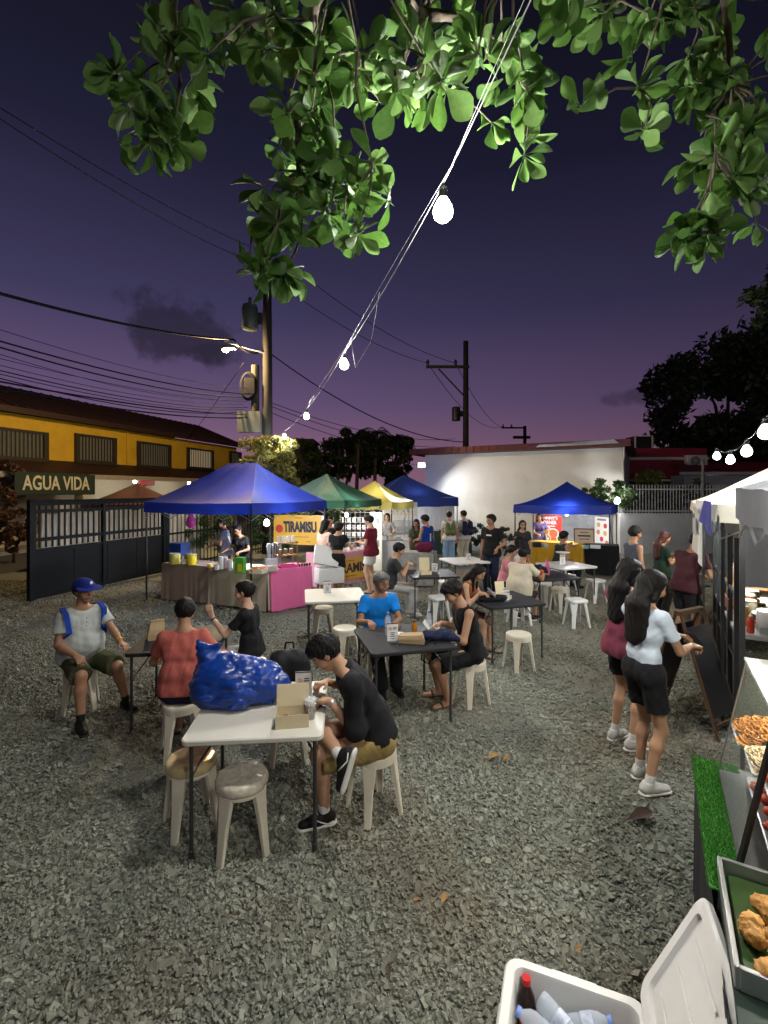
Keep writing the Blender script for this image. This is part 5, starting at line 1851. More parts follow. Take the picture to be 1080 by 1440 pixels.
def front_table_items():
    z = .74
    a = math.radians(5)
    # big blue plastic bag
    c = V3(-1.04, 3.42, z)
    b = Blob(.0105)
    b.cone(c + V3(-.14, .0, .16), c + V3(.16, .02, .13), .185, .150, k=.05)
    b.cone(c + V3(-.20, -.06, .10), c + V3(.02, -.10, .09), .125, .115, k=.05)
    b.cone(c + V3(.16, .02, .10), c + V3(.30, -.0, .12), .12, .075, k=.06)
    b.cone(c + V3(-.18, .0, .22), c + V3(-.235, -.02, .36), .10, .055, k=.06)
    b.cone(c + V3(-.235, -.02, .36), c + V3(-.275, -.03, .425), .055, .020, k=.03)
    b.cone(c + V3(-.20, -.02, .35), c + V3(-.13, -.05, .425), .05, .016, k=.03)
    b.cone(c + V3(-.1, .0, .30), c + V3(.25, .02, .235), .055, .030, k=.06)
    def nz(P):
        n1 = np.abs(fold_noise(P, 5, .16, (1, 1, 1.4)))
        n2 = np.abs(fold_noise(P, 6, .07, (1.2, .8, 1)))
        return -.014 * (n1 - .5) - .006 * (n2 - .5)
    V, Q = b.solve(noise=nz, gcuts=(((0, 0, z + .002), (0, 0, -1)),))
    o = np_mesh('plastic_bag', V - np.array((c[0], c[1], z), np.float32), Q, film_material())
    o.location = (c[0], c[1], z)
    tag(o, 'big crumpled blue plastic bag lying on the front table', 'plastic bag')
    foodbox('cream folded food box standing open beside the blue bag', on(T_FRONT, .225, -.26), 5 + 4, w=.21, d=.14, h=.085, lid=82)
    card('no smoking table sign beside the blue bag', on(T_FRONT, .27, .06), 8, h=.20, w=.115)
    x, y = on(T_FRONT, .335, -.20)
    t = thing('drink_cup', 'clear plastic cup with straw on the front table corner', 'cup', (x, y, z))
    MB().lathe([(.001, 0), (.030, 0), (.042, .125), (.043, .128)], seg=22, caps=False).build('cup', M_CLEAR, t, smooth=True)
    MB().lathe([(.001, .004), (.029, .004), (.040, .10), (.001, .10)], seg=20).build('ice_drink', mat('pale_ice_drink', (.55, .50, .45), .3, var=.3, vscale=60, bump=.5, bscale=90), t, smooth=True, angle=40)
    MB().lathe([(.044, .126), (.045, .130), (.036, .138), (.001, .146)], seg=22).build('lid', M_CLEAR, t, smooth=True, angle=40)
    MB().tube([(.0, .0, .02), (.012, .004, .20)], .004, seg=8).build('straw', M_PAPER, t)
    x, y = on(T_FRONT, .33, .03)
    t = thing('metal_plate', 'shiny oval metal plate the man in black eats from', 'plate', (x, y, z))
    MB().lathe([(.001, .002), (.09, .002), (.105, .010), (.135, .016), (.138, .020), (.10, .014), (.085, .006), (.001, .005)], seg=36).build('plate', mat('polished_steel', (.6, .6, .6), .16, metal=1, var=.05), t, smooth=True, angle=50)
    MB().lathe([(.001, .030), (.045, .026), (.07, .012), (.075, .006)], seg=20).build('rice', mat('rice', (.7, .68, .6), .8, bump=.8, bscale=120), t, smooth=True)
    # taped seat covers
    t1 = MB().lathe([(.001, .4505), (.08, .4515), (.138, .4555), (.152, .453), (.162, .440), (.163, .405), (.160, .395)], seg=36)
    t1.v = [(x * (1 + .012 * math.sin(9 * math.atan2(y, x))), y * (1 + .012 * math.sin(7 * math.atan2(y, x))), zz + .0035 * math.sin(x * 70) * math.sin(y * 63)) for x, y, zz in t1.v]
    for (xx, yy, m, lb) in ((-.90, 3.02, mat('clear_wrap', (.52, .47, .38), .12, var=.3, vscale=20, coat=.5, bump=.6, bscale=30), 'crinkled clear wrap taped over the stool seat'),
                            (-1.30, 3.22, mat('brown_tape', (.50, .38, .20), .10, var=.35, vscale=14, coat=.6, bump=.6, bscale=26), 'shiny brown packing tape over the stool seat')):
        q = MB()
        q.v, q.f = list(t1.v), list(t1.f)
        o = q.build('seat_wrap', m, loc=(xx, yy, .0012), smooth=True)
        tag(o, lb, 'wrap')
    # black backpack on the stool behind
    b = Blob(.012)
    b.cone((-.09, 0, .12), (-.07, 0, .36), .12, .10, k=.06)
    b.cone((.09, 0, .12), (.07, 0, .36), .12, .10, k=.06)
    b.cone((-.06, -.09, .12), (.06, -.09, .12), .07, k=.04)
    V, Q = b.solve(noise=lambda P: .006 * fold_noise(P, 3, .1), gcuts=(((0, 0, .002), (0, 0, -1)),))
    t = thing('backpack', 'black backpack resting on the stool behind the blue bag', 'backpack', (-.80, 4.02, .452), R(10))
    np_mesh('pack', V, Q, cloth('black_nylon', (.012, .012, .014), .6), t)
    MB().tube([(-.04, .08, .43), (-.03, .09, .49), (.03, .09, .49), (.04, .08, .43)], .009, seg=6).build('handle', M_WIRE, t)
    MB().tube([(.10, -.10, .30), (.20, -.16, .05), (.14, -.17, -.14), (.02, -.16, -.10), (.0, -.12, .03)], .010, seg=6).build('strap', M_WIRE, t, smooth=True)
front_table_items()
def other_items():
    paper_bag('kraft paper bag standing on the table before the capped man', on(T_A, -.27, .02), 30, w=.15, d=.10, h=.17, lean=.02)
    card('table sign on the table of the man in blue polo', on(T_B, -.14, -.12), 12, w=.11, h=.17)
    x, y = on(T_B, .04, -.19)
    t = thing('paper_bag', 'brown paper bag lying flat on the table beside the amber bottle', 'paper bag', (x, y, .74), R(-8))
    MB().loft([[(-.13, -.06, .004), (.13, -.07, .002), (.13, .06, .002), (-.13, .06, .004)], [(-.14, -.07, .04), (.12, -.08, .055), (.12, .06, .055), (-.14, .06, .04)],
               [(-.12, -.06, .075), (.10, -.075, .095), (.10, .05, .095), (-.12, .05, .075)]]).build('bag', M_KRAFT, t)
    bottle('small amber drink bottle with black cap on the black table', on(T_B, .13, .0), .74, h=.165, r=.028, m=M_AMBER, cap=M_BLACKSTEEL)
    bottle('clear water bottle before the man in blue polo', on(T_B, -.13, .10), .74, h=.24, r=.033, fill=mat('pale_label', (.5, .55, .6), .5))
    bottle('clear water bottle beside the man in black sleeveless top', on(T_B, .34, .12), .74, h=.22, r=.032, fill=mat('pale_label', (.5, .55, .6), .5))
    foodbox('open white food box before the man in sleeveless top', on(T_B, .36, .03), 75, w=.14, d=.10, h=.05, lid=50, m=M_PAPER)
    x, y = on(T_B, -.03, .10)
    t = MB().rbox((0, 0, .006), (.16, .10, .012), r=.03).build('napkin', M_PAPER, loc=(x, y, .74))
    tag(t, 'folded white napkin on the black table before the man in blue', 'napkin')
    b = Blob(.009)
    b.cone((-.10, 0, .05), (.10, .02, .05), .055, .06, k=.04)
    b.cone((.10, .02, .045), (.20, -.05, .03), .05, .035, k=.04)
    V, Q = b.solve(noise=lambda P: .006 * fold_noise(P, 31, .08), gcuts=(((0, 0, .001), (0, 0, -1)),))
    x, y = on(T_B, .30, -.20)
    o = np_mesh('jacket_bundle', V, Q, cloth('navy_nylon', (.015, .020, .055), .6))
    o.location = (x, y, .74)
    tag(o, 'folded navy bag with straps lying on the black table edge', 'bag')
    MB().tube([(-.08, -.06, .03), (-.16, -.20, -.02), (-.17, -.215, -.12), (-.10, -.215, -.16), (-.04, -.20, -.03), (-.02, -.06, .03)], .008, seg=6).build('strap', M_WIRE, o, smooth=True)
    # table C
    foodbox('tall cream folded box on the table of the woman in rust', on(T_C, .02, .0), 20, w=.15, d=.17, h=.05, lid=80, m=M_CREAMB)
    card('small white table sign before the cream folded box', on(T_C, -.03, -.15), 15, w=.09, h=.15)
    b = Blob(.010)
    b.cone((-.16, 0, .04), (.15, .0, .04), .045, .05, k=.03)
    V, Q = b.solve(noise=lambda P: .006 * fold_noise(P, 32, .08), gcuts=(((0, 0, .001), (0, 0, -1)),))
    x, y = on(T_C, -.22, -.12)
    o = np_mesh('shoulder_bag', V, Q, cloth('black_nylon', (.012, .012, .014), .6))
    o.location = (x, y, .74)
    o.rotation_euler = (0, 0, R(10))
    tag(o, 'slim black bag on the table before the woman in rust', 'bag')
    # table D: dark bag, pink tumbler
    b = Blob(.011)
    b.cone((-.08, 0, .08), (.09, .0, .07), .09, .08, k=.05)
    b.cone((.0, 0, .14), (.03, .0, .17), .05, .03, k=.05)
    V, Q = b.solve(noise=lambda P: .006 * fold_noise(P, 33, .1), gcuts=(((0, 0, .001), (0, 0, -1)),))
    x, y = on(T_D, -.17, .0)
    t = thing('hand_bag', 'dark bag with orange red patch on the table', 'bag', (x, y, .74))
    np_mesh('bag', V, Q, cloth('black_nylon', (.012, .012, .014), .6), t)
    MB().lathe([(.001, .030), (.03, .026), (.055, .010), (.06, 0)], c=(0, 0, 0), seg=16, M=Matrix.Rotation(R(100), 3, 'X')).build('patch', mat('orange_red', (.55, .08, .03), .5), t, smooth=True).location = (.02, -.075, .06)
    x, y = on(T_D, .02, .02)
    bottle('pink tumbler bottle on the black table beside the dark bag', (x, y), .74, h=.27, r=.045, m=mat('pink_plastic', (.62, .13, .28), .4), cap=mat('pink_lid', (.55, .10, .24), .4))
    card('table sign carrying a white paper plate on the far white table', on(T_E, -.08, .0), 10, w=.12, h=.22)
    x, y = on(T_E, -.08, .0)
    tag(MB().lathe([(.001, 0), (.10, 0), (.14, .018), (.143, .022), (.10, .006), (.001, .005)], seg=28).build('paper_plate', M_PAPER, loc=(x, y, .975), smooth=True), 'white paper plate balanced on the table sign', 'plate')
    card('white table sign on the table beside the standing man', on(T_F, .1, .0), 10, w=.10, h=.13)
    foodbox('tall kraft box standing open on the table of the phone user', on(T_G, -.12, -.08), 5, w=.19, d=.22, h=.06, lid=85, m=M_CREAMB)
    card('tilted white table sign on the table with kraft box', on(T_G, .10, .12), -30, w=.12, h=.15)
    card('white table sign on the empty table near the pink counter', on(T_H, -.10, .12), 15, w=.11, h=.16)
other_items()

# fallen leaves on the gravel
M_DRY = mat('dry_leaf', (.30, .17, .06), .8, var=.35, vscale=20)
M_DRYB = mat('brown_dead_leaf', (.06, .035, .028), .85, var=.3, vscale=20)
def leaf_shape(l, w, cup=.15, n=8, bend=.15):
    """obovate leaf along +x from the stalk, thin solid blade"""
    top, bot = [], []
    for i in range(n + 1):
        u = i / n
        hw = w * (max(0.0, math.sin(PI * min(u, .975) ** 1.75)) ** .8 * .9 + .015)
        zc = -bend * l * u * u
        top.append([(l * u, -hw, zc + cup * hw), (l * u, -hw * .5, zc + cup * hw * .25), (l * u, 0, zc - .002), (l * u, hw * .5, zc + cup * hw * .25), (l * u, hw, zc + cup * hw)])
    return MB().loft(top, caps=False, closed=False)
for k, (px, py, l, m, rz, lb) in enumerate(((683, 1068, .12, M_DRY, 10, 'dry tan leaf on the gravel beside a smaller one'), (706, 1071, .08, M_DRY, 30, 'small dry leaf on the gravel beside a tan one'),
                                            (880, 1155, .20, M_DRYB, 8, 'large dark brown dead leaf lying near the white sneakers'), (620, 1275, .07, M_DRY, 60, 'crumpled ochre leaf on open gravel'),
                                            (912, 1362, .12, M_DRY, -30, 'dry leaf lying between cooler and green turf table'), (806, 1341, .05, M_DRY, 20, 'small pale leaf on gravel behind the cooler'),
                                            (860, 945, .08, M_DRYB, 20, 'dark little leaf on the dusty gravel'), (548, 1380, .06, M_DRYB, 100, 'small brown leaf on the gravel of the lower lot'))):
    p = G(px, py, .02)
    o = leaf_shape(l, l * .26, .5, 8, -.05).build('fallen_leaf', m, smooth=True, loc=(p.x, p.y, .028))
    o.rotation_euler = (R(6), R(-8), R(rz))
    tag(o, lb, 'leaf')

_r = random.Random(14)
for k in range(26):
    yy = _r.uniform(2.0, 7.5)
    xx = _r.uniform(-.7, .62) * yy
    l = _r.uniform(.025, .05)
    o = leaf_shape(l, l * _r.uniform(.25, .5), .6, 4, -.1).build('leaf_scrap', M_DRY if k % 3 else M_DRYB, smooth=True, loc=(xx, yy, .014))
    o.rotation_euler = (_r.uniform(-.3, .3), _r.uniform(-.3, .3), _r.uniform(0, 6.28))
    tag(o, 'tiny dry scrap of leaf lying among the gravel', 'leaf', 'leaf scraps on the gravel')
# ================================================================== TENTS AND STALLS
M_BLUE = mat('blue_canopy', (.010, .028, .27), .55, var=.12, vscale=3, translucent=.22, bump=.12, bscale=14)
M_BLUE2 = mat('faded_blue_canopy', (.016, .035, .20), .6, var=.12, vscale=3, translucent=.2, bump=.12, bscale=14)
M_GREEN = mat('green_canopy', (.018, .075, .045), .6, var=.12, vscale=3, translucent=.2, bump=.12, bscale=14)
M_YELL = mat('yellow_canopy', (.42, .36, .09), .6, var=.1, vscale=3, translucent=.25, bump=.12, bscale=14)
M_CREAMC = mat('cream_canopy', (.58, .54, .44), .6, var=.1, vscale=3, translucent=.25, bump=.12, bscale=14)
M_GREYC = mat('grey_canopy', (.055, .055, .062), .65, var=.1, vscale=3, translucent=.12, bump=.12, bscale=14)
M_REDC = mat('dark_red_canopy', (.06, .022, .02), .65, var=.15, vscale=3, translucent=.15, bump=.12, bscale=14)
def tent(label, cx, cy, deg, w, d, ze, val, za, m, ridge=0.0, p=1.22, posts=(0, 1, 2, 3), seed=1, mval=None, notruss=()):
    t = thing('market_tent', label, 'tent', (cx, cy, 0), R(deg))
    r = random.Random(seed)
    hx, hy = w / 2, d / 2
    cs = [(-hx, -hy), (hx, -hy), (hx, hy), (-hx, hy)]
    rg = [(-ridge / 2, 0), (ridge / 2, 0), (ridge / 2, 0), (-ridge / 2, 0)]
    cv = MB()
    for i in range(4):
        a, b = cs[i], cs[(i + 1) % 4]
        ra, rb = rg[i], rg[(i + 1) % 4]
        ph = r.uniform(0, 6)
        def fn(u, v):
            ex, ey = a[0] + (b[0] - a[0]) * u, a[1] + (b[1] - a[1]) * u
            gx, gy = ra[0] + (rb[0] - ra[0]) * u, ra[1] + (rb[1] - ra[1]) * u
            sag = -.050 * math.sin(PI * u) * math.sin(PI * min(1, v * 1.1)) + .010 * math.sin(9 * u + ph + 3 * v) * math.sin(PI * v) + .006 * math.sin(21 * u - 7 * v + ph) * math.sin(PI * u) - .02 * math.sin(PI * u) * (1 - v)
            return (ex + (gx - ex) * v, ey + (gy - ey) * v, ze + (za - ze) * v ** p + sag)
        cv.grid(fn, 14, 12)
    co = cv.build('canopy', m, t, smooth=True, angle=25)
    for i in range(4):
        a, b = cs[i], cs[(i + 1) % 4]
        nx, ny = (b[1] - a[1]), -(b[0] - a[0])
        l = math.hypot(nx, ny)
        nx, ny = nx / l, ny / l
        ph = r.uniform(0, 6)
        vb = MB()
        def fv(u, v):
            ex, ey = a[0] + (b[0] - a[0]) * u, a[1] + (b[1] - a[1]) * u
            o = .004 + .014 * v * math.sin(17 * u + ph) + .01 * v
            return (ex + nx * o, ey + ny * o, ze - .02 * math.sin(PI * u) - val * v + .008 * math.sin(23 * u + ph) * v)
        vb.grid(fv, 26, 3)
        vb.build('valance', mval or m, co, smooth=True)
    for i in posts:
        x, y = cs[i]
        x *= 1 - .03 / hx
        y *= 1 - .03 / hy
        pb = MB().box((x, y, ze * .68), (.030, .030, ze * .64)).box((x, y, ze * .26), (.024, .024, ze * .52)).box((x, y, .004), (.08, .08, .008))
        pb.build('post', M_BLACKSTEEL, t)
    for i in range(4):
        if i in notruss:
            continue
        a, b = cs[i], cs[(i + 1) % 4]
        tb = MB()
        n = 4
        for k in range(n):
            for (q0, q1) in ((0, 1), (1, 0)):
                u0, u1 = k / n, (k + 1) / n
                s_ = .985
                tb.tube([((a[0] + (b[0] - a[0]) * u0) * s_, (a[1] + (b[1] - a[1]) * u0) * s_, ze - .06 - .27 * q0), ((a[0] + (b[0] - a[0]) * u1) * s_, (a[1] + (b[1] - a[1]) * u1) * s_, ze - .06 - .27 * q1)], .009, seg=5)
        tb.build('truss', M_STEEL, t)
    return t
TB1 = tent('large bright blue tent over the drinks stall', -3.16, 10.6, -22.4, 2.7, 2.8, 2.02, .21, 2.86, M_BLUE, ridge=.75)
TB2 = tent('green tent over the tiramisu stall', -1.65, 13.76, -22.4, 2.4, 2.4, 2.0, .2, 2.74, M_GREEN, seed=2)
TB3 = tent('small yellow tent beside the green tent', -.30, 15.7, -22.4, 2.0, 2.0, 1.90, .22, 2.58, M_YELL, seed=3)
TB4 = tent('rear blue tent at the corner of the white building', .80, 18.8, 14.5, 3.2, 3.2, 2.0, .32, 2.88, M_BLUE2, seed=4)
TB5 = tent('deep blue tent with pointed peak before the white building', 5.57, 14.5, -30, 2.6, 2.4, 1.84, .24, 2.53, M_BLUE, p=1.5, seed=5)
TB6 = tent('dark red tent on the street behind the gate', -8.1, 15.6, -70, 2.6, 2.6, 1.85, .2, 2.5, M_REDC, seed=6)
bulb('glaring bulb hung inside the large bright blue tent', W(375, 735, 9.9), 125, (.94, .96, 1.0), 1.25)
bulb('bulb hung under the green tent over the tiramisu counter', W(487, 724, 12.9), 110, (1, .98, .94), 1.1)
bulb('bulb hung under the deep blue tent before the white building', W(797, 722, 13.6), 100, (1, .97, .92), 1.2)
bulb('bulb under the rear blue tent', (1.2, 18.0, 1.75), 38, (1, 1, 1), 1.0)
bulb('bulb under the small yellow tent', (.0, 15.4, 1.75), 60, (1, .98, .92), 1.0)
bulb('glaring lamp at the white building corner above the fence wall', W(868, 704, 16.6), 60, (1, 1, 1), 2.0)
for (tb, q, lab) in ((W(375, 735, 9.9), 2.2, 'lamp flex from the bright blue tent frame'), (W(487, 724, 12.9), 2.1, 'lamp flex from the green tent frame'), (W(797, 722, 13.6), 1.89, 'lamp flex from the deep blue tent frame'),
                     (Vector((1.2, 18.0, 1.75)), 2.3, 'lamp flex from the rear blue tent frame'), (Vector((0, 15.4, 1.75)), 2.24, 'lamp flex from the yellow tent frame')):
    cable(lab, [tb + Vector((0, 0, .12)), Vector((tb.x, tb.y, q))], .004)
# flood light at the white building corner
def flood():
    c = W(592, 654, 20.6)
    t = thing('flood_light', 'white flood light on a bracket at the white building corner', 'flood light', c)
    MB().rbox((0, 0, 0), (.34, .12, .24), r=.03).build('housing', M_STEEL, t, smooth=True, angle=40)
    MB().box((.02, -.066, -.01), (.28, .012, .18)).build('lens', M_LED, t)
    MB().tube([(-.5, .1, .02), (0, .05, .02), (.35, .35, -.1)], .025).build('arm', M_PVC, t)
    l = bpy.data.lights.new('lamp_light', 'AREA')
    l.energy = 70 * LAMP
    l.color = (.96, .98, 1)
    l.size = .26
    o = bpy.data.objects.new('lamp_light', l)
    o.location = (.02, -.09, -.02)
    o.rotation_euler = (R(-50), 0, R(8))
    link(o, t)
flood()

def drape(name, label, a, b, depth, z, m, sides=True, zb=.04, group=None, cloths=None, amp=.018, cat='counter'):
    """counter under a pleated cloth; a-b is the front top edge, depth runs behind it"""
    a, b = Vector(a), Vector(b)
    e = (b - a)
    ln = e.length
    ang = math.atan2(e.y, e.x)
    t = thing(name, label, cat, (a.x, a.y, 0), ang, group)
    MB().box((ln / 2, depth / 2, z - .013), (ln - .02, depth - .02, .022)).build('table_board', mat('ply_board', (.3, .22, .14), .7), t)
    for sx in (.05, ln - .05):
        for sy in (.05, depth - .05):
            MB().tube([(sx, sy, 0), (sx, sy, z - .025)], .014).build('leg', M_LEGG, t)
    cl = cloths or [(0, ln, m)]
    r = random.Random(int(a.x * 100))
    for ci, (x0, x1, mm) in enumerate(cl):
        c = MB()
        c.grid(lambda u, v: (x0 + (x1 - x0) * u, depth * v, z + .002 + .001 * math.sin(9 * u)), 6, 4)
        n = int((x1 - x0) / .018)
        ph = r.uniform(0, 6)
        def fr(u, v):
            wv = (amp * .8 * math.sin((x1 - x0) * u * 34 + ph + 2.5 * math.sin(u * 9)) + amp * .8 * math.sin((x1 - x0) * u * 13 + ph)) * (v ** 1.1)
            return (x0 + (x1 - x0) * u, -.006 - .02 * v + wv, z + .002 - (z - zb) * v + .012 * math.sin(u * 5 + ph) * v)
        c.grid(fr, n, 8)
        if ci == 0:
            c.grid(lambda u, v: (x0 - .004 - .02 * v + amp * math.sin(u * depth * 40) * v, depth * u, z + .002 - (z - zb) * v), int(depth / .02), 6)
        if ci == len(cl) - 1:
            c.grid(lambda u, v: (x1 + .004 + .02 * v + amp * math.sin(u * depth * 40 + 1) * v, depth * u, z + .002 - (z - zb) * v), int(depth / .02), 6)
        c.build('cloth', mm, t, smooth=True, angle=60)
    return t
M_BROWNCL = cloth('brown_cover', (.30, .225, .175), var=.06)
M_BEIGECL = cloth('beige_cover', (.50, .43, .33), var=.06)
M_PINKCL = cloth('pink_cover', (.66, .14, .32), var=.06)
M_MUSTCL = cloth('mustard_cover', (.42, .24, .018))
M_BLACKCL = cloth('black_cover', (.010, .010, .012))
drape('draped_counter', 'long counter draped in brown and beige cloth under blue tent', (-4.57, 9.82), (-2.14, 8.76), .62, .76, None, amp=.007, cloths=[(0, 1.25, M_BROWNCL), (1.25, 2.64, M_BEIGECL)])
drape('draped_counter', 'counter under bright pink pleated cloth beside the blue tent post', (-2.10, 8.80), (-1.42, 9.33), .6, .775, M_PINKCL, zb=.02)
drape('draped_counter', 'pink covered counter fronted by a yellow tiramisu banner', (-1.40, 10.75), (-.28, 11.85), .6, .80, cloth('pale_pink_cover', (.60, .30, .34)))
drape('draped_counter', 'grey print covered counter behind the man in dark tee', (.35, 11.2), (1.15, 11.0), .5, .80, cloth('grey_print', (.30, .30, .29), var=.35), amp=.004)
drape('draped_counter', 'dark green covered counter under the rear blue tent', (1.55, 16.6), (3.0, 16.4), .6, .85, cloth('dark_green_cover', (.02, .05, .035)))
drape('draped_counter', 'counter under mustard yellow cloth below the red banner', (4.10, 13.35), (5.32, 12.72), .6, .82, M_MUSTCL, zb=.2)
drape('draped_counter', 'small counter under black cloth beside the mustard one', (5.38, 12.74), (6.12, 12.40), .6, .80, M_BLACKCL, amp=.006)
drape('draped_counter', 'white covered display counter under the yellow tent', (-.35, 13.2), (.75, 13.3), .5, .85, cloth('white_cover', (.55, .55, .55)))

# ---- banners
def banner(name, label, a, b, z0, z1, m, cat='banner'):
    a, b = Vector(a), Vector(b)
    e = b - a
    t = thing(name, label, cat, (a.x, a.y, 0), math.atan2(e.y, e.x))
    ln = e.length
    MB().grid(lambda u, v: (ln * u, .006 * math.sin(6 * u + 2 * v), z0 + (z1 - z0) * v), 10, 6).build('sheet', m, t, smooth=True)
    return t, ln
def disc(parent, name, x, z, r, m, y=-.012, sx=1.0, n=20):
    MB().add([(x + sx * r * math.cos(6.2832 * i / n), y, z + r * math.sin(6.2832 * i / n)) for i in range(n)], [tuple(range(n))]).build(name, m, parent)
def strips(parent, name, rows, m, y=-.011):
    for (x, z, w, h) in rows:
        MB().box((x, y, z), (w, .001, h)).build(name, m, parent)
M_BANY = mat('banner_yellow', (.62, .36, .045), .5, var=.06)
def banners():
    t, ln = banner('vinyl_banner', 'yellow banner lettered TIRAMISU hung at the blue tent back', (-2.72, 11.75), (-1.43, 11.36), .94, 1.66, M_BANY)
    text_mesh('TIRAMISU', .34, M_INK, t, (ln * .54, -.016, 1.36), extrude=.001, offset=.018, fit=ln * .66, shear=-.06)
    strips(t, 'small_print', [(ln * .5, 1.59, .22, .025), (ln * .52, 1.13, .5, .018), (ln * .42, 1.02, .2, .03), (ln * .7, 1.02, .12, .02)], mat('brown_ink', (.3, .14, .03), .7))
    disc(t, 'red_mark', ln * .12, 1.32, .10, M_REDINK)
    MB().box((ln - .03, -.004, 1.30), (.07, .004, .72)).build('white_edge', M_PAPER, t)
    for x in (.02, ln - .02):
        MB().tube([(x, .0, 1.64), (x, .02, 2.05)], .004, seg=5).build('tie_cord', M_WIRE, t)
    t, ln = banner('vinyl_banner', 'yellow tiramisu banner fixed to the front of the pink counter', (-1.36, 10.70), (-.26, 11.78), .16, .66, M_BANY)
    text_mesh('TIRAMISU', .30, M_INK, t, (ln * .56, -.016, .42), extrude=.001, offset=.010, fit=ln * .78)
    strips(t, 'small_print', [(ln * .5, .60, .3, .02), (ln * .5, .24, .4, .02)], mat('brown_ink', (.3, .14, .03), .7))
    # red food banner and menu
    t, ln = banner('food_banner', 'red food banner with bowls printed on it under blue tent', W(753, 700, 15.0).xy, W(790, 700, 14.6).xy, .62, 1.50, mat('banner_red', (.52, .035, .025), .5, var=.06))
    text_mesh("JOHNNY'S", .13, M_PAPER, t, (ln * .5, -.016, 1.40), extrude=.001, offset=.006, fit=ln * .72)
    text_mesh('CORNER', .15, M_PAPER, t, (ln * .5, -.016, 1.26), extrude=.001, offset=.006, fit=ln * .62)
    strips(t, 'small_print', [(ln * .5, 1.15, .4, .03)], M_PAPER)
    strips(t, 'green_field', [(ln * .5, .73, ln * .98, .2)], mat('leaf_print', (.02, .07, .02), .6), y=-.010)
    for (x, z, r, c) in ((.40, 1.02, .16, (.55, .24, .06)), (.68, .92, .17, (.6, .12, .04)), (.33, .80, .16, (.55, .52, .35)), (.70, .73, .12, (.4, .05, .03))):
        disc(t, 'dish_print', ln * x, z, r, M_PAPER, y=-.0125)
        disc(t, 'food_print', ln * x, z, r * .8, mat('print_%d' % int(x * 100 + z * 10), c, .6, var=.4, vscale=25), y=-.0135)
    for x in (.02, ln - .02):
        MB().tube([(x, 0, 1.49), (x, 0, 1.9)], .004, seg=5).build('tie_cord', M_WIRE, t)
    a, b = W(836, 760, 14.6), W(857, 760, 14.0)
    t, ln = banner('menu_banner', 'white menu banner with round dishes printed, leaning by tent posts', a.xy, b.xy, .60, 1.46, M_PAPER)
    strips(t, 'heading', [(ln * .5, 1.38, ln * .6, .06)], mat('grey_ink', (.2, .2, .2), .7))
    for i, (x, z) in enumerate(((.3, 1.22), (.75, 1.20), (.28, 1.0), (.74, .98), (.5, .80), (.85, .70))):
        disc(t, 'dish_print', ln * x, z, .075, mat('dish_%d' % (i % 3), ((.5, .35, .12), (.5, .05, .03), (.45, .2, .08))[i % 3], .6, var=.3, vscale=30))
    for x in (.03, ln - .03):
        MB().tube([(x, .02, 1.46), (x, .25, .0)], .010, seg=6).build('stand_leg', M_BLACKSTEEL, t)
    # framed sign on the black counter
    c = W(824, 757, 13.0)
    t = thing('framed_sign', 'framed cream sign leaning on the black covered counter', 'sign', (c.x - .05, c.y, .80), R(-20))
    Mx = Matrix.Rotation(R(-14), 3, 'X')
    MB().box((0, .06, .20), (.48, .02, .40), M=Mx).build('board', mat('cream_sign', (.5, .40, .28), .6, var=.1), t)
    fr = MB()
    for (x, z, w, h) in ((0, .40, .52, .03), (0, .0, .52, .03), (-.25, .2, .03, .40), (.25, .2, .03, .40)):
        q = Mx @ Vector((x, -.004, z - .2))
        fr.box((q.x, q.y + .06, q.z + .20), (w, .03, h), M=Mx)
    fr.build('frame', mat('red_brown_wood', (.12, .04, .025), .5, var=.2), t)
    for (w, z) in ((.22, .30), (.32, .21), (.26, .12)):
        q = Mx @ Vector((0, -.012, z - .2))
        MB().box((q.x, q.y + .06, q.z + .2), (w, .002, .045 if z == .21 else .02), M=Mx).build('lettering', M_INK, t)
    # clear plastic back sheet of the blue tent
    t, ln = banner('plastic_sheet', 'translucent grey plastic sheet closing the blue tent back', (5.35, 15.75), (7.1, 14.75), .5, 1.62, mat('grey_plastic_sheet', (.45, .48, .50), .2, var=.3, vscale=4, translucent=.4, bump=.5, bscale=6), cat='plastic sheet')
    for x in (.02, ln - .02):
        MB().tube([(x, 0, 1.6), (x, 0, 1.9)], .004, seg=5).build('tie_cord', M_WIRE, t)
    # pale standing banner between the green and yellow tents
    a, b = W(520, 760, 13.2), W(537, 760, 13.0)
    t, ln = banner('roll_up_banner', 'pale standing banner with round dark logo between the tents', a.xy, b.xy, .05, 1.66, mat('pale_banner', (.6, .57, .48), .6, var=.06))
    disc(t, 'logo', ln * .65, 1.42, .075, mat('grey_ink', (.2, .2, .2), .7))
    strips(t, 'small_print', [(ln * .5, 1.2, ln * .5, .03), (ln * .5, 1.1, ln * .6, .02), (ln * .5, .8, ln * .6, .2)], mat('grey_ink', (.2, .2, .2), .7))
    MB().box((ln / 2, .02, .03), (ln, .12, .06)).build('base', M_STEEL, t)
    # white wire grid rack behind the tiramisu counter
    a = W(478, 730, 14.2)
    t = thing('grid_rack', 'white wire grid rack hung with small cards under green tent', 'rack', (a.x, 14.3, 0), R(-5))
    wr = MB()
    for k in range(9):
        wr.tube([(k * .15, 0, .0), (k * .15, 0, 1.62)], .006, seg=5)
    for k in range(11):
        wr.tube([(0, .0, .1 + k * .15), (1.2, 0, .1 + k * .15)], .006, seg=5)
    wr.build('wire_grid', M_PVC, t)
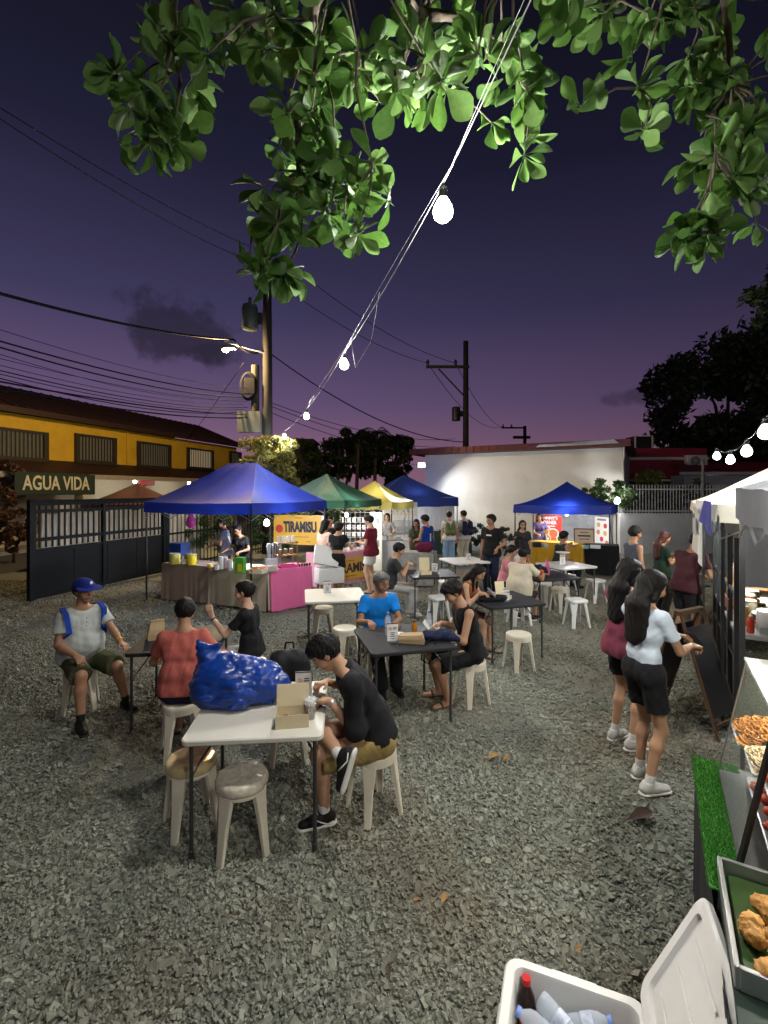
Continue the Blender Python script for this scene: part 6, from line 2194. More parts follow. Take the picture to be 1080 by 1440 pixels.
    for i in range(7):
        for j in range(3):
            MB().box((.12 + i * .15, -.02, .95 + j * .21), (.11, .008, .14)).build('hung_card', mat('card_%d' % ((i * 3 + j) % 4), ((.6, .6, .58), (.5, .52, .55), (.62, .58, .5), (.3, .3, .32))[(i * 3 + j) % 4], .6), t)
    # white product wall of the yellow tent
    t = thing('product_wall', 'white display wall of small packets under the yellow tent', 'display', (.12, 16.9, 0), R(5))
    MB().box((.45, .03, .92), (1.25, .03, 1.84)).build('back_board', M_WPLAS, t)
    for j in range(6):
        MB().box((.45, -.05, .55 + j * .21), (1.2, .12, .012)).build('shelf', M_WPLAS, t)
        for i in range(8):
            MB().box((-.07 + i * .15, -.05, .63 + j * .21), (.10, .05, .135)).build('packet', mat('packet_%d' % ((i * 5 + j * 3) % 5), ((.66, .66, .64), (.55, .57, .6), (.6, .52, .4), (.3, .32, .36), (.64, .62, .6))[(i * 5 + j * 3) % 5], .5), t)
    # white bar screen of the rear blue tent
    t = thing('bar_screen', 'white barred screen lit under the rear blue tent', 'screen', (1.28, 19.3, 0), R(10))
    MB().box((.8, .05, .85), (1.7, .02, 1.7)).build('back_sheet', M_PAPER, t)
    for k in range(15):
        MB().box((.02 + k * .11, .0, .9), (.03, .03, 1.65)).build('bar', M_WPLAS, t)
banners()

# ---- goods on the drinks counter
def jar(label, x, y, z, r, h, m, lid=None, name='jar', cat='jar', group=None):
    t = thing(name, label, cat, (x, y, z), 0, group)
    MB().lathe([(.001, 0), (r * .95, 0), (r, .01), (r, h * .85), (r * .9, h * .93), (.001, h * .93)], seg=18).build('body', m, t, smooth=True, angle=40)
    MB().lathe([(r * .96, h * .91), (r * .98, h), (.001, h * 1.01)], seg=18).build('lid', lid or M_WPLAS, t, smooth=True, angle=40)
    return t
def crate(label, x, y, z, w, d, h, rz, m, name='crate', cat='crate'):
    t = thing(name, label, cat, (x, y, z), R(rz))
    b = MB()
    th = .012
    b.box((0, 0, th / 2), (w, d, th))
    for (cx, cy, sx, sy) in ((0, -d / 2 + th / 2, w, th), (0, d / 2 - th / 2, w, th), (-w / 2 + th / 2, 0, th, d - 2 * th), (w / 2 - th / 2, 0, th, d - 2 * th)):
        b.box((cx, cy, h / 2 + th / 2), (sx, sy, h - th))
    b.build('box', m, t)
    return t
def goods():
    z = .764
    p = G(247, 782, z)
    t = crate('blue plastic bin at the end of the drinks counter', p.x, p.y + .22, z, .34, .28, .26, -22, mat('blue_bin', (.01, .06, .30), .4), 'bin', 'bin')
    MB().rbox((0, 0, .27), (.37, .31, .03), r=.03).build('lid', mat('blue_bin', (.01, .06, .30), .4), t, smooth=True, angle=40)
    for (px, py, lb, c) in ((243, 794, 'white tub with yellow label at counter end', (.55, .50, .10)), (266, 795, 'white tub with bright yellow label beside another tub', (.62, .50, .02))):
        p = G(px, py, z)
        jar(lb, p.x, p.y + .1, z, .105, .22, mat('tub_' + str(px), c, .5, var=.5, vscale=8), M_CLEAR, 'tub', 'tub')
    for i, (px, py, r, h, c, lb) in enumerate(((293, 799, .05, .08, (.6, .35, .03), 'small yellow bowl on the drinks counter'), (303, 802, .05, .10, (.66, .66, .64), 'short stack of white cups on beige cloth'),
                                               (309, 801, .048, .24, (.66, .67, .68), 'tall white canister on beige cloth'), (316, 800, .042, .22, (.5, .36, .4), 'pinkish syrup bottle on beige cloth'),
                                               (322, 803, .045, .20, (.62, .63, .65), 'white canister beside the green juice carton'), (329, 803, .035, .15, (.7, .7, .7), 'white cup before the juice carton'))):
        p = G(px, py, z)
        jar(lb, p.x, p.y + .06, z, r, h, mat('jar_%d' % i, c, .35), None, 'canister', 'canister')
    p = G(337, 806, z)
    t = thing('juice_carton', 'green and yellow juice carton on the beige cloth', 'carton', (p.x, p.y + .05, z), R(-15))
    MB().box((0, 0, .14), (.17, .11, .28)).build('box', mat('green_carton', (.07, .33, .03), .4, var=.6, vscale=9), t)
    MB().box((.02, -.0565, .10), (.09, .003, .14)).build('label', mat('yellow_print', (.6, .5, .03), .5), t)
    p = G(361, 807, z)
    t = crate('tray heaped with oranges on the drinks counter', p.x, p.y + .1, z, .26, .2, .09, -15, M_IVORY, 'fruit_tray', 'tray')
    k = 0
    for i in range(4):
        for j in range(3):
            o = MB().lathe([(.001, -.034), (.022, -.026), (.034, 0), (.026, .022), (.006, .033), (.001, .033)], seg=12).build('orange', mat('orange_fruit', (.62, .22, .01), .45, bump=.2, bscale=90), smooth=True)
            o.location = (p.x - .09 + i * .06 + .01 * (j % 2), p.y + .04 + j * .06, z + .055 + .03 * ((i + j) % 2))
            tag(o, 'orange in the heaped tray on the drinks counter', 'orange', 'oranges in the tray')
    p = G(377, 806, z)
    t = thing('acrylic_box', 'clear acrylic box of snacks behind the oranges', 'box', (p.x, p.y + .25, z), R(20))
    MB().box((0, 0, .11), (.22, .18, .22)).build('case', M_CLEAR, t)
    MB().box((0, 0, .05), (.18, .14, .09)).build('snack', mat('snack', (.35, .2, .1), .7, var=.5, vscale=40), t)
    p = G(372, 800, z)
    t = thing('paper_cup_stack', 'tall clear stack of plastic cups under the bulb', 'cups', (p.x - .05, p.y + .55, z))
    for q in range(3):
        MB().lathe([(.04, 0), (.045, .02), (.04, .04), (.045, .2), (.04, .22), (.046, .42), (.001, .43)], c=(q * .1, .02 * q, 0), seg=14).build('cup_stack', mat('cup_plastic', (.62, .66, .72), .15, var=.2, vscale=30, translucent=.3), t, smooth=True)
    # wooden rack on the pink counter
    t = thing('wooden_rack', 'small wooden rack holding cups above the pink counter', 'rack', (-1.95, 9.45, .777), R(38))
    mw = mat('rack_wood', (.30, .16, .07), .6, var=.25, stretch=(1, 6, 6))
    MB().box((.0, 0, .44), (.44, .24, .02)).build('top_shelf', mw, t)
    MB().box((.0, 0, .20), (.40, .22, .018)).build('lower_shelf', mw, t)
    for sx in (-.19, .19):
        for sy in (-.09, .09):
            MB().tube([(sx * 1.15, sy * 1.2, 0), (sx, sy, .43)], .012, seg=6).build('leg', mw, t)
    for q in range(4):
        jar('white cup on the wooden rack top', -1.95 + (-.15 + .1 * q) * .79, 9.45 + (-.15 + .1 * q) * .62, 1.229, .035, .12, M_PAPER, None, 'paper_cup', 'cup', group='cups on the wooden rack')
    for q in range(3):
        jar('brown jar on the lower shelf of the wooden rack', -1.95 + (-.12 + .12 * q) * .79, 9.45 + (-.12 + .12 * q) * .62, .987, .04, .11, mat('brown_jar', (.25, .14, .07), .3), None, 'jar', 'jar', group='jars on the wooden rack')
    crate('shallow pink tray on the pink counter', -1.86, 9.16, .778, .34, .2, .045, 40, mat('pink_tray', (.55, .05, .2), .4), 'serving_tray', 'tray')
    for q in range(5):
        jar('small dark sauce jar on the pink counter edge', -1.64 + .055 * q * .8, 9.24 + .055 * q * .65, .778, .02, .055, mat('dark_sauce', (.05, .02, .01), .3), mat('jar_gold', (.4, .3, .1), .4), 'sauce_jar', 'jar', group='sauce jars on the pink counter')
    # tilted foam cooler lid beside the pink counter
    t = thing('foam_cooler', 'pale foam cooler with its lid tilted open by the pink counter', 'cooler', (-1.12, 9.72, 0), R(25))
    c = MB()
    c.box((0, 0, .40), (.52, .36, .03))
    for (cx, cy, sx, sy) in ((0, -.165, .52, .03), (0, .165, .52, .03), (-.245, 0, .03, .30), (.245, 0, .03, .30)):
        c.box((cx, cy, .54), (sx, sy, .28))
    c.build('box', M_WPLAS, t)
    for sx in (-.2, .2):
        for sy in (-.12, .12):
            MB().box((sx, sy, .192), (.04, .04, .384)).build('stand_leg', mw, t)
    Mx = Matrix.Rotation(R(62), 3, 'X') @ Matrix.Rotation(R(-14), 3, 'Z')
    MB().rbox((0, .17, .90), (.52, .42, .05), r=.03, M=Mx).build('lid', M_WPLAS, t, smooth=True, angle=40)
    # tiramisu counter goods, white basket etc
    for q in range(6):
        crate('white lidded dessert box on the tiramisu counter', -1.25 + .15 * q, 11.05 + .15 * q, .803, .12, .10, .05 + .05 * (q % 2), 45, M_PAPER, 'dessert_box', 'box')['group'] = 'dessert boxes on the tiramisu counter'
    jar('tall grey bottle standing on the tiramisu counter', -.42, 11.75, .803, .05, .28, mat('grey_bottle', (.3, .32, .34), .3), None, 'bottle', 'bottle')
    for q in range(5):
        crate('packet on the white counter under the yellow tent', -.2 + .2 * q, 13.45 + .02 * q, .853, .14, .1, .08 + .03 * (q % 3), 5, mat('packet_%d' % (q % 5), (.6, .6, .6), .5), 'packet', 'packet')['group'] = 'packets on the white counter'
    t = thing('clothes_rail', 'maroon bundle and white bags on the grey print counter', 'bag', (.95, 11.25, .80))
    b = Blob(.014)
    b.cone((-.1, 0, .12), (.1, .0, .12), .11, .12, k=.05)
    V, Q = b.solve(noise=lambda P: .01 * fold_noise(P, 35, .1), gcuts=(((0, 0, .003), (0, 0, -1)),))
    np_mesh('bundle', V, Q, cloth('maroon_bundle', (.12, .015, .045)), t)
    t['label'] = 'maroon cloth bundle on the grey print counter'
    for (x, y, w, c, lb) in ((1.75, 16.7, .3, (.45, .47, .5), 'steel tray on the dark green counter'), (2.3, 16.65, .26, (.6, .6, .6), 'white tray on the dark green counter')):
        crate(lb, x, y, .853, w, .25, .06, 0, mat('tray_%d' % int(w * 100), c, .3), 'serving_tray', 'tray')
    # mustard counter goods
    for i, (px, lb, c, r, h) in enumerate(((757, 'dark pot on the mustard counter', (.03, .03, .035), .11, .13), (768, 'white bowl on the mustard counter beneath the red banner', (.6, .6, .58), .09, .08), (798, 'pink cup on the mustard counter', (.6, .2, .25), .045, .13),
                                           (808, 'brown tray bowl on the mustard counter', (.3, .14, .05), .1, .06))):
        p = G(px, 770, .822)
        jar(lb, p.x, p.y + .12, .823, r, h, mat('mustgood_%d' % i, c, .4), mat('mustgood_%d' % i, c, .4), 'bowl' if h < .1 else 'pot', 'pot')
    p = G(826, 772, .80)
    jar('teal tub on the black covered counter', p.x, p.y + .1, .803, .08, .07, mat('teal_tub', (.15, .35, .32), .4), M_CLEAR, 'tub', 'tub')
    crate('clear snack box on the black covered counter', p.x + .25, p.y + .12, .803, .24, .16, .08, -25, M_CLEAR, 'snack_box', 'box')
    # pink pouch hanging by the fence
    q = W(268, 728, 10.8)
    t = thing('hanging_pouch', 'pink magenta pouch hanging at the blue tent back', 'pouch', q)
    b = Blob(.012)
    b.cone((0, 0, -.12), (0, 0, .05), .11, .06, k=.04, flat=((0, 1, 0), .5))
    V, Q = b.solve(noise=lambda P: .008 * fold_noise(P, 36, .09))
    np_mesh('pouch', V, Q, cloth('magenta', (.35, .03, .20)), t)
    MB().tube([(0, 0, .08), (0, 0, .45)], .004, seg=5).build('cord', M_WIRE, t)
goods()
# ================================================================== FOOD STALLS ALONG THE RIGHT EDGE OF THE LOT
RW, RN = Vector((.5, .866)), Vector((.866, -.5))          # along the row (away), into the stalls
R0 = Vector((1.69, 2.58))
RANG = math.atan2(RW.y, RW.x)                             # local x = along the row, local -y = into the stalls
def rp(s, n):
    q = R0 + RW * s + RN * n
    return (q.x, q.y)
M_TURF = mat('turf_backing', (.09, .33, .05), .8, var=.3, vscale=40, island=.5)
M_GLASS = mat('case_glass', (.55, .68, .64), .03, var=0, alpha=.10)
def near_stall():
    x, y = rp(0, 0)
    z = .75
    t = thing('turf_table', 'stall table edged with bright green artificial turf and black skirt', 'table', (x, y, 0), RANG)
    MB().box((-.85, -.42, z - .015), (1.9, .80, .03)).build('table_board', mat('dark_oilcloth', (.012, .028, .018), .45), t)
    for sx in (-1.7, .02):
        for sy in (-.08, -.76):
            MB().tube([(sx, sy, 0), (sx, sy, z - .032)], .016).build('leg', M_LEGG, t)
    MB().grid(lambda u, v: (-1.8 + 1.9 * u, .0 + .008 * math.sin(31 * u) * v + .012 * v, (z - .035) * (1 - v) + .01), 60, 4).grid(lambda u, v: (.105 + .006 * math.sin(20 * u), -.02 - .78 * u, (z - .035) * (1 - v) + .01), 24, 3).build('skirt', M_BLACKCL, t, smooth=True)
    tb = MB().rbox((-.40, -.09, z + .004), (1.02, .20, .008), r=.01, ch=.002).build('turf_mat', M_TURF, t)
    r = np.random.default_rng(4)
    n = 15000
    P = np.stack([r.uniform(-.905, .105, n), r.uniform(-.19, .015, n), np.full(n, z + .006)], -1)
    h = r.uniform(.010, .020, n)
    a = r.uniform(0, 6.28, n)
    w = .0016
    d = np.stack([np.cos(a), np.sin(a), np.zeros(n)], -1)
    tip = P + np.stack([r.normal(0, .005, n), r.normal(0, .005, n), h], -1)
    V = np.stack([P - d * w, P + d * w, tip], 1).reshape(-1, 3)
    o = np_mesh('turf_blades', V, np.arange(3 * n).reshape(n, 3), M_TURF, tb, smooth=False)
    o['kind'] = 'stuff'
    # glass display case
    c = thing('display_case', 'glass display case of noodles and fried food on the turf table', 'display case', (x, y, z + .006), RANG)
    fb = mat('case_frame', (.03, .028, .027), .4)
    x0, x1, yf, yb, yt, hz = -.74, .0, -.10, -.62, -.22, .62
    MB().box(((x0 + x1) / 2, (yf + yb) / 2, .008), (x1 - x0, yf - yb, .016)).build('base', fb, c)
    MB().box(((x0 + x1) / 2, (yt + yb) / 2, hz), (x1 - x0 + .02, yt - yb + .02, .014)).build('roof_panel', mat('case_roof', (.42, .46, .46), .25, var=.1), c)
    MB().add([(x0, yf, .02), (x1, yf, .02), (x1, yt, hz - .01), (x0, yt, hz - .01)], [(0, 1, 2, 3)]).build('front_pane', M_GLASS, c)
    MB().add([(x1, yf, .02), (x1, yb, .02), (x1, yb, hz - .01), (x1, yt, hz - .01)], [(0, 1, 2, 3)]).build('end_pane', M_GLASS, c)
    for (a, b) in (((x0, yf, .0), (x0, yt, hz)), ((x0, yb, 0), (x0, yb, hz)), ((x1, yb, 0), (x1, yb, hz))):
        MB().tube([a, b], .014 if a[0] == x0 else .008, seg=6).build('frame_post', fb, c)
    MB().tube([(x0, yt, hz), (x1, yt, hz)], .008, seg=6).tube([(x1, yf, .01), (x1, yt, hz)], .004, seg=6).build('edge_trim', M_STEEL, c)
    MB().box(((x0 + x1) / 2, -.42, .26), (x1 - x0 - .03, .34, .008)).build('shelf', M_GLASS, c)
    lt = MB().tube([(x0 + .06, -.40, hz - .025), (x1 - .06, -.40, hz - .025)], .010, seg=8).build('light_tube', M_LEDW, c, smooth=True)
    ll = bpy.data.lights.new('lamp_light', 'AREA')
    ll.shape = 'RECTANGLE'
    ll.size, ll.size_y = .6, .03
    ll.energy = 0.8 * LAMP
    ll.color = (1, .86, .62)
    lo = bpy.data.objects.new('lamp_light', ll)
    lo.location = ((x0 + x1) / 2, -.40, hz - .04)
    link(lo, c)
    # heaps of food, each tray its own thing
    def heap(label, sx, sy, zz, w, d, h, m, kind, seed, nn):
        X, Y = rp(sx, -sy)
        q = thing('food_tray', label, 'food', (X, Y, z + .006 + zz), RANG)
        MB().rbox((0, 0, .012), (w, d, .018), r=.02, ch=.004).build('tray', mat('leaf_liner', (.03, .07, .015), .5, var=.4, vscale=14) if kind == 'chunk' else M_STEEL, q, smooth=True, angle=40)
        rr = random.Random(seed)
        mb = MB()
        for k in range(nn):
            u, v = rr.uniform(-1, 1), rr.uniform(-1, 1)
            zz2 = .022 + h * max(0, 1 - .55 * (u * u + v * v)) * rr.uniform(.35, 1)
            cx, cy = u * w * .44, v * d * .44
            if kind == 'noodle':
                a = rr.uniform(0, 6.28)
                R_ = rr.uniform(.012, .03)
                mb.tube([(cx + R_ * math.cos(a + i * .8), cy + R_ * math.sin(a + i * .8), zz2 + .006 * math.sin(i + a)) for i in range(6)], .0032, seg=5)
            else:
                s = rr.uniform(.014, .026) if kind == 'lump' else rr.uniform(.032, .055)
                a = rr.uniform(0, 6.28)
                M3 = Matrix.Rotation(a, 3, 'Z') @ Matrix.Rotation(rr.uniform(-1, 1), 3, 'X')
                if kind == 'chunk':
                    bb = Blob(.007)
                    for _ in range(5):
                        bb.ball((cx + rr.uniform(-.03, .03), cy + rr.uniform(-.03, .03), .05 + rr.uniform(-.01, .02) + (zz2 - .03) * .4), rr.uniform(.018, .032), k=.015)
                    Vc, Qc = bb.solve(noise=lambda Pn: .006 * fold_noise(Pn, seed + k, .018) + .003 * fold_noise(Pn, k, .01))
                    np_mesh('fried_piece', Vc, Qc, m, q)
                    continue
                mb.lathe([(.001, -s), (s * .7, -s * .6), (s * rr.uniform(.8, 1.1), 0), (s * .8, s * .5), (s * .3, s * .95), (.001, s)], c=(cx, cy, zz2), seg=7, M=M3)
        if mb.v:
            mb.build('food_heap', m, q, smooth=True)['kind'] = 'stuff'
    mor = mat('orange_noodle', (.52, .22, .04), .5, island=.4)
    mwh = mat('white_noodle', (.58, .48, .32), .5, island=.35)
    mrd = mat('red_sausage', (.42, .06, .03), .4, island=.4)
    mfr = mat('golden_fried', (.40, .20, .05), .6, island=.45, bump=.6, bscale=60)
    heap('orange noodles heaped at the far end of the case', -.15, -.30, .27, .26, .30, .09, mor, 'noodle', 1, 420)
    heap('pale noodles heaped mid case beside the orange ones', -.42, -.32, .27, .24, .30, .06, mwh, 'noodle', 2, 380)
    heap('red sausages on the case shelf near the dark frame', -.63, -.34, .27, .16, .28, .05, mrd, 'lump', 3, 60)
    heap('red bundles on the lower case tray', -.35, -.38, .02, .60, .34, .07, mrd, 'lump', 4, 140)
    heap('fried chicken pieces and greens in a steel tray on table end', -1.06, -.30, .0, .46, .50, .06, mfr, 'chunk', 5, 18)
    X, Y = rp(-1.06, .30)
    t2 = thing('serving_tray', 'deep steel serving tray at the near end of the turf table', 'tray', (X, Y, z + .002), RANG)
    b = MB()
    for (cx, cy, sx, sy) in ((0, -.27, .50, .015), (0, .27, .50, .015), (-.245, 0, .015, .53), (.245, 0, .015, .53)):
        b.rbox((cx, cy, .035), (sx, sy, .07), r=.006, ch=.002)
    b.build('rim', M_STEEL, t2, smooth=True, angle=40)
    jar('clear plastic basket standing on the case roof', *rp(-.08, .42), z + .64, .11, .10, M_CLEAR, M_PAPER, 'basket', 'basket')
    # canopy of this stall
    q = rp(.92, .28)
    tent('grey canopy stall tent over the glass display case', q[0] + RN.x * 1.2 - RW.x * 1.3, q[1] + RN.y * 1.2 - RW.y * 1.3, math.degrees(RANG), 2.6, 2.4, 2.27, .20, 2.95, M_GREYC, seed=9, notruss=(1, 3))
    a = Vector(rp(.95, .30))
    b2 = Vector(rp(.95, 2.5))
    s, ln = banner('side_curtain', 'grey cloth curtain hanging at the side of the stall tent', (a.x, a.y), (b2.x, b2.y), 1.60, 2.20, M_GREYC, cat='curtain')
    bulb('bulb hung under the grey stall canopy above the food case', (*rp(-.35, .62), 2.12), 58, (1, .98, .88), 1.1)
    cable('lamp flex under the grey stall canopy', [(*rp(-.35, .62), 2.24), (*rp(-.35, .62), 2.42)], .004)
    # cooler with bottles
    cz = .40
    ang = R(-21.5)
    cx, cy_ = .655, 1.64
    t3 = thing('ice_cooler', 'white foam cooler full of drink bottles, lid propped open', 'cooler', (cx, cy_, 0), ang)
    w, d, th = .50, .38, .036
    mc = mat('cooler_foam', (.68, .67, .65), .55, var=.05, dirt=.12)
    bx = MB()
    n = 6
    def rr_ring(w_, d_, r_, zz):
        pts = []
        for (qx, qy, a0) in ((w_ / 2 - r_, d_ / 2 - r_, 0), (-w_ / 2 + r_, d_ / 2 - r_, 90), (-w_ / 2 + r_, -d_ / 2 + r_, 180), (w_ / 2 - r_, -d_ / 2 + r_, 270)):
            for k in range(n + 1):
                a_ = R(a0 + 90 * k / n)
                pts.append((qx + r_ * math.cos(a_), qy + r_ * math.sin(a_), zz))
        return pts
    bx.loft([rr_ring(w - .05, d - .05, .05, 0), rr_ring(w - .02, d - .02, .055, cz - .06), rr_ring(w - .02, d - .02, .055, cz - .05), rr_ring(w, d, .06, cz - .045), rr_ring(w, d, .06, cz - .006), rr_ring(w - .012, d - .012, .055, cz),
             rr_ring(w - 2 * th, d - 2 * th, .04, cz), rr_ring(w - 2 * th - .01, d - 2 * th - .01, .04, cz - .012), rr_ring(w - 2 * th - .03, d - 2 * th - .03, .04, .10)])
    bx.build('box', mc, t3, smooth=True, angle=35)
    for sx in (-1, 1):
        MB().rbox((sx * (w / 2 + .004), 0, cz - .10), (.02, .14, .035), r=.008, ch=.003).build('handle', mc, t3, smooth=True, angle=40)
    MB().rbox((.0, d / 2 - .002, cz - .02), (.16, .014, .03), r=.005, ch=.002).build('catch', mc, t3, smooth=True, angle=40)
    # lid: hinged at the far right, leaning on the turf table
    a_ = Vector((-.36, -.93, 0)).normalized()
    b_ = Vector((.26, .02, .35)).normalized()
    nn = a_.cross(b_).normalized()
    if nn.x < 0:
        nn = -nn
    Ml = Matrix((a_, b_, nn)).transposed()
    o0 = Vector((.945, 1.78, .40))
    lid = thing('cooler_lid', 'white foam cooler lid leaning open against the turf table', 'lid', o0)
    lw, lh, lt = .46, .43, .045
    lb = MB()
    def lr(ix, zz, r_):
        return [(x_ + lw / 2, y_ + lh / 2, zz) for x_, y_, _ in rr_ring(lw - ix, lh - ix, r_, 0)]
    lb.loft([lr(.10, .018, .03), lr(.09, .002, .03), lr(.02, 0, .05), lr(0, .008, .055), lr(0, .03, .055), lr(.03, .034, .045), lr(.036, lt + .010, .045), lr(.05, lt + .014, .04)], M=Ml)
    lb.build('panel', mc, lid, smooth=True, angle=35)
    for k in range(3):
        q = Ml @ Vector((lw * .5, .1 + k * .11, .012))
        MB().box(q, (lw * .55, .008, .006), M=Ml).build('rib', mc, lid)
    # bottles in the cooler
    def lying(label, p0, p1, r, m, cap, fill=None):
        """bottle from its bottom p0 to its cap p1 (pixel column, row, height)"""
        A_, B_ = G(*p0), G(*p1)
        d_ = B_ - A_
        o = bottle(label, (A_.x, A_.y), A_.z, d_.length, r, m, cap, fill=fill)
        o.rotation_mode = 'QUATERNION'
        o.rotation_quaternion = Vector((0, 0, 1)).rotation_difference(d_)
        return o
    mwat = mat('water_bottle', (.66, .74, .86), .06, var=0, alpha=.42)
    bc = mat('pale_blue_cap', (.16, .26, .62), .4)
    wl = mat('water_label', (.45, .5, .62), .4, var=.5, vscale=30)
    lying('cola bottle with red cap standing in the cooler corner', (742, 1471, .15), (740, 1374, .40), .034, mat('cola', (.018, .006, .004), .12), mat('red_cap', (.55, .02, .02), .4), mat('cola_label', (.45, .02, .02), .4))
    lying('water bottle lying across the cooler, its base by the cola', (760, 1405, .36), (822, 1478, .32), .034, mwat, bc, wl)
    lying('water bottle with blue cap at the cooler wall below the cola', (786, 1470, .31), (726, 1420, .36), .036, mwat, bc)
    lying('water bottle with pale cap pointing at the lid', (797, 1446, .31), (862, 1436, .36), .036, mwat, bc, wl)
    lying('amber soda bottle at the lid side of the cooler', (876, 1500, .2), (880, 1450, .36), .032, M_AMBER, mat('orange_cap', (.6, .2, .02), .4))
    lying('water bottle deep among the cooler bottles', (770, 1420, .26), (840, 1424, .25), .034, mwat, bc)
    lying('juice bottle with yellow cap in the cooler', (760, 1490, .25), (712, 1446, .33), .03, mwat, mat('yellow_cap', (.6, .45, .02), .4))
    rr = random.Random(8)
    ic = MB()
    for k in range(130):
        s = rr.uniform(.012, .022)
        u, v = rr.uniform(-.20, .20), rr.uniform(-.14, .14)
        X = cx + u * math.cos(ang) - v * math.sin(ang)
        Y = cy_ + u * math.sin(ang) + v * math.cos(ang)
        ic.box((X, Y, rr.uniform(.12, .23)), (s * 2, s * 1.6, s * 1.5), M=Matrix.Rotation(rr.uniform(0, 3), 3, 'Z') @ Matrix.Rotation(rr.uniform(-.8, .8), 3, 'X'))
    tag(ic.build('ice', mat('crushed_ice', (.6, .68, .74), .15, var=.2, translucent=.3)), 'crushed ice under the bottles in the cooler', 'ice', kind='stuff')
near_stall()
def far_stalls():
    c0 = Vector((3.2, 4.55))
    sz = 2.3
    c = c0 + RW * sz / 2 + RN * sz / 2
    tent('cream stall tent hung with blue and white cloth banners', c.x, c.y, math.degrees(RANG), sz, sz, 2.12, .18, 2.78, M_CREAMC, seed=10)
    c1 = Vector((4.62, 6.95))
    c = c1 + RW * 1.15 + RN * 1.15
    tent('last cream stall tent of the row by the white fence wall', c.x, c.y, math.degrees(RANG), 2.3, 2.3, 2.06, .16, 2.72, M_CREAMC, seed=11)
    def on_edge(s0, s1, z0, z1, name, label, m, off=.03, sway=0.0):
        a = c0 + RW * s0 - RN * off
        b = c0 + RW * s1 - RN * off
        t = thing(name, label, 'cloth banner', (a.x, a.y, 0), math.atan2(RW.y, RW.x))
        ln = s1 - s0
        MB().grid(lambda u, v: (ln * u + sway * (1 - v), .02 * math.sin(9 * u) * (1 - v) + .04 * (1 - v) * u, z0 + (z1 - z0) * v + .06 * (1 - v) * (u - .5) * 2), 14, 10).build('sheet', m, t, smooth=True)
        return t, ln
    on_edge(.15, 1.05, 1.86, 2.14, 'cloth_banner', 'deep blue cloth hung along the cream stall tent edge', mat('blue_cloth', (.03, .03, .22), .8, translucent=.15), off=.05)
    t, ln = on_edge(1.15, 2.2, 1.42, 2.12, 'printed_banner', 'long white printed cloth banner hanging from the cream tent', mat('white_printed', (.52, .50, .48), .7, var=.25, vscale=7, translucent=.2), off=.06)
    disc(t, 'yellow_print', ln * .45, 1.58, .07, mat('yellow_print', (.6, .5, .03), .5), y=.055)
    strips(t, 'grey_print', [(ln * .5, 1.8, ln * .6, .2), (ln * .4, 2.02, ln * .5, .06)], mat('grey_wash', (.38, .37, .38), .7), y=.05)
    # steel posts and black cooking counter
    a, b = c0 + RW * .1 + RN * .15, c0 + RW * 2.2 + RN * .15
    q = thing('cooking_counter', 'black steel cooking counter behind the stall posts', 'counter', (a.x, a.y, 0), math.atan2(RW.y, RW.x))
    MB().box((1.05, -.35, .86), (2.1, .7, .04)).build('counter_top', M_STEEL, q)
    MB().box((1.05, -.03, .42), (2.1, .03, .82)).build('front_panel', M_BLACKSTEEL, q)
    for k in range(5):
        MB().box((.02 + k * .515, .0, .9), (.045, .045, 1.8)).build('post', M_BLACKSTEEL, q)
    for zz in (1.25, .62):
        MB().box((1.05, .0, zz), (2.1, .03, .03)).build('rail', M_BLACKSTEEL, q)
    MB().box((1.05, -.5, 1.22), (2.0, .3, .02)).build('shelf', M_STEEL, q)
    MB().box((.7, .02, 1.06), (.5, .01, .12)).build('amber_strip', mat('red_brown_wood', (.12, .04, .025), .5), q)
    goods_ = [('steaming steel pot on the cooking counter', .25, -.3, .88, .12, .20, (.4, .4, .42)), ('dark wok pot on the cooking counter', .6, -.35, .88, .16, .10, (.03, .03, .03)), ('beige tub on the cooking counter', .95, -.2, .88, .09, .16, (.5, .38, .26)),
              ('row end sauce tub on the cooking counter', 1.2, -.25, .88, .07, .18, (.45, .14, .05)), ('white foam tub on the cooking counter', 1.5, -.25, .88, .10, .14, (.62, .6, .56)), ('brown basket of buns on the cooking counter', 1.85, -.3, .88, .14, .12, (.42, .24, .1)),
              ('steel canister on the upper stall shelf', .3, -.5, 1.232, .07, .18, (.4, .4, .42)), ('blue tub on the upper stall shelf', .6, -.5, 1.232, .08, .15, (.1, .2, .4)), ('clear tub on the upper stall shelf', .95, -.5, 1.232, .08, .16, (.5, .55, .58)),
              ('orange squeeze bottle on the upper stall shelf', 1.25, -.48, 1.232, .035, .2, (.55, .2, .03)), ('white tub on the upper stall shelf', 1.55, -.5, 1.232, .08, .14, (.6, .6, .6))]
    for i, (lb, u, v, zz, r, h, c) in enumerate(goods_):
        w = a + RW * u + Vector((-RW.y, RW.x)) * v
        jar(lb, w.x, w.y, zz, r, h, mat('stallgood_%d' % i, c, .35), None, 'tub', 'tub')
    cols = ((.5, .05, .03), (.55, .35, .04), (.12, .3, .08), (.6, .58, .5), (.3, .12, .05), (.1, .2, .35), (.5, .22, .1), (.58, .5, .36))
    for i in range(8):
        w = a + RW * (.12 + i * .25) + RN * .12
        bottle(('red', 'yellow', 'green', 'white', 'brown', 'blue', 'orange', 'cream')[i] + ' sauce bottle along the cooking counter edge', (w.x, w.y), .88, .17 + .03 * (i % 3), .032, mat('sauce_%d' % i, cols[i], .3), M_WPLAS)
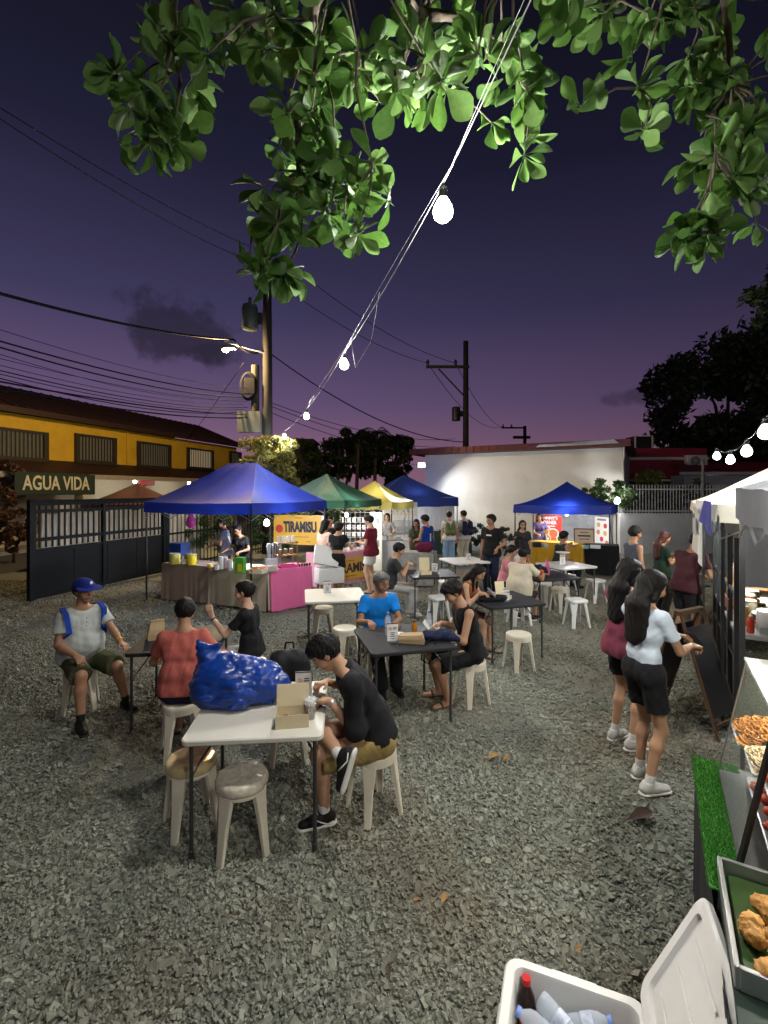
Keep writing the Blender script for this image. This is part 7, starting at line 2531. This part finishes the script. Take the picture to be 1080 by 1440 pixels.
    for i in range(4):
        w = a + RW * (.25 + i * .5) + RN * .3
        crate(('first', 'second', 'third', 'fourth')[i] + ' foil tray of cooked food along the cooking counter', w.x, w.y, .881, .30, .22, .06, 60, M_STEEL, 'foil_tray', 'tray')
        q2 = MB()
        rr = random.Random(60 + i)
        for k in range(26):
            q2.lathe([(.001, -.02), (.018, -.01), (.022, .004), (.01, .018), (.001, .02)], c=(w.x + rr.uniform(-.09, .09), w.y + rr.uniform(-.08, .08), .93 + rr.uniform(0, .02)), seg=6)
        tag(q2.build('cooked_food', mat('cooked_%d' % i, ((.42, .2, .05), (.5, .12, .04), (.5, .36, .12), (.3, .14, .05))[i], .5, island=.4), smooth=True), ('golden', 'red', 'yellow', 'brown')[i] + ' cooked food heaped in a foil tray of the stall', 'food', kind='stuff')
    p = a + RW * .9 + RN * .55
    bulb('greenish white bulb inside the cream stall tent', (p.x, p.y, 1.72), 80, (.86, 1, .90), 1.3)
    cable('lamp flex inside the cream stall tent', [(p.x, p.y, 1.84), (p.x, p.y, 2.47)], .004)
    a2 = Vector((4.85, 7.0)) + RN * .1
    q = thing('cooking_counter', 'wooden food counter of the last stall, vendor at its end', 'counter', (a2.x, a2.y, 0), math.atan2(RW.y, RW.x))
    MB().box((.8, -.35, .84), (1.8, .7, .04)).build('counter_top', mat('rack_wood', (.30, .16, .07), .6), q)
    MB().box((.8, -.03, .42), (1.8, .03, .8)).build('front_panel', mat('dark_timber', (.035, .028, .018), .6), q)
    for i, u in enumerate((.2, .6, 1.0, 1.4)):
        w = a2 + RW * u + RN * .3
        jar(('first', 'second', 'third', 'fourth')[i] + ' food tub along the wooden counter', w.x, w.y, .862, .1, .16, mat('counterfood_%d' % i, ((.5, .34, .2), (.45, .2, .08), (.55, .5, .4), (.4, .25, .12))[i], .5), None, 'tub', 'tub')
    p = a2 + RW * .5 + RN * .5
    bulb('warm bulb over the wooden food counter', (p.x, p.y, 1.75), 80, (1, .80, .55), 1.0)
    cable('lamp flex over the wooden food counter', [(p.x, p.y, 1.87), (p.x, p.y, 2.38)], .004)
    # string bulbs over the stalls
    sp = [W(1076, 607, 4.3), W(1050, 634, 5.6), W(1027, 646, 6.9), W(1008, 641, 8.2)]
    for p, lb in zip(sp, ('bright bulb above the grey stall canopy peak', 'bright bulb above the cream stall tent', 'bright bulb in the pair over the stall row end', 'bright bulb at the far end of the stall string')):
        bulb(lb, p, 70, (.97, .98, 1), 1.15, group='bulbs on the stall string')
    cable('black cord carrying the stall string bulbs', [Vector((2.6, 1.2, 3.1))] + [p + Vector((0, 0, .14)) for p in sp] + [Vector((7.5, 11.2, 2.9))], .006, sag=.05, cat='cord')
    st = thing('string_post', 'thin post holding the stall string cord at the fence wall', 'post', (7.5, 11.2, 0))
    MB().tube([(0, 0, 0), (0, 0, 3.0)], .03).build('pole', M_BLACKSTEEL, st)
    MB().box((0, 0, .02), (.2, .2, .04)).build('foot', M_BLACKSTEEL, st)
    # easel menu board
    e = thing('easel_board', 'dark folding easel menu board beside the two girls', 'menu board', (3.0, 4.68, 0), R(28))
    mf = mat('easel_wood', (.075, .04, .022), .5, var=.2)
    for sy, nm in ((-1, 'front_leg'), (1, 'rear_leg')):
        for sx in (-.19, .19):
            MB().tube([(sx, sy * .36, 0), (sx, sy * .02, 1.08)], .016, seg=6).build(nm, mf, e)
        Mx = Matrix.Rotation(R(sy * 17.5), 3, 'X')
        MB().box((0, sy * .19, .56), (.36, .015, .80), M=Mx).build('panel', mat('chalk_black', (.016, .016, .018), .35, var=.3, vscale=3), e)
        MB().box((0, sy * .335, .12), (.38, .02, .035)).build('rail', mf, e)
    MB().box((0, 0, 1.07), (.42, .05, .04)).build('top_rail', mf, e)
far_stalls()
# ================================================================== OVERHANGING ALMOND TREE
def almond_tree():
    base = Vector((2.1, -2.6, 0))
    t = thing('almond_tree', 'broad leaved tree whose leafy boughs hang over the lot', 'tree', base)
    r = random.Random(21)
    ml = [mat('almond_leaf', (.070, .150, .026), .55, var=.22, vscale=7, translucent=.28, spec=.3, bump=.25, bscale=22),
          mat('almond_leaf_pale', (.115, .205, .055), .6, var=.2, vscale=7, translucent=.28, spec=.3, bump=.25, bscale=22),
          mat('almond_leaf_dark', (.045, .100, .020), .52, var=.22, vscale=7, translucent=.25, spec=.3, bump=.25, bscale=22)]
    shapes = []
    for (l, w, cup, bend) in ((1, .33, .30, .16), (1, .30, .45, .34), (1, .36, .15, .05), (1, .28, .8, .22)):
        for m in ml:
            me = leaf_shape(l, w, cup, 8, bend)
            # stalk
            me.tube([(-.14, 0, .03), (.02, 0, 0)], .012, seg=5)
            o = me.build('leaf', m, t, smooth=True)
            shapes.append(o.data)
            bpy.data.objects.remove(o)
    # rosettes: photo ellipses give the direction, the bough's reach gives the distance
    areas = [((205, 120, 75, 95), 15, 2.5, 3.1), ((300, 60, 90, 55), 12, 2.3, 3.0), ((420, 90, 90, 80), 16, 2.3, 3.2), ((455, 205, 85, 70), 15, 2.4, 3.0),
             ((420, 300, 75, 50), 12, 2.5, 2.9), ((505, 290, 55, 40), 7, 2.5, 2.9), ((372, 375, 35, 26), 5, 2.5, 2.8), ((560, 110, 80, 75), 15, 2.3, 3.1), ((655, 110, 75, 80), 15, 2.3, 3.1),
             ((722, 120, 24, 50), 4, 2.4, 2.9), ((737, 205, 12, 20), 2, 2.6, 2.8), ((560, 320, 14, 16), 1, 2.6, 2.8), ((250, 195, 30, 25), 4, 2.4, 2.8), ((165, 195, 12, 12), 1, 2.5, 2.7),
             ((950, 45, 100, 50), 11, 2.5, 3.3), ((1010, 150, 75, 80), 15, 2.5, 3.2), ((1000, 250, 60, 45), 8, 2.5, 2.9), ((985, 320, 30, 25), 4, 2.5, 2.8), ((1050, 260, 35, 60), 5, 2.5, 2.9),
             ((905, 150, 25, 40), 3, 2.6, 3.1), ((812, 155, 8, 8), .5, 2.7, 2.9), ((1110, 120, 60, 120), 8, 2.5, 3.2), ((850, 15, 60, 25), 5, 2.5, 3.1), ((500, -60, 380, 50), 22, 2.0, 2.8), ((1000, -60, 120, 50), 8, 2.0, 2.8)]
    ros = []
    for (cx, cy_, rx, ry), n, y0, y1 in areas:
        for k in range(int(n * 1.2 + .5)):
            a, q = r.uniform(0, 6.28), math.sqrt(r.random())
            p = W(cx + rx * q * math.cos(a), cy_ + ry * q * math.sin(a), r.uniform(y0, y1))
            if (p - SB[2]).length > .52 and (p - SB[1]).length > .6:
                ros.append(p)
    leaves = []
    for p in ros:
        k = r.randint(6, 9)
        a0 = r.uniform(0, 6.28)
        ax = Vector((r.uniform(-1, 1), r.uniform(-1.0, .5), r.uniform(-.9, .5))).normalized()
        u = ax.orthogonal().normalized()
        v = ax.cross(u)
        for j in range(k):
            a = a0 + j * 2.4
            sp = r.uniform(.55, 1.45)
            d = (ax * math.cos(sp) + (u * math.cos(a) + v * math.sin(a)) * math.sin(sp)).normalized()
            d = (d + Vector((0, 0, r.uniform(-.35, .05)))).normalized()
            side = d.cross(ax * -.8 + Vector((0, 0, .5)) + Vector((r.uniform(-.6, .6), r.uniform(-.6, .6), r.uniform(-.3, .3))))
            side = side.normalized() if side.length > .1 else d.orthogonal().normalized()
            nrm = side.cross(d)
            l = r.uniform(.085, .175) * (1.1 if r.random() < .3 else 1)
            M4 = Matrix.Translation(p + d * .02 - base) @ Matrix((d, side, nrm)).transposed().to_4x4() @ Matrix.Diagonal((l, l * r.uniform(.85, 1.15), l, 1))
            px = CX + F * p.x / p.y
            py = HY - F * (p.z - HC) / p.y
            vis = (-20 < px < 1100 and py > -20)
            leaves.append((0 if vis else 1, p.y / l, M4, r.randrange(len(shapes))))
    leaves.sort(key=lambda q: (q[0], q[1]))
    for (_, _, M4, si) in leaves[:300]:
        o = bpy.data.objects.new('leaf', shapes[si])
        COL.objects.link(o)
        o.parent = t
        o.matrix_local = M4
    # the remaining leaves, one mass
    mv, mf, mm = [], [], []
    for (_, _, M4, si) in leaves[300:]:
        me = shapes[si]
        o0 = len(mv)
        mv += [tuple(M4 @ v.co) for v in me.vertices]
        mf += [tuple(i + o0 for i in p.vertices) for p in me.polygons]
        mm += [si % 3] * len(me.polygons)
    mb = MB()
    mb.v, mb.f = mv, mf
    o = mb.build('leaf_mass', ml[0], t, smooth=True)
    o['kind'] = 'stuff'
    if len(o.data.polygons) == len(mm):
        o.data.materials.append(ml[1])
        o.data.materials.append(ml[2])
        o.data.polygons.foreach_set('material_index', mm)
    # boughs: each rosette joins the nearest node nearer to the fork
    fork = Vector((1.5, -.6, 4.9)) - base
    nodes = [(fork, 0)]
    roots = [W(480, -90, 2.2), W(980, -90, 2.3), W(250, -60, 2.4), W(590, 20, 2.7), W(430, 130, 2.75), W(420, 240, 2.7), W(1030, 120, 2.8), W(680, 30, 2.7), W(300, 70, 2.7)]
    mb = MB()
    par = {}
    def join(p, r0, r1):
        best = min(range(len(nodes)), key=lambda i: (nodes[i][0] - p).length + .25 * nodes[i][1])
        q, dep = nodes[best]
        mid = (p + q) / 2 + Vector((r.uniform(-.05, .05), r.uniform(-.05, .05), .10 * (p - q).length))
        mb.tube([q, mid, p], [r0 * .92 ** dep, (r0 + r1) / 2 * .92 ** dep, r1], seg=7)
        nodes.append((mid, dep + 1))
        nodes.append((p, dep + 1))
    for p in roots:
        join(p - base, .040, .014)
    for p in sorted(ros, key=lambda p: ((p - base) - fork).length):
        join(p - base, .010, .0045)
    mb.build('bough', M_BARK, t, smooth=True)
    tr = MB()
    tr.tube([(0, 0, -.1), (.02, .0, .5), (-.1, .3, 2.0), (-.3, 1.1, 3.6), fork], [.34, .27, .22, .17, .06], seg=14)
    tr.tube([(-.1, .3, 2.0), (.5, .2, 3.6), (1.2, .9, 5.2), (1.4, 2.2, 6.2)], [.18, .14, .09, .03], seg=10)
    tr.build('trunk', M_BARK, t, smooth=True)
almond_tree()
# ================================================================== THE PEOPLE
VV = lambda x, y, z=.085: Vector((x, y, z))
C_BLACK = cloth('black', (.012, .012, .014))
C_NAVY = cloth('navy', (.012, .016, .040))
C_WHITE = cloth('white', (.62, .62, .60))
C_GREY = cloth('grey', (.36, .38, .37))
C_OLIVE = cloth('olive', (.055, .060, .028))
C_KHAKI = cloth('khaki', (.30, .22, .085))
C_SHOEB = cloth('shoe_black', (.012, .012, .012), .6)
C_SHOEW = cloth('shoe_white', (.50, .49, .46), .6)
M_SOLEW = mat('sole_white', (.60, .58, .54), .6, var=.1, dirt=.2)
M_SOLEB = mat('sole_black', (.015, .015, .015), .7)
M_SOLEBR = mat('sole_brown', (.07, .04, .028), .7)
C_SOCK = cloth('sock', (.60, .60, .58))
def phone(label, f, off=.10, i=1):
    a = (f['Wr'][0] + f['HD'][0] * .11 + f['Wr'][1] + f['HD'][1] * .11) / 2
    if i < 2:
        a = f['Wr'][i] + f['HD'][i] * .12
    p = f['wld'](a + V3(0, 0, .02))
    t = thing('phone', label, 'phone', p)
    d = f['wld'](a - f['fw'] * .1) - f['wld'](a)
    Mx = Matrix.Rotation(math.atan2(d.y, d.x) - PI / 2, 3, 'Z') @ Matrix.Rotation(R(45), 3, 'X')
    MB().rbox((0, 0, 0), (.072, .15, .009), r=.012, ch=.002, M=Mx).build('case', M_BLACKSTEEL, t, smooth=True, angle=40)
    MB().add([tuple(Mx @ Vector(q)) for q in ((-.032, -.07, .0055), (.032, -.07, .0055), (.032, .07, .0055), (-.032, .07, .0055))], [(0, 1, 2, 3)]).build('screen', mat('phone_screen', (.02, .02, .03), .15, var=0, emit=(.7, .75, .9), estr=.25), t)

# man in blue cap
def cap_man(f):
    t, Hc, hf, hu, hr_, s = f['t'], f['Hc'], f['hf'], f['hu'], f['hr'], f['s']
    mb = cloth('cap_blue', (.010, .020, .16))
    b = Blob(.007)
    b.cone(Hc - hf * .022 * s + hu * .045 * s, Hc + hf * .022 * s + hu * .045 * s, .103 * s, .099 * s, k=.02, flat=(hr_, .92), cuts=((Hc + hu * .048 * s, -hu - hf * .12),))
    V, Q = b.solve()
    c = np_mesh('cap', V, Q, mb, t)
    b = Blob(.006)
    p = Hc + hf * .085 * s + hu * .052 * s
    b.cone(p - hr_ * .045, p + hr_ * .045, .085, k=.01, flat=(hu + hf * .25, .10))
    V, Q = b.solve(gcuts=((Hc + hf * .05 * s, -hf),))
    np_mesh('visor', V, Q, mb, c)
    q = Hc + hf * .115 * s + hu * .105 * s
    MB().lathe([(.016, 0), (.016, .004), (.001, .006)], c=q, seg=14, M=Matrix((Vector(hr_), Vector(hu), Vector(hf * .9 + hu * .4).normalized())).transposed()).build('badge', M_PAPER, c)
    backpack(f, C_NAVY, (.28, .15, .40), cloth('strap_blue', (.012, .05, .30)))
    ring_band(f, 0, .05, .034, .022, mat('yellow_band', (.55, .28, .02), .5))
    # placket buttons
    for k in range(3):
        pp = f['C'] + f['fw'] * .125 + f['up'] * (.10 - .04 * k)
        MB().lathe([(.006, -.003), (.006, .003)], c=pp, seg=8).build('button', M_LEGG, t)
person('seated man in blue cap, light grey tee and olive shorts with backpack', -3.13, 4.92, -128, 1.66, seat=.455, lean=4, head=(14, 2, 0), skin='tan', top=('tee', cloth('pale_grey', (.40, .42, .40))), bot=('long_shorts', C_OLIVE),
       shoe=C_SHOEB, sole=M_SOLEB, sock=C_SHOEB, hair=('cap', None), vox=.0075, fat=.045, hr=VV(-2.93, 4.58, .63), hl=VV(-2.60, 4.78, .70), fr=VV(-2.84, 4.46), fl=VV(-2.66, 4.92), loose=.012, extra=cap_man, curl=.45)
# person in coral shirt, back to us
person('seated person in coral tee and navy shorts seen from behind', -1.74, 4.10, 8, 1.60, seat=.455, lean=10, head=(10, 22, 0), skin='tan', top=('tee', cloth('coral', (.42, .105, .085))), bot=('long_shorts', C_NAVY),
       shoe='sandal', sole=M_SOLEB, hair=('short', None), vox=.0075, fat=.012, hl=(-.20, .42, .79), hr=(.20, .42, .79), loose=.008)
# woman in black, gesturing
def wristband(f):
    ring_band(f, 0, .02, .028, .012, M_BLACKSTEEL)
person('seated woman in black tee and white shorts raising one hand', -1.40, 5.05, 84, 1.58, True, seat=.455, lean=6, head=(4, 6, 0), skin='fair', top=('tee', C_BLACK), bot=('shorts', C_WHITE), shoe='sandal', sole=M_SOLEB,
       hair=('bun', None), vox=.0075, hl=VV(-1.80, 4.93, 1.0), hdl=(-.05, .35, .93), hr=(.16, .34, .72), extra=wristband, curl=.25, pole_l=(-.2, -.2, -1))
# man in black shirt, legs crossed
def diner(f):
    ring_band(f, 0, .015, .032, .018, M_STEEL)
    for i in (0, 1):
        fa, ff, fu = f['A'][i], f['feet'][i]['ff'], f['feet'][i]['fu']
        sd = np.cross(ff, fu)
        shoe = [c for c in f['t'].children if c.name.startswith('shoe')][i]
        for q in (-1, 1):
            MB().tube([fa + sd * q * (.043) - ff * .055 - fu * .045, fa + sd * q * .0455 - ff * .01 - fu * .055, fa + sd * q * .046 + ff * .03 - fu * .035, fa + sd * q * .044 + ff * .06 - fu * .018], .0045, seg=5).build('side_stripe', M_SOLEW, shoe, smooth=True)
        for k in range(5):
            c = fa + ff * (.05 + .016 * k) + fu * (.004 - .009 * k)
            MB().tube([c - sd * .02, c + fu * .003, c + sd * .02], .0032, seg=5).build('lace', M_SOLEW, shoe)
    for k in range(4):
        pp = f['C'] + f['fw'] * .125 + f['up'] * (.09 - .075 * k)
        MB().lathe([(.006, -.004), (.006, .004)], c=pp, seg=8).build('button', M_PAPER, f['t'])
person('man in black shirt and khaki shorts eating with legs crossed', -.05, 3.37, 102, 1.70, seat=.455, lean=30, head=(-6, 42, 0), skin='mid', top=('half', C_BLACK), bot=('long_shorts', C_KHAKI), shoe=C_SHOEB, sole=M_SOLEW, sock=C_SOCK,
       hair=('mop', None), vox=.0068, hl=VV(-.43, 3.29, .80), hr=VV(-.47, 3.48, .84), hdr=(-.5, .6, .1), fl=VV(-.40, 3.21), fr={'p': (-.37, .30, .60), 'dir': Vector((-.30, -.20, -.93)), 'up': Vector((-.86, .30, .30))},
       knee_r=(.9, .6, .05), extra=diner, loose=.014, bloose=.034, curl=.7)
# elderly man in blue polo
person('elderly man with glasses in bright blue polo at the black table', -.08, 5.72, -166, 1.60, seat=.455, lean=14, head=(24, 8, 0), skin='tan', top=('polo', cloth('bright_blue', (.006, .17, .56))), bot=('pants', C_BLACK),
       shoe=C_SHOEB, sole=M_SOLEB, hair=('short', M_HAIRG), vox=.0075, hr=VV(-.14, 5.20, .79), hl=VV(.14, 5.24, .79), fl=VV(.14, 5.30), fr=VV(-.02, 5.24), extra=glasses, loose=.006)
# man in sleeveless top
def band(f):
    ring_band(f, 0, .03, .030, .03, M_BLACKSTEEL)
person('man in black sleeveless top and black shorts seated at table end', .93, 5.08, 102, 1.67, seat=.455, lean=14, head=(2, 34, 0), skin='mid', top=('tank', C_BLACK), bot=('long_shorts', C_BLACK), shoe='sandal', sole=M_SOLEBR,
       hair=('mop', None), vox=.0075, hl=VV(.52, 4.90, .795), hr=VV(.56, 5.16, .80), fl=VV(.66, 4.95), fr=VV(.60, 5.22), extra=band, curl=.3, loose=.01)
# woman in rust
f = person('woman with long hair in rust top looking down at a phone', 1.10, 6.74, -122, 1.55, True, seat=.455, lean=20, head=(4, 34, 0), skin='mid', top=('tank', cloth('rust', (.22, .065, .022))), bot=('shorts', cloth('brown_short', (.10, .04, .03))),
           shoe='sandal', sole=M_SOLEB, hair=('long_over', None), vox=.0085, hl=VV(1.48, 6.50, .86), hr=VV(1.36, 6.44, .86))
phone('phone held over the table by the woman in rust', f, i=2)
# group at the table with the pink bottle
person('broad person in cream tee seated with back turned', 2.28, 8.05, -38, 1.62, seat=.44, lean=16, head=(-20, 14, 0), skin='tan', top=('tee', cloth('cream', (.56, .50, .38))), bot=('shorts', cloth('charcoal', (.03, .03, .035))), shoe=C_SHOEB, sole=M_SOLEW,
       hair=('bun', None), vox=.010, fat=.055, hl=VV(2.62, 8.52, .80), hr=VV(2.82, 8.30, .80), loose=.012)
person('girl in pink top seated behind the person in cream tee', 2.28, 9.02, -128, 1.52, True, seat=.44, lean=12, head=(10, 22, 0), skin='mid', top=('tee', cloth('pink', (.56, .22, .26))), bot=('pants', C_NAVY), shoe=C_SHOEW, sole=M_SOLEW,
       hair=('pony', None), vox=.011, hl=VV(2.66, 8.86, .80), hr=VV(2.58, 8.62, .80))
person('woman in white top with black strap seated beyond the girl in pink', 2.90, 10.15, 12, 1.56, True, seat=.44, lean=6, head=(12, 6, 0), skin='mid', top=('tank', C_WHITE), bot=('shorts', C_BLACK), shoe='sandal', sole=M_SOLEB,
       hair=('bob', None), vox=.012, extra=lambda f: MB().tube([f['S'][0] + V3(.03, -.06, .06), f['C'] + V3(0, -.135, -.02), f['P'] + V3(.17, -.06, .1)], .012, seg=6).build('strap', M_WIRE, f['t'], smooth=True))
person('man in dark sleeveless top seated facing the mustard counter', 4.02, 10.95, -72, 1.66, seat=.44, lean=12, head=(0, 4, 0), skin='tan', top=('tank', cloth('dark_olive', (.03, .034, .028))), bot=('pants', C_BLACK), shoe=C_SHOEB, sole=M_SOLEB,
       hair=('mop', None), vox=.012, hl=(-.05, .34, 1.0), hdl=(.0, .3, .95))
# man in dark tee with phone
f = person('man in dark tee and grey trousers seated holding a phone', .10, 8.64, -86, 1.66, seat=.44, lean=12, head=(0, 22, 0), skin='mid', top=('tee', cloth('dark_grey', (.028, .032, .034))), bot=('pants', cloth('light_grey_trouser', (.36, .36, .35))), shoe=C_SHOEW, sole=M_SOLEW,
           hair=('short', None), vox=.010, hl=(-.06, .42, .92), hr=(.06, .40, .92), loose=.018)
phone('dark phone held by the man in grey trousers', f, i=2)
# standing people
def print_front(f):
    p = f['C'] + f['fw'] * .128 + f['up'] * .04
    MB().box(p, (.12, .004, .03)).build('shirt_print', M_PAPER, f['t'])
person('man in black tee with white print standing between the tables', 2.33, 10.3, 138, 1.70, head=(-20, 2, 0), skin='tan', top=('tee', C_BLACK), bot=('pants', C_NAVY), shoe=C_SHOEB, sole=M_SOLEB, hair=('short', None), vox=.010, extra=print_front,
       hl=(-.24, .22, .98), loose=.008)
person('woman in black cropped top and black shorts at the tiramisu stall', -.97, 9.95, -14, 1.57, True, lean=3, head=(-25, 12, 0), skin='mid', top=('crop', C_BLACK), bot=('short_shorts', C_BLACK), shoe='sandal', sole=M_SOLEBR, hair=('curly', None), vox=.010,
       hr=(.28, .30, 1.08), loose=.008)
person('woman in beige tee with red print beside the cropped top woman', -1.32, 10.45, -40, 1.58, True, lean=2, head=(-10, 10, 0), skin='mid', top=('tee', cloth('beige_red', (.55, .38, .29), var=.35)), bot=('pants', cloth('pale_grey_trouser', (.42, .42, .44))), shoe=C_SHOEW, sole=M_SOLEW,
       hair=('bob', None), vox=.011, loose=.015)
person('man in maroon tee and white shorts paying at the tiramisu stall', -.28, 10.5, 68, 1.68, head=(2, 18, 0), skin='fair', top=('tee', cloth('maroon', (.13, .012, .025))), bot=('mid_shorts', C_WHITE), shoe='sandal', sole=M_SOLEB, hair=('short', None), vox=.010,
       hl=(-.14, .32, 1.12), hr=(.10, .30, 1.14), loose=.012)
person('vendor in dark top behind the tiramisu counter', -1.35, 12.1, 170, 1.58, True, head=(0, 15, 0), skin='mid', top=('tee', C_BLACK), bot=('pants', C_BLACK), shoe=C_SHOEB, sole=M_SOLEB, hair=('pony', None), vox=.012, hl=(-.2, .35, .98), hr=(.15, .38, .98))
def number(f):
    text_mesh('1', .26, M_PAPER, f['t'], tuple(f['C'] - f['fw'] * .125 - f['up'] * .10), rot=(R(90), 0, 0), extrude=.002, offset=.008, name='jersey_number')
person('man in blue basketball jersey and beige shorts standing beyond the tables', 1.06, 11.75, 38, 1.62, head=(35, 16, 0), skin='tan', top=('tank', cloth('jersey_blue', (.010, .04, .26))), bot=('shorts', cloth('beige_short', (.5, .42, .32))), shoe=C_SHOEW, sole=M_SOLEW,
       hair=('mop', None), vox=.011, hl=(-.18, .26, 1.02), loose=.02, extra=number)
person('woman in dark patterned top beside the man in blue jersey', .82, 12.1, -170, 1.50, True, head=(-14, 14, 0), skin='tan', top=('tee', cloth('dark_pattern', (.05, .06, .03), var=.6)), bot=('pants', C_BLACK), shoe=C_SHOEB, sole=M_SOLEB, hair=('long_over', None), vox=.012)
def olive_pack(f):
    backpack(f, cloth('olive_pack', (.11, .14, .05)), (.29, .15, .44))
person('young man with olive backpack and light jeans at the rear tent', 1.93, 14.1, 4, 1.60, skin='mid', top=('tee', cloth('raglan', (.55, .50, .50), var=.2)), bot=('pants', cloth('light_jeans', (.20, .30, .42))), shoe=C_SHOEW, sole=M_SOLEW, hair=('short', None), vox=.012,
       loose=.016, extra=olive_pack)
person('young man with navy backpack and khaki trousers at the rear tent', 2.40, 14.25, 22, 1.62, head=(25, 6, 0), skin='mid', top=('tee', cloth('dark_red_white', (.40, .36, .36), var=.2)), bot=('pants', cloth('stone_trouser', (.36, .32, .25))), shoe=C_SHOEW, sole=M_SOLEW, hair=('short', None), vox=.012,
       loose=.012, extra=lambda f: backpack(f, C_NAVY, (.32, .17, .46)))
person('vendor in grey top behind the white counter', .10, 14.2, 175, 1.55, True, head=(-8, 12, 0), skin='fair', top=('tee', cloth('grey_top', (.30, .28, .28))), bot=('pants', C_BLACK), shoe=C_SHOEB, sole=M_SOLEB, hair=('bob', None), vox=.013, hl=(-.15, .3, .98), hr=(.15, .3, .98))
person('woman with glasses and long hair in dark grey top standing', 3.28, 11.3, 178, 1.52, True, head=(0, 4, 0), skin='mid', top=('tee', cloth('charcoal', (.03, .03, .035))), bot=('pants', C_NAVY), shoe=C_SHOEB, sole=M_SOLEB, hair=('long', None), vox=.011, extra=glasses, loose=.01)
person('vendor in purple patterned top behind the mustard counter', 4.62, 14.15, 172, 1.56, True, lean=10, head=(-30, 18, 0), skin='tan', top=('tee', cloth('purple_pattern', (.08, .06, .14), var=.6)), bot=('pants', C_BLACK), shoe=C_SHOEB, sole=M_SOLEB, hair=('long', None), vox=.013, hl=(-.2, .4, .95), hr=(.1, .42, .98))
# drinks vendors
person('vendor in white tee mixing drinks under the blue tent', -3.58, 10.85, 105, 1.60, lean=6, head=(0, 16, 0), skin='tan', top=('tee', cloth('white_tee', (.52, .55, .60))), bot=('pants', C_BLACK), shoe=C_SHOEB, sole=M_SOLEB, hair=('mop', None), vox=.011,
       hl=(-.06, .36, 1.14), hr=(.12, .40, .98), loose=.012)
person('vendor in black tee leaning over the drinks counter', -3.12, 10.55, 165, 1.50, True, lean=16, head=(-12, 24, 0), skin='tan', top=('tee', C_BLACK), bot=('pants', C_BLACK), shoe=C_SHOEB, sole=M_SOLEB, hair=('pony', None), vox=.011, hr=(.32, .30, .92), hl=(-.10, .36, .92))
# right-hand side
f = person('girl with long hair in pale blue tee and black shorts at stall', 1.97, 3.62, -72, 1.62, True, lean=3, head=(-4, 22, 0), skin='mid', top=('tee', cloth('pale_blue', (.50, .57, .66))), bot=('mid_shorts', C_BLACK), shoe=C_SHOEW, sole=M_SOLEW, sock=C_SOCK,
           hair=('long', None), vox=.0072, hl=(-.02, .44, 1.10), hr=(.10, .42, 1.06), fl=(-.10, .07, .085), fr=(.09, -.04, .085), loose=.0, bloose=.008, tuck=True, curl=.8)
phone('phone held by the girl in pale blue tee', f, i=2)
person('girl in dusty maroon top and black shorts beside the pale blue tee', 2.12, 4.22, -70, 1.62, True, lean=3, head=(-6, 18, 0), skin='mid', top=('tee', cloth('dusty_maroon', (.20, .045, .075))), bot=('mid_shorts', C_BLACK), shoe=C_SHOEW, sole=M_SOLEW, sock=C_SOCK,
       hair=('long', None), vox=.0085, hl=(-.02, .46, 1.08), hr=(.12, .44, 1.05), loose=.006)
person('boy in grey tank top walking past the stall tents', 4.16, 7.95, -84, 1.62, head=(4, 8, 0), skin='tan', top=('tank', cloth('slate', (.06, .065, .09))), bot=('shorts', C_NAVY), shoe='sandal', sole=M_SOLEB, hair=('mop', None), vox=.010, fl=(-.1, .14, .085), fr=(.1, -.12, .085), loose=.012)
f = person('woman with reddish hair in dark green top holding a phone', 4.98, 8.55, -92, 1.50, True, head=(0, 24, 0), skin='mid', top=('tee', cloth('dark_green', (.012, .030, .022))), bot=('pants', C_BLACK), shoe='sandal', sole=M_SOLEB, hair=('long', M_HAIRR), vox=.010, hl=(-.04, .26, 1.10), hr=(.08, .28, 1.08))
phone('phone held by the woman with reddish hair', f, i=0)
person('vendor in dark maroon tee bending over the wooden food counter', 4.30, 6.80, -66, 1.64, lean=20, head=(0, 26, 0), skin='tan', top=('tee', cloth('dark_maroon', (.055, .016, .022))), bot=('shorts', C_BLACK), shoe='sandal', sole=M_SOLEB, hair=('short', None), vox=.010, hl=(-.05, .46, 1.0), hr=(.2, .44, .98), loose=.008)
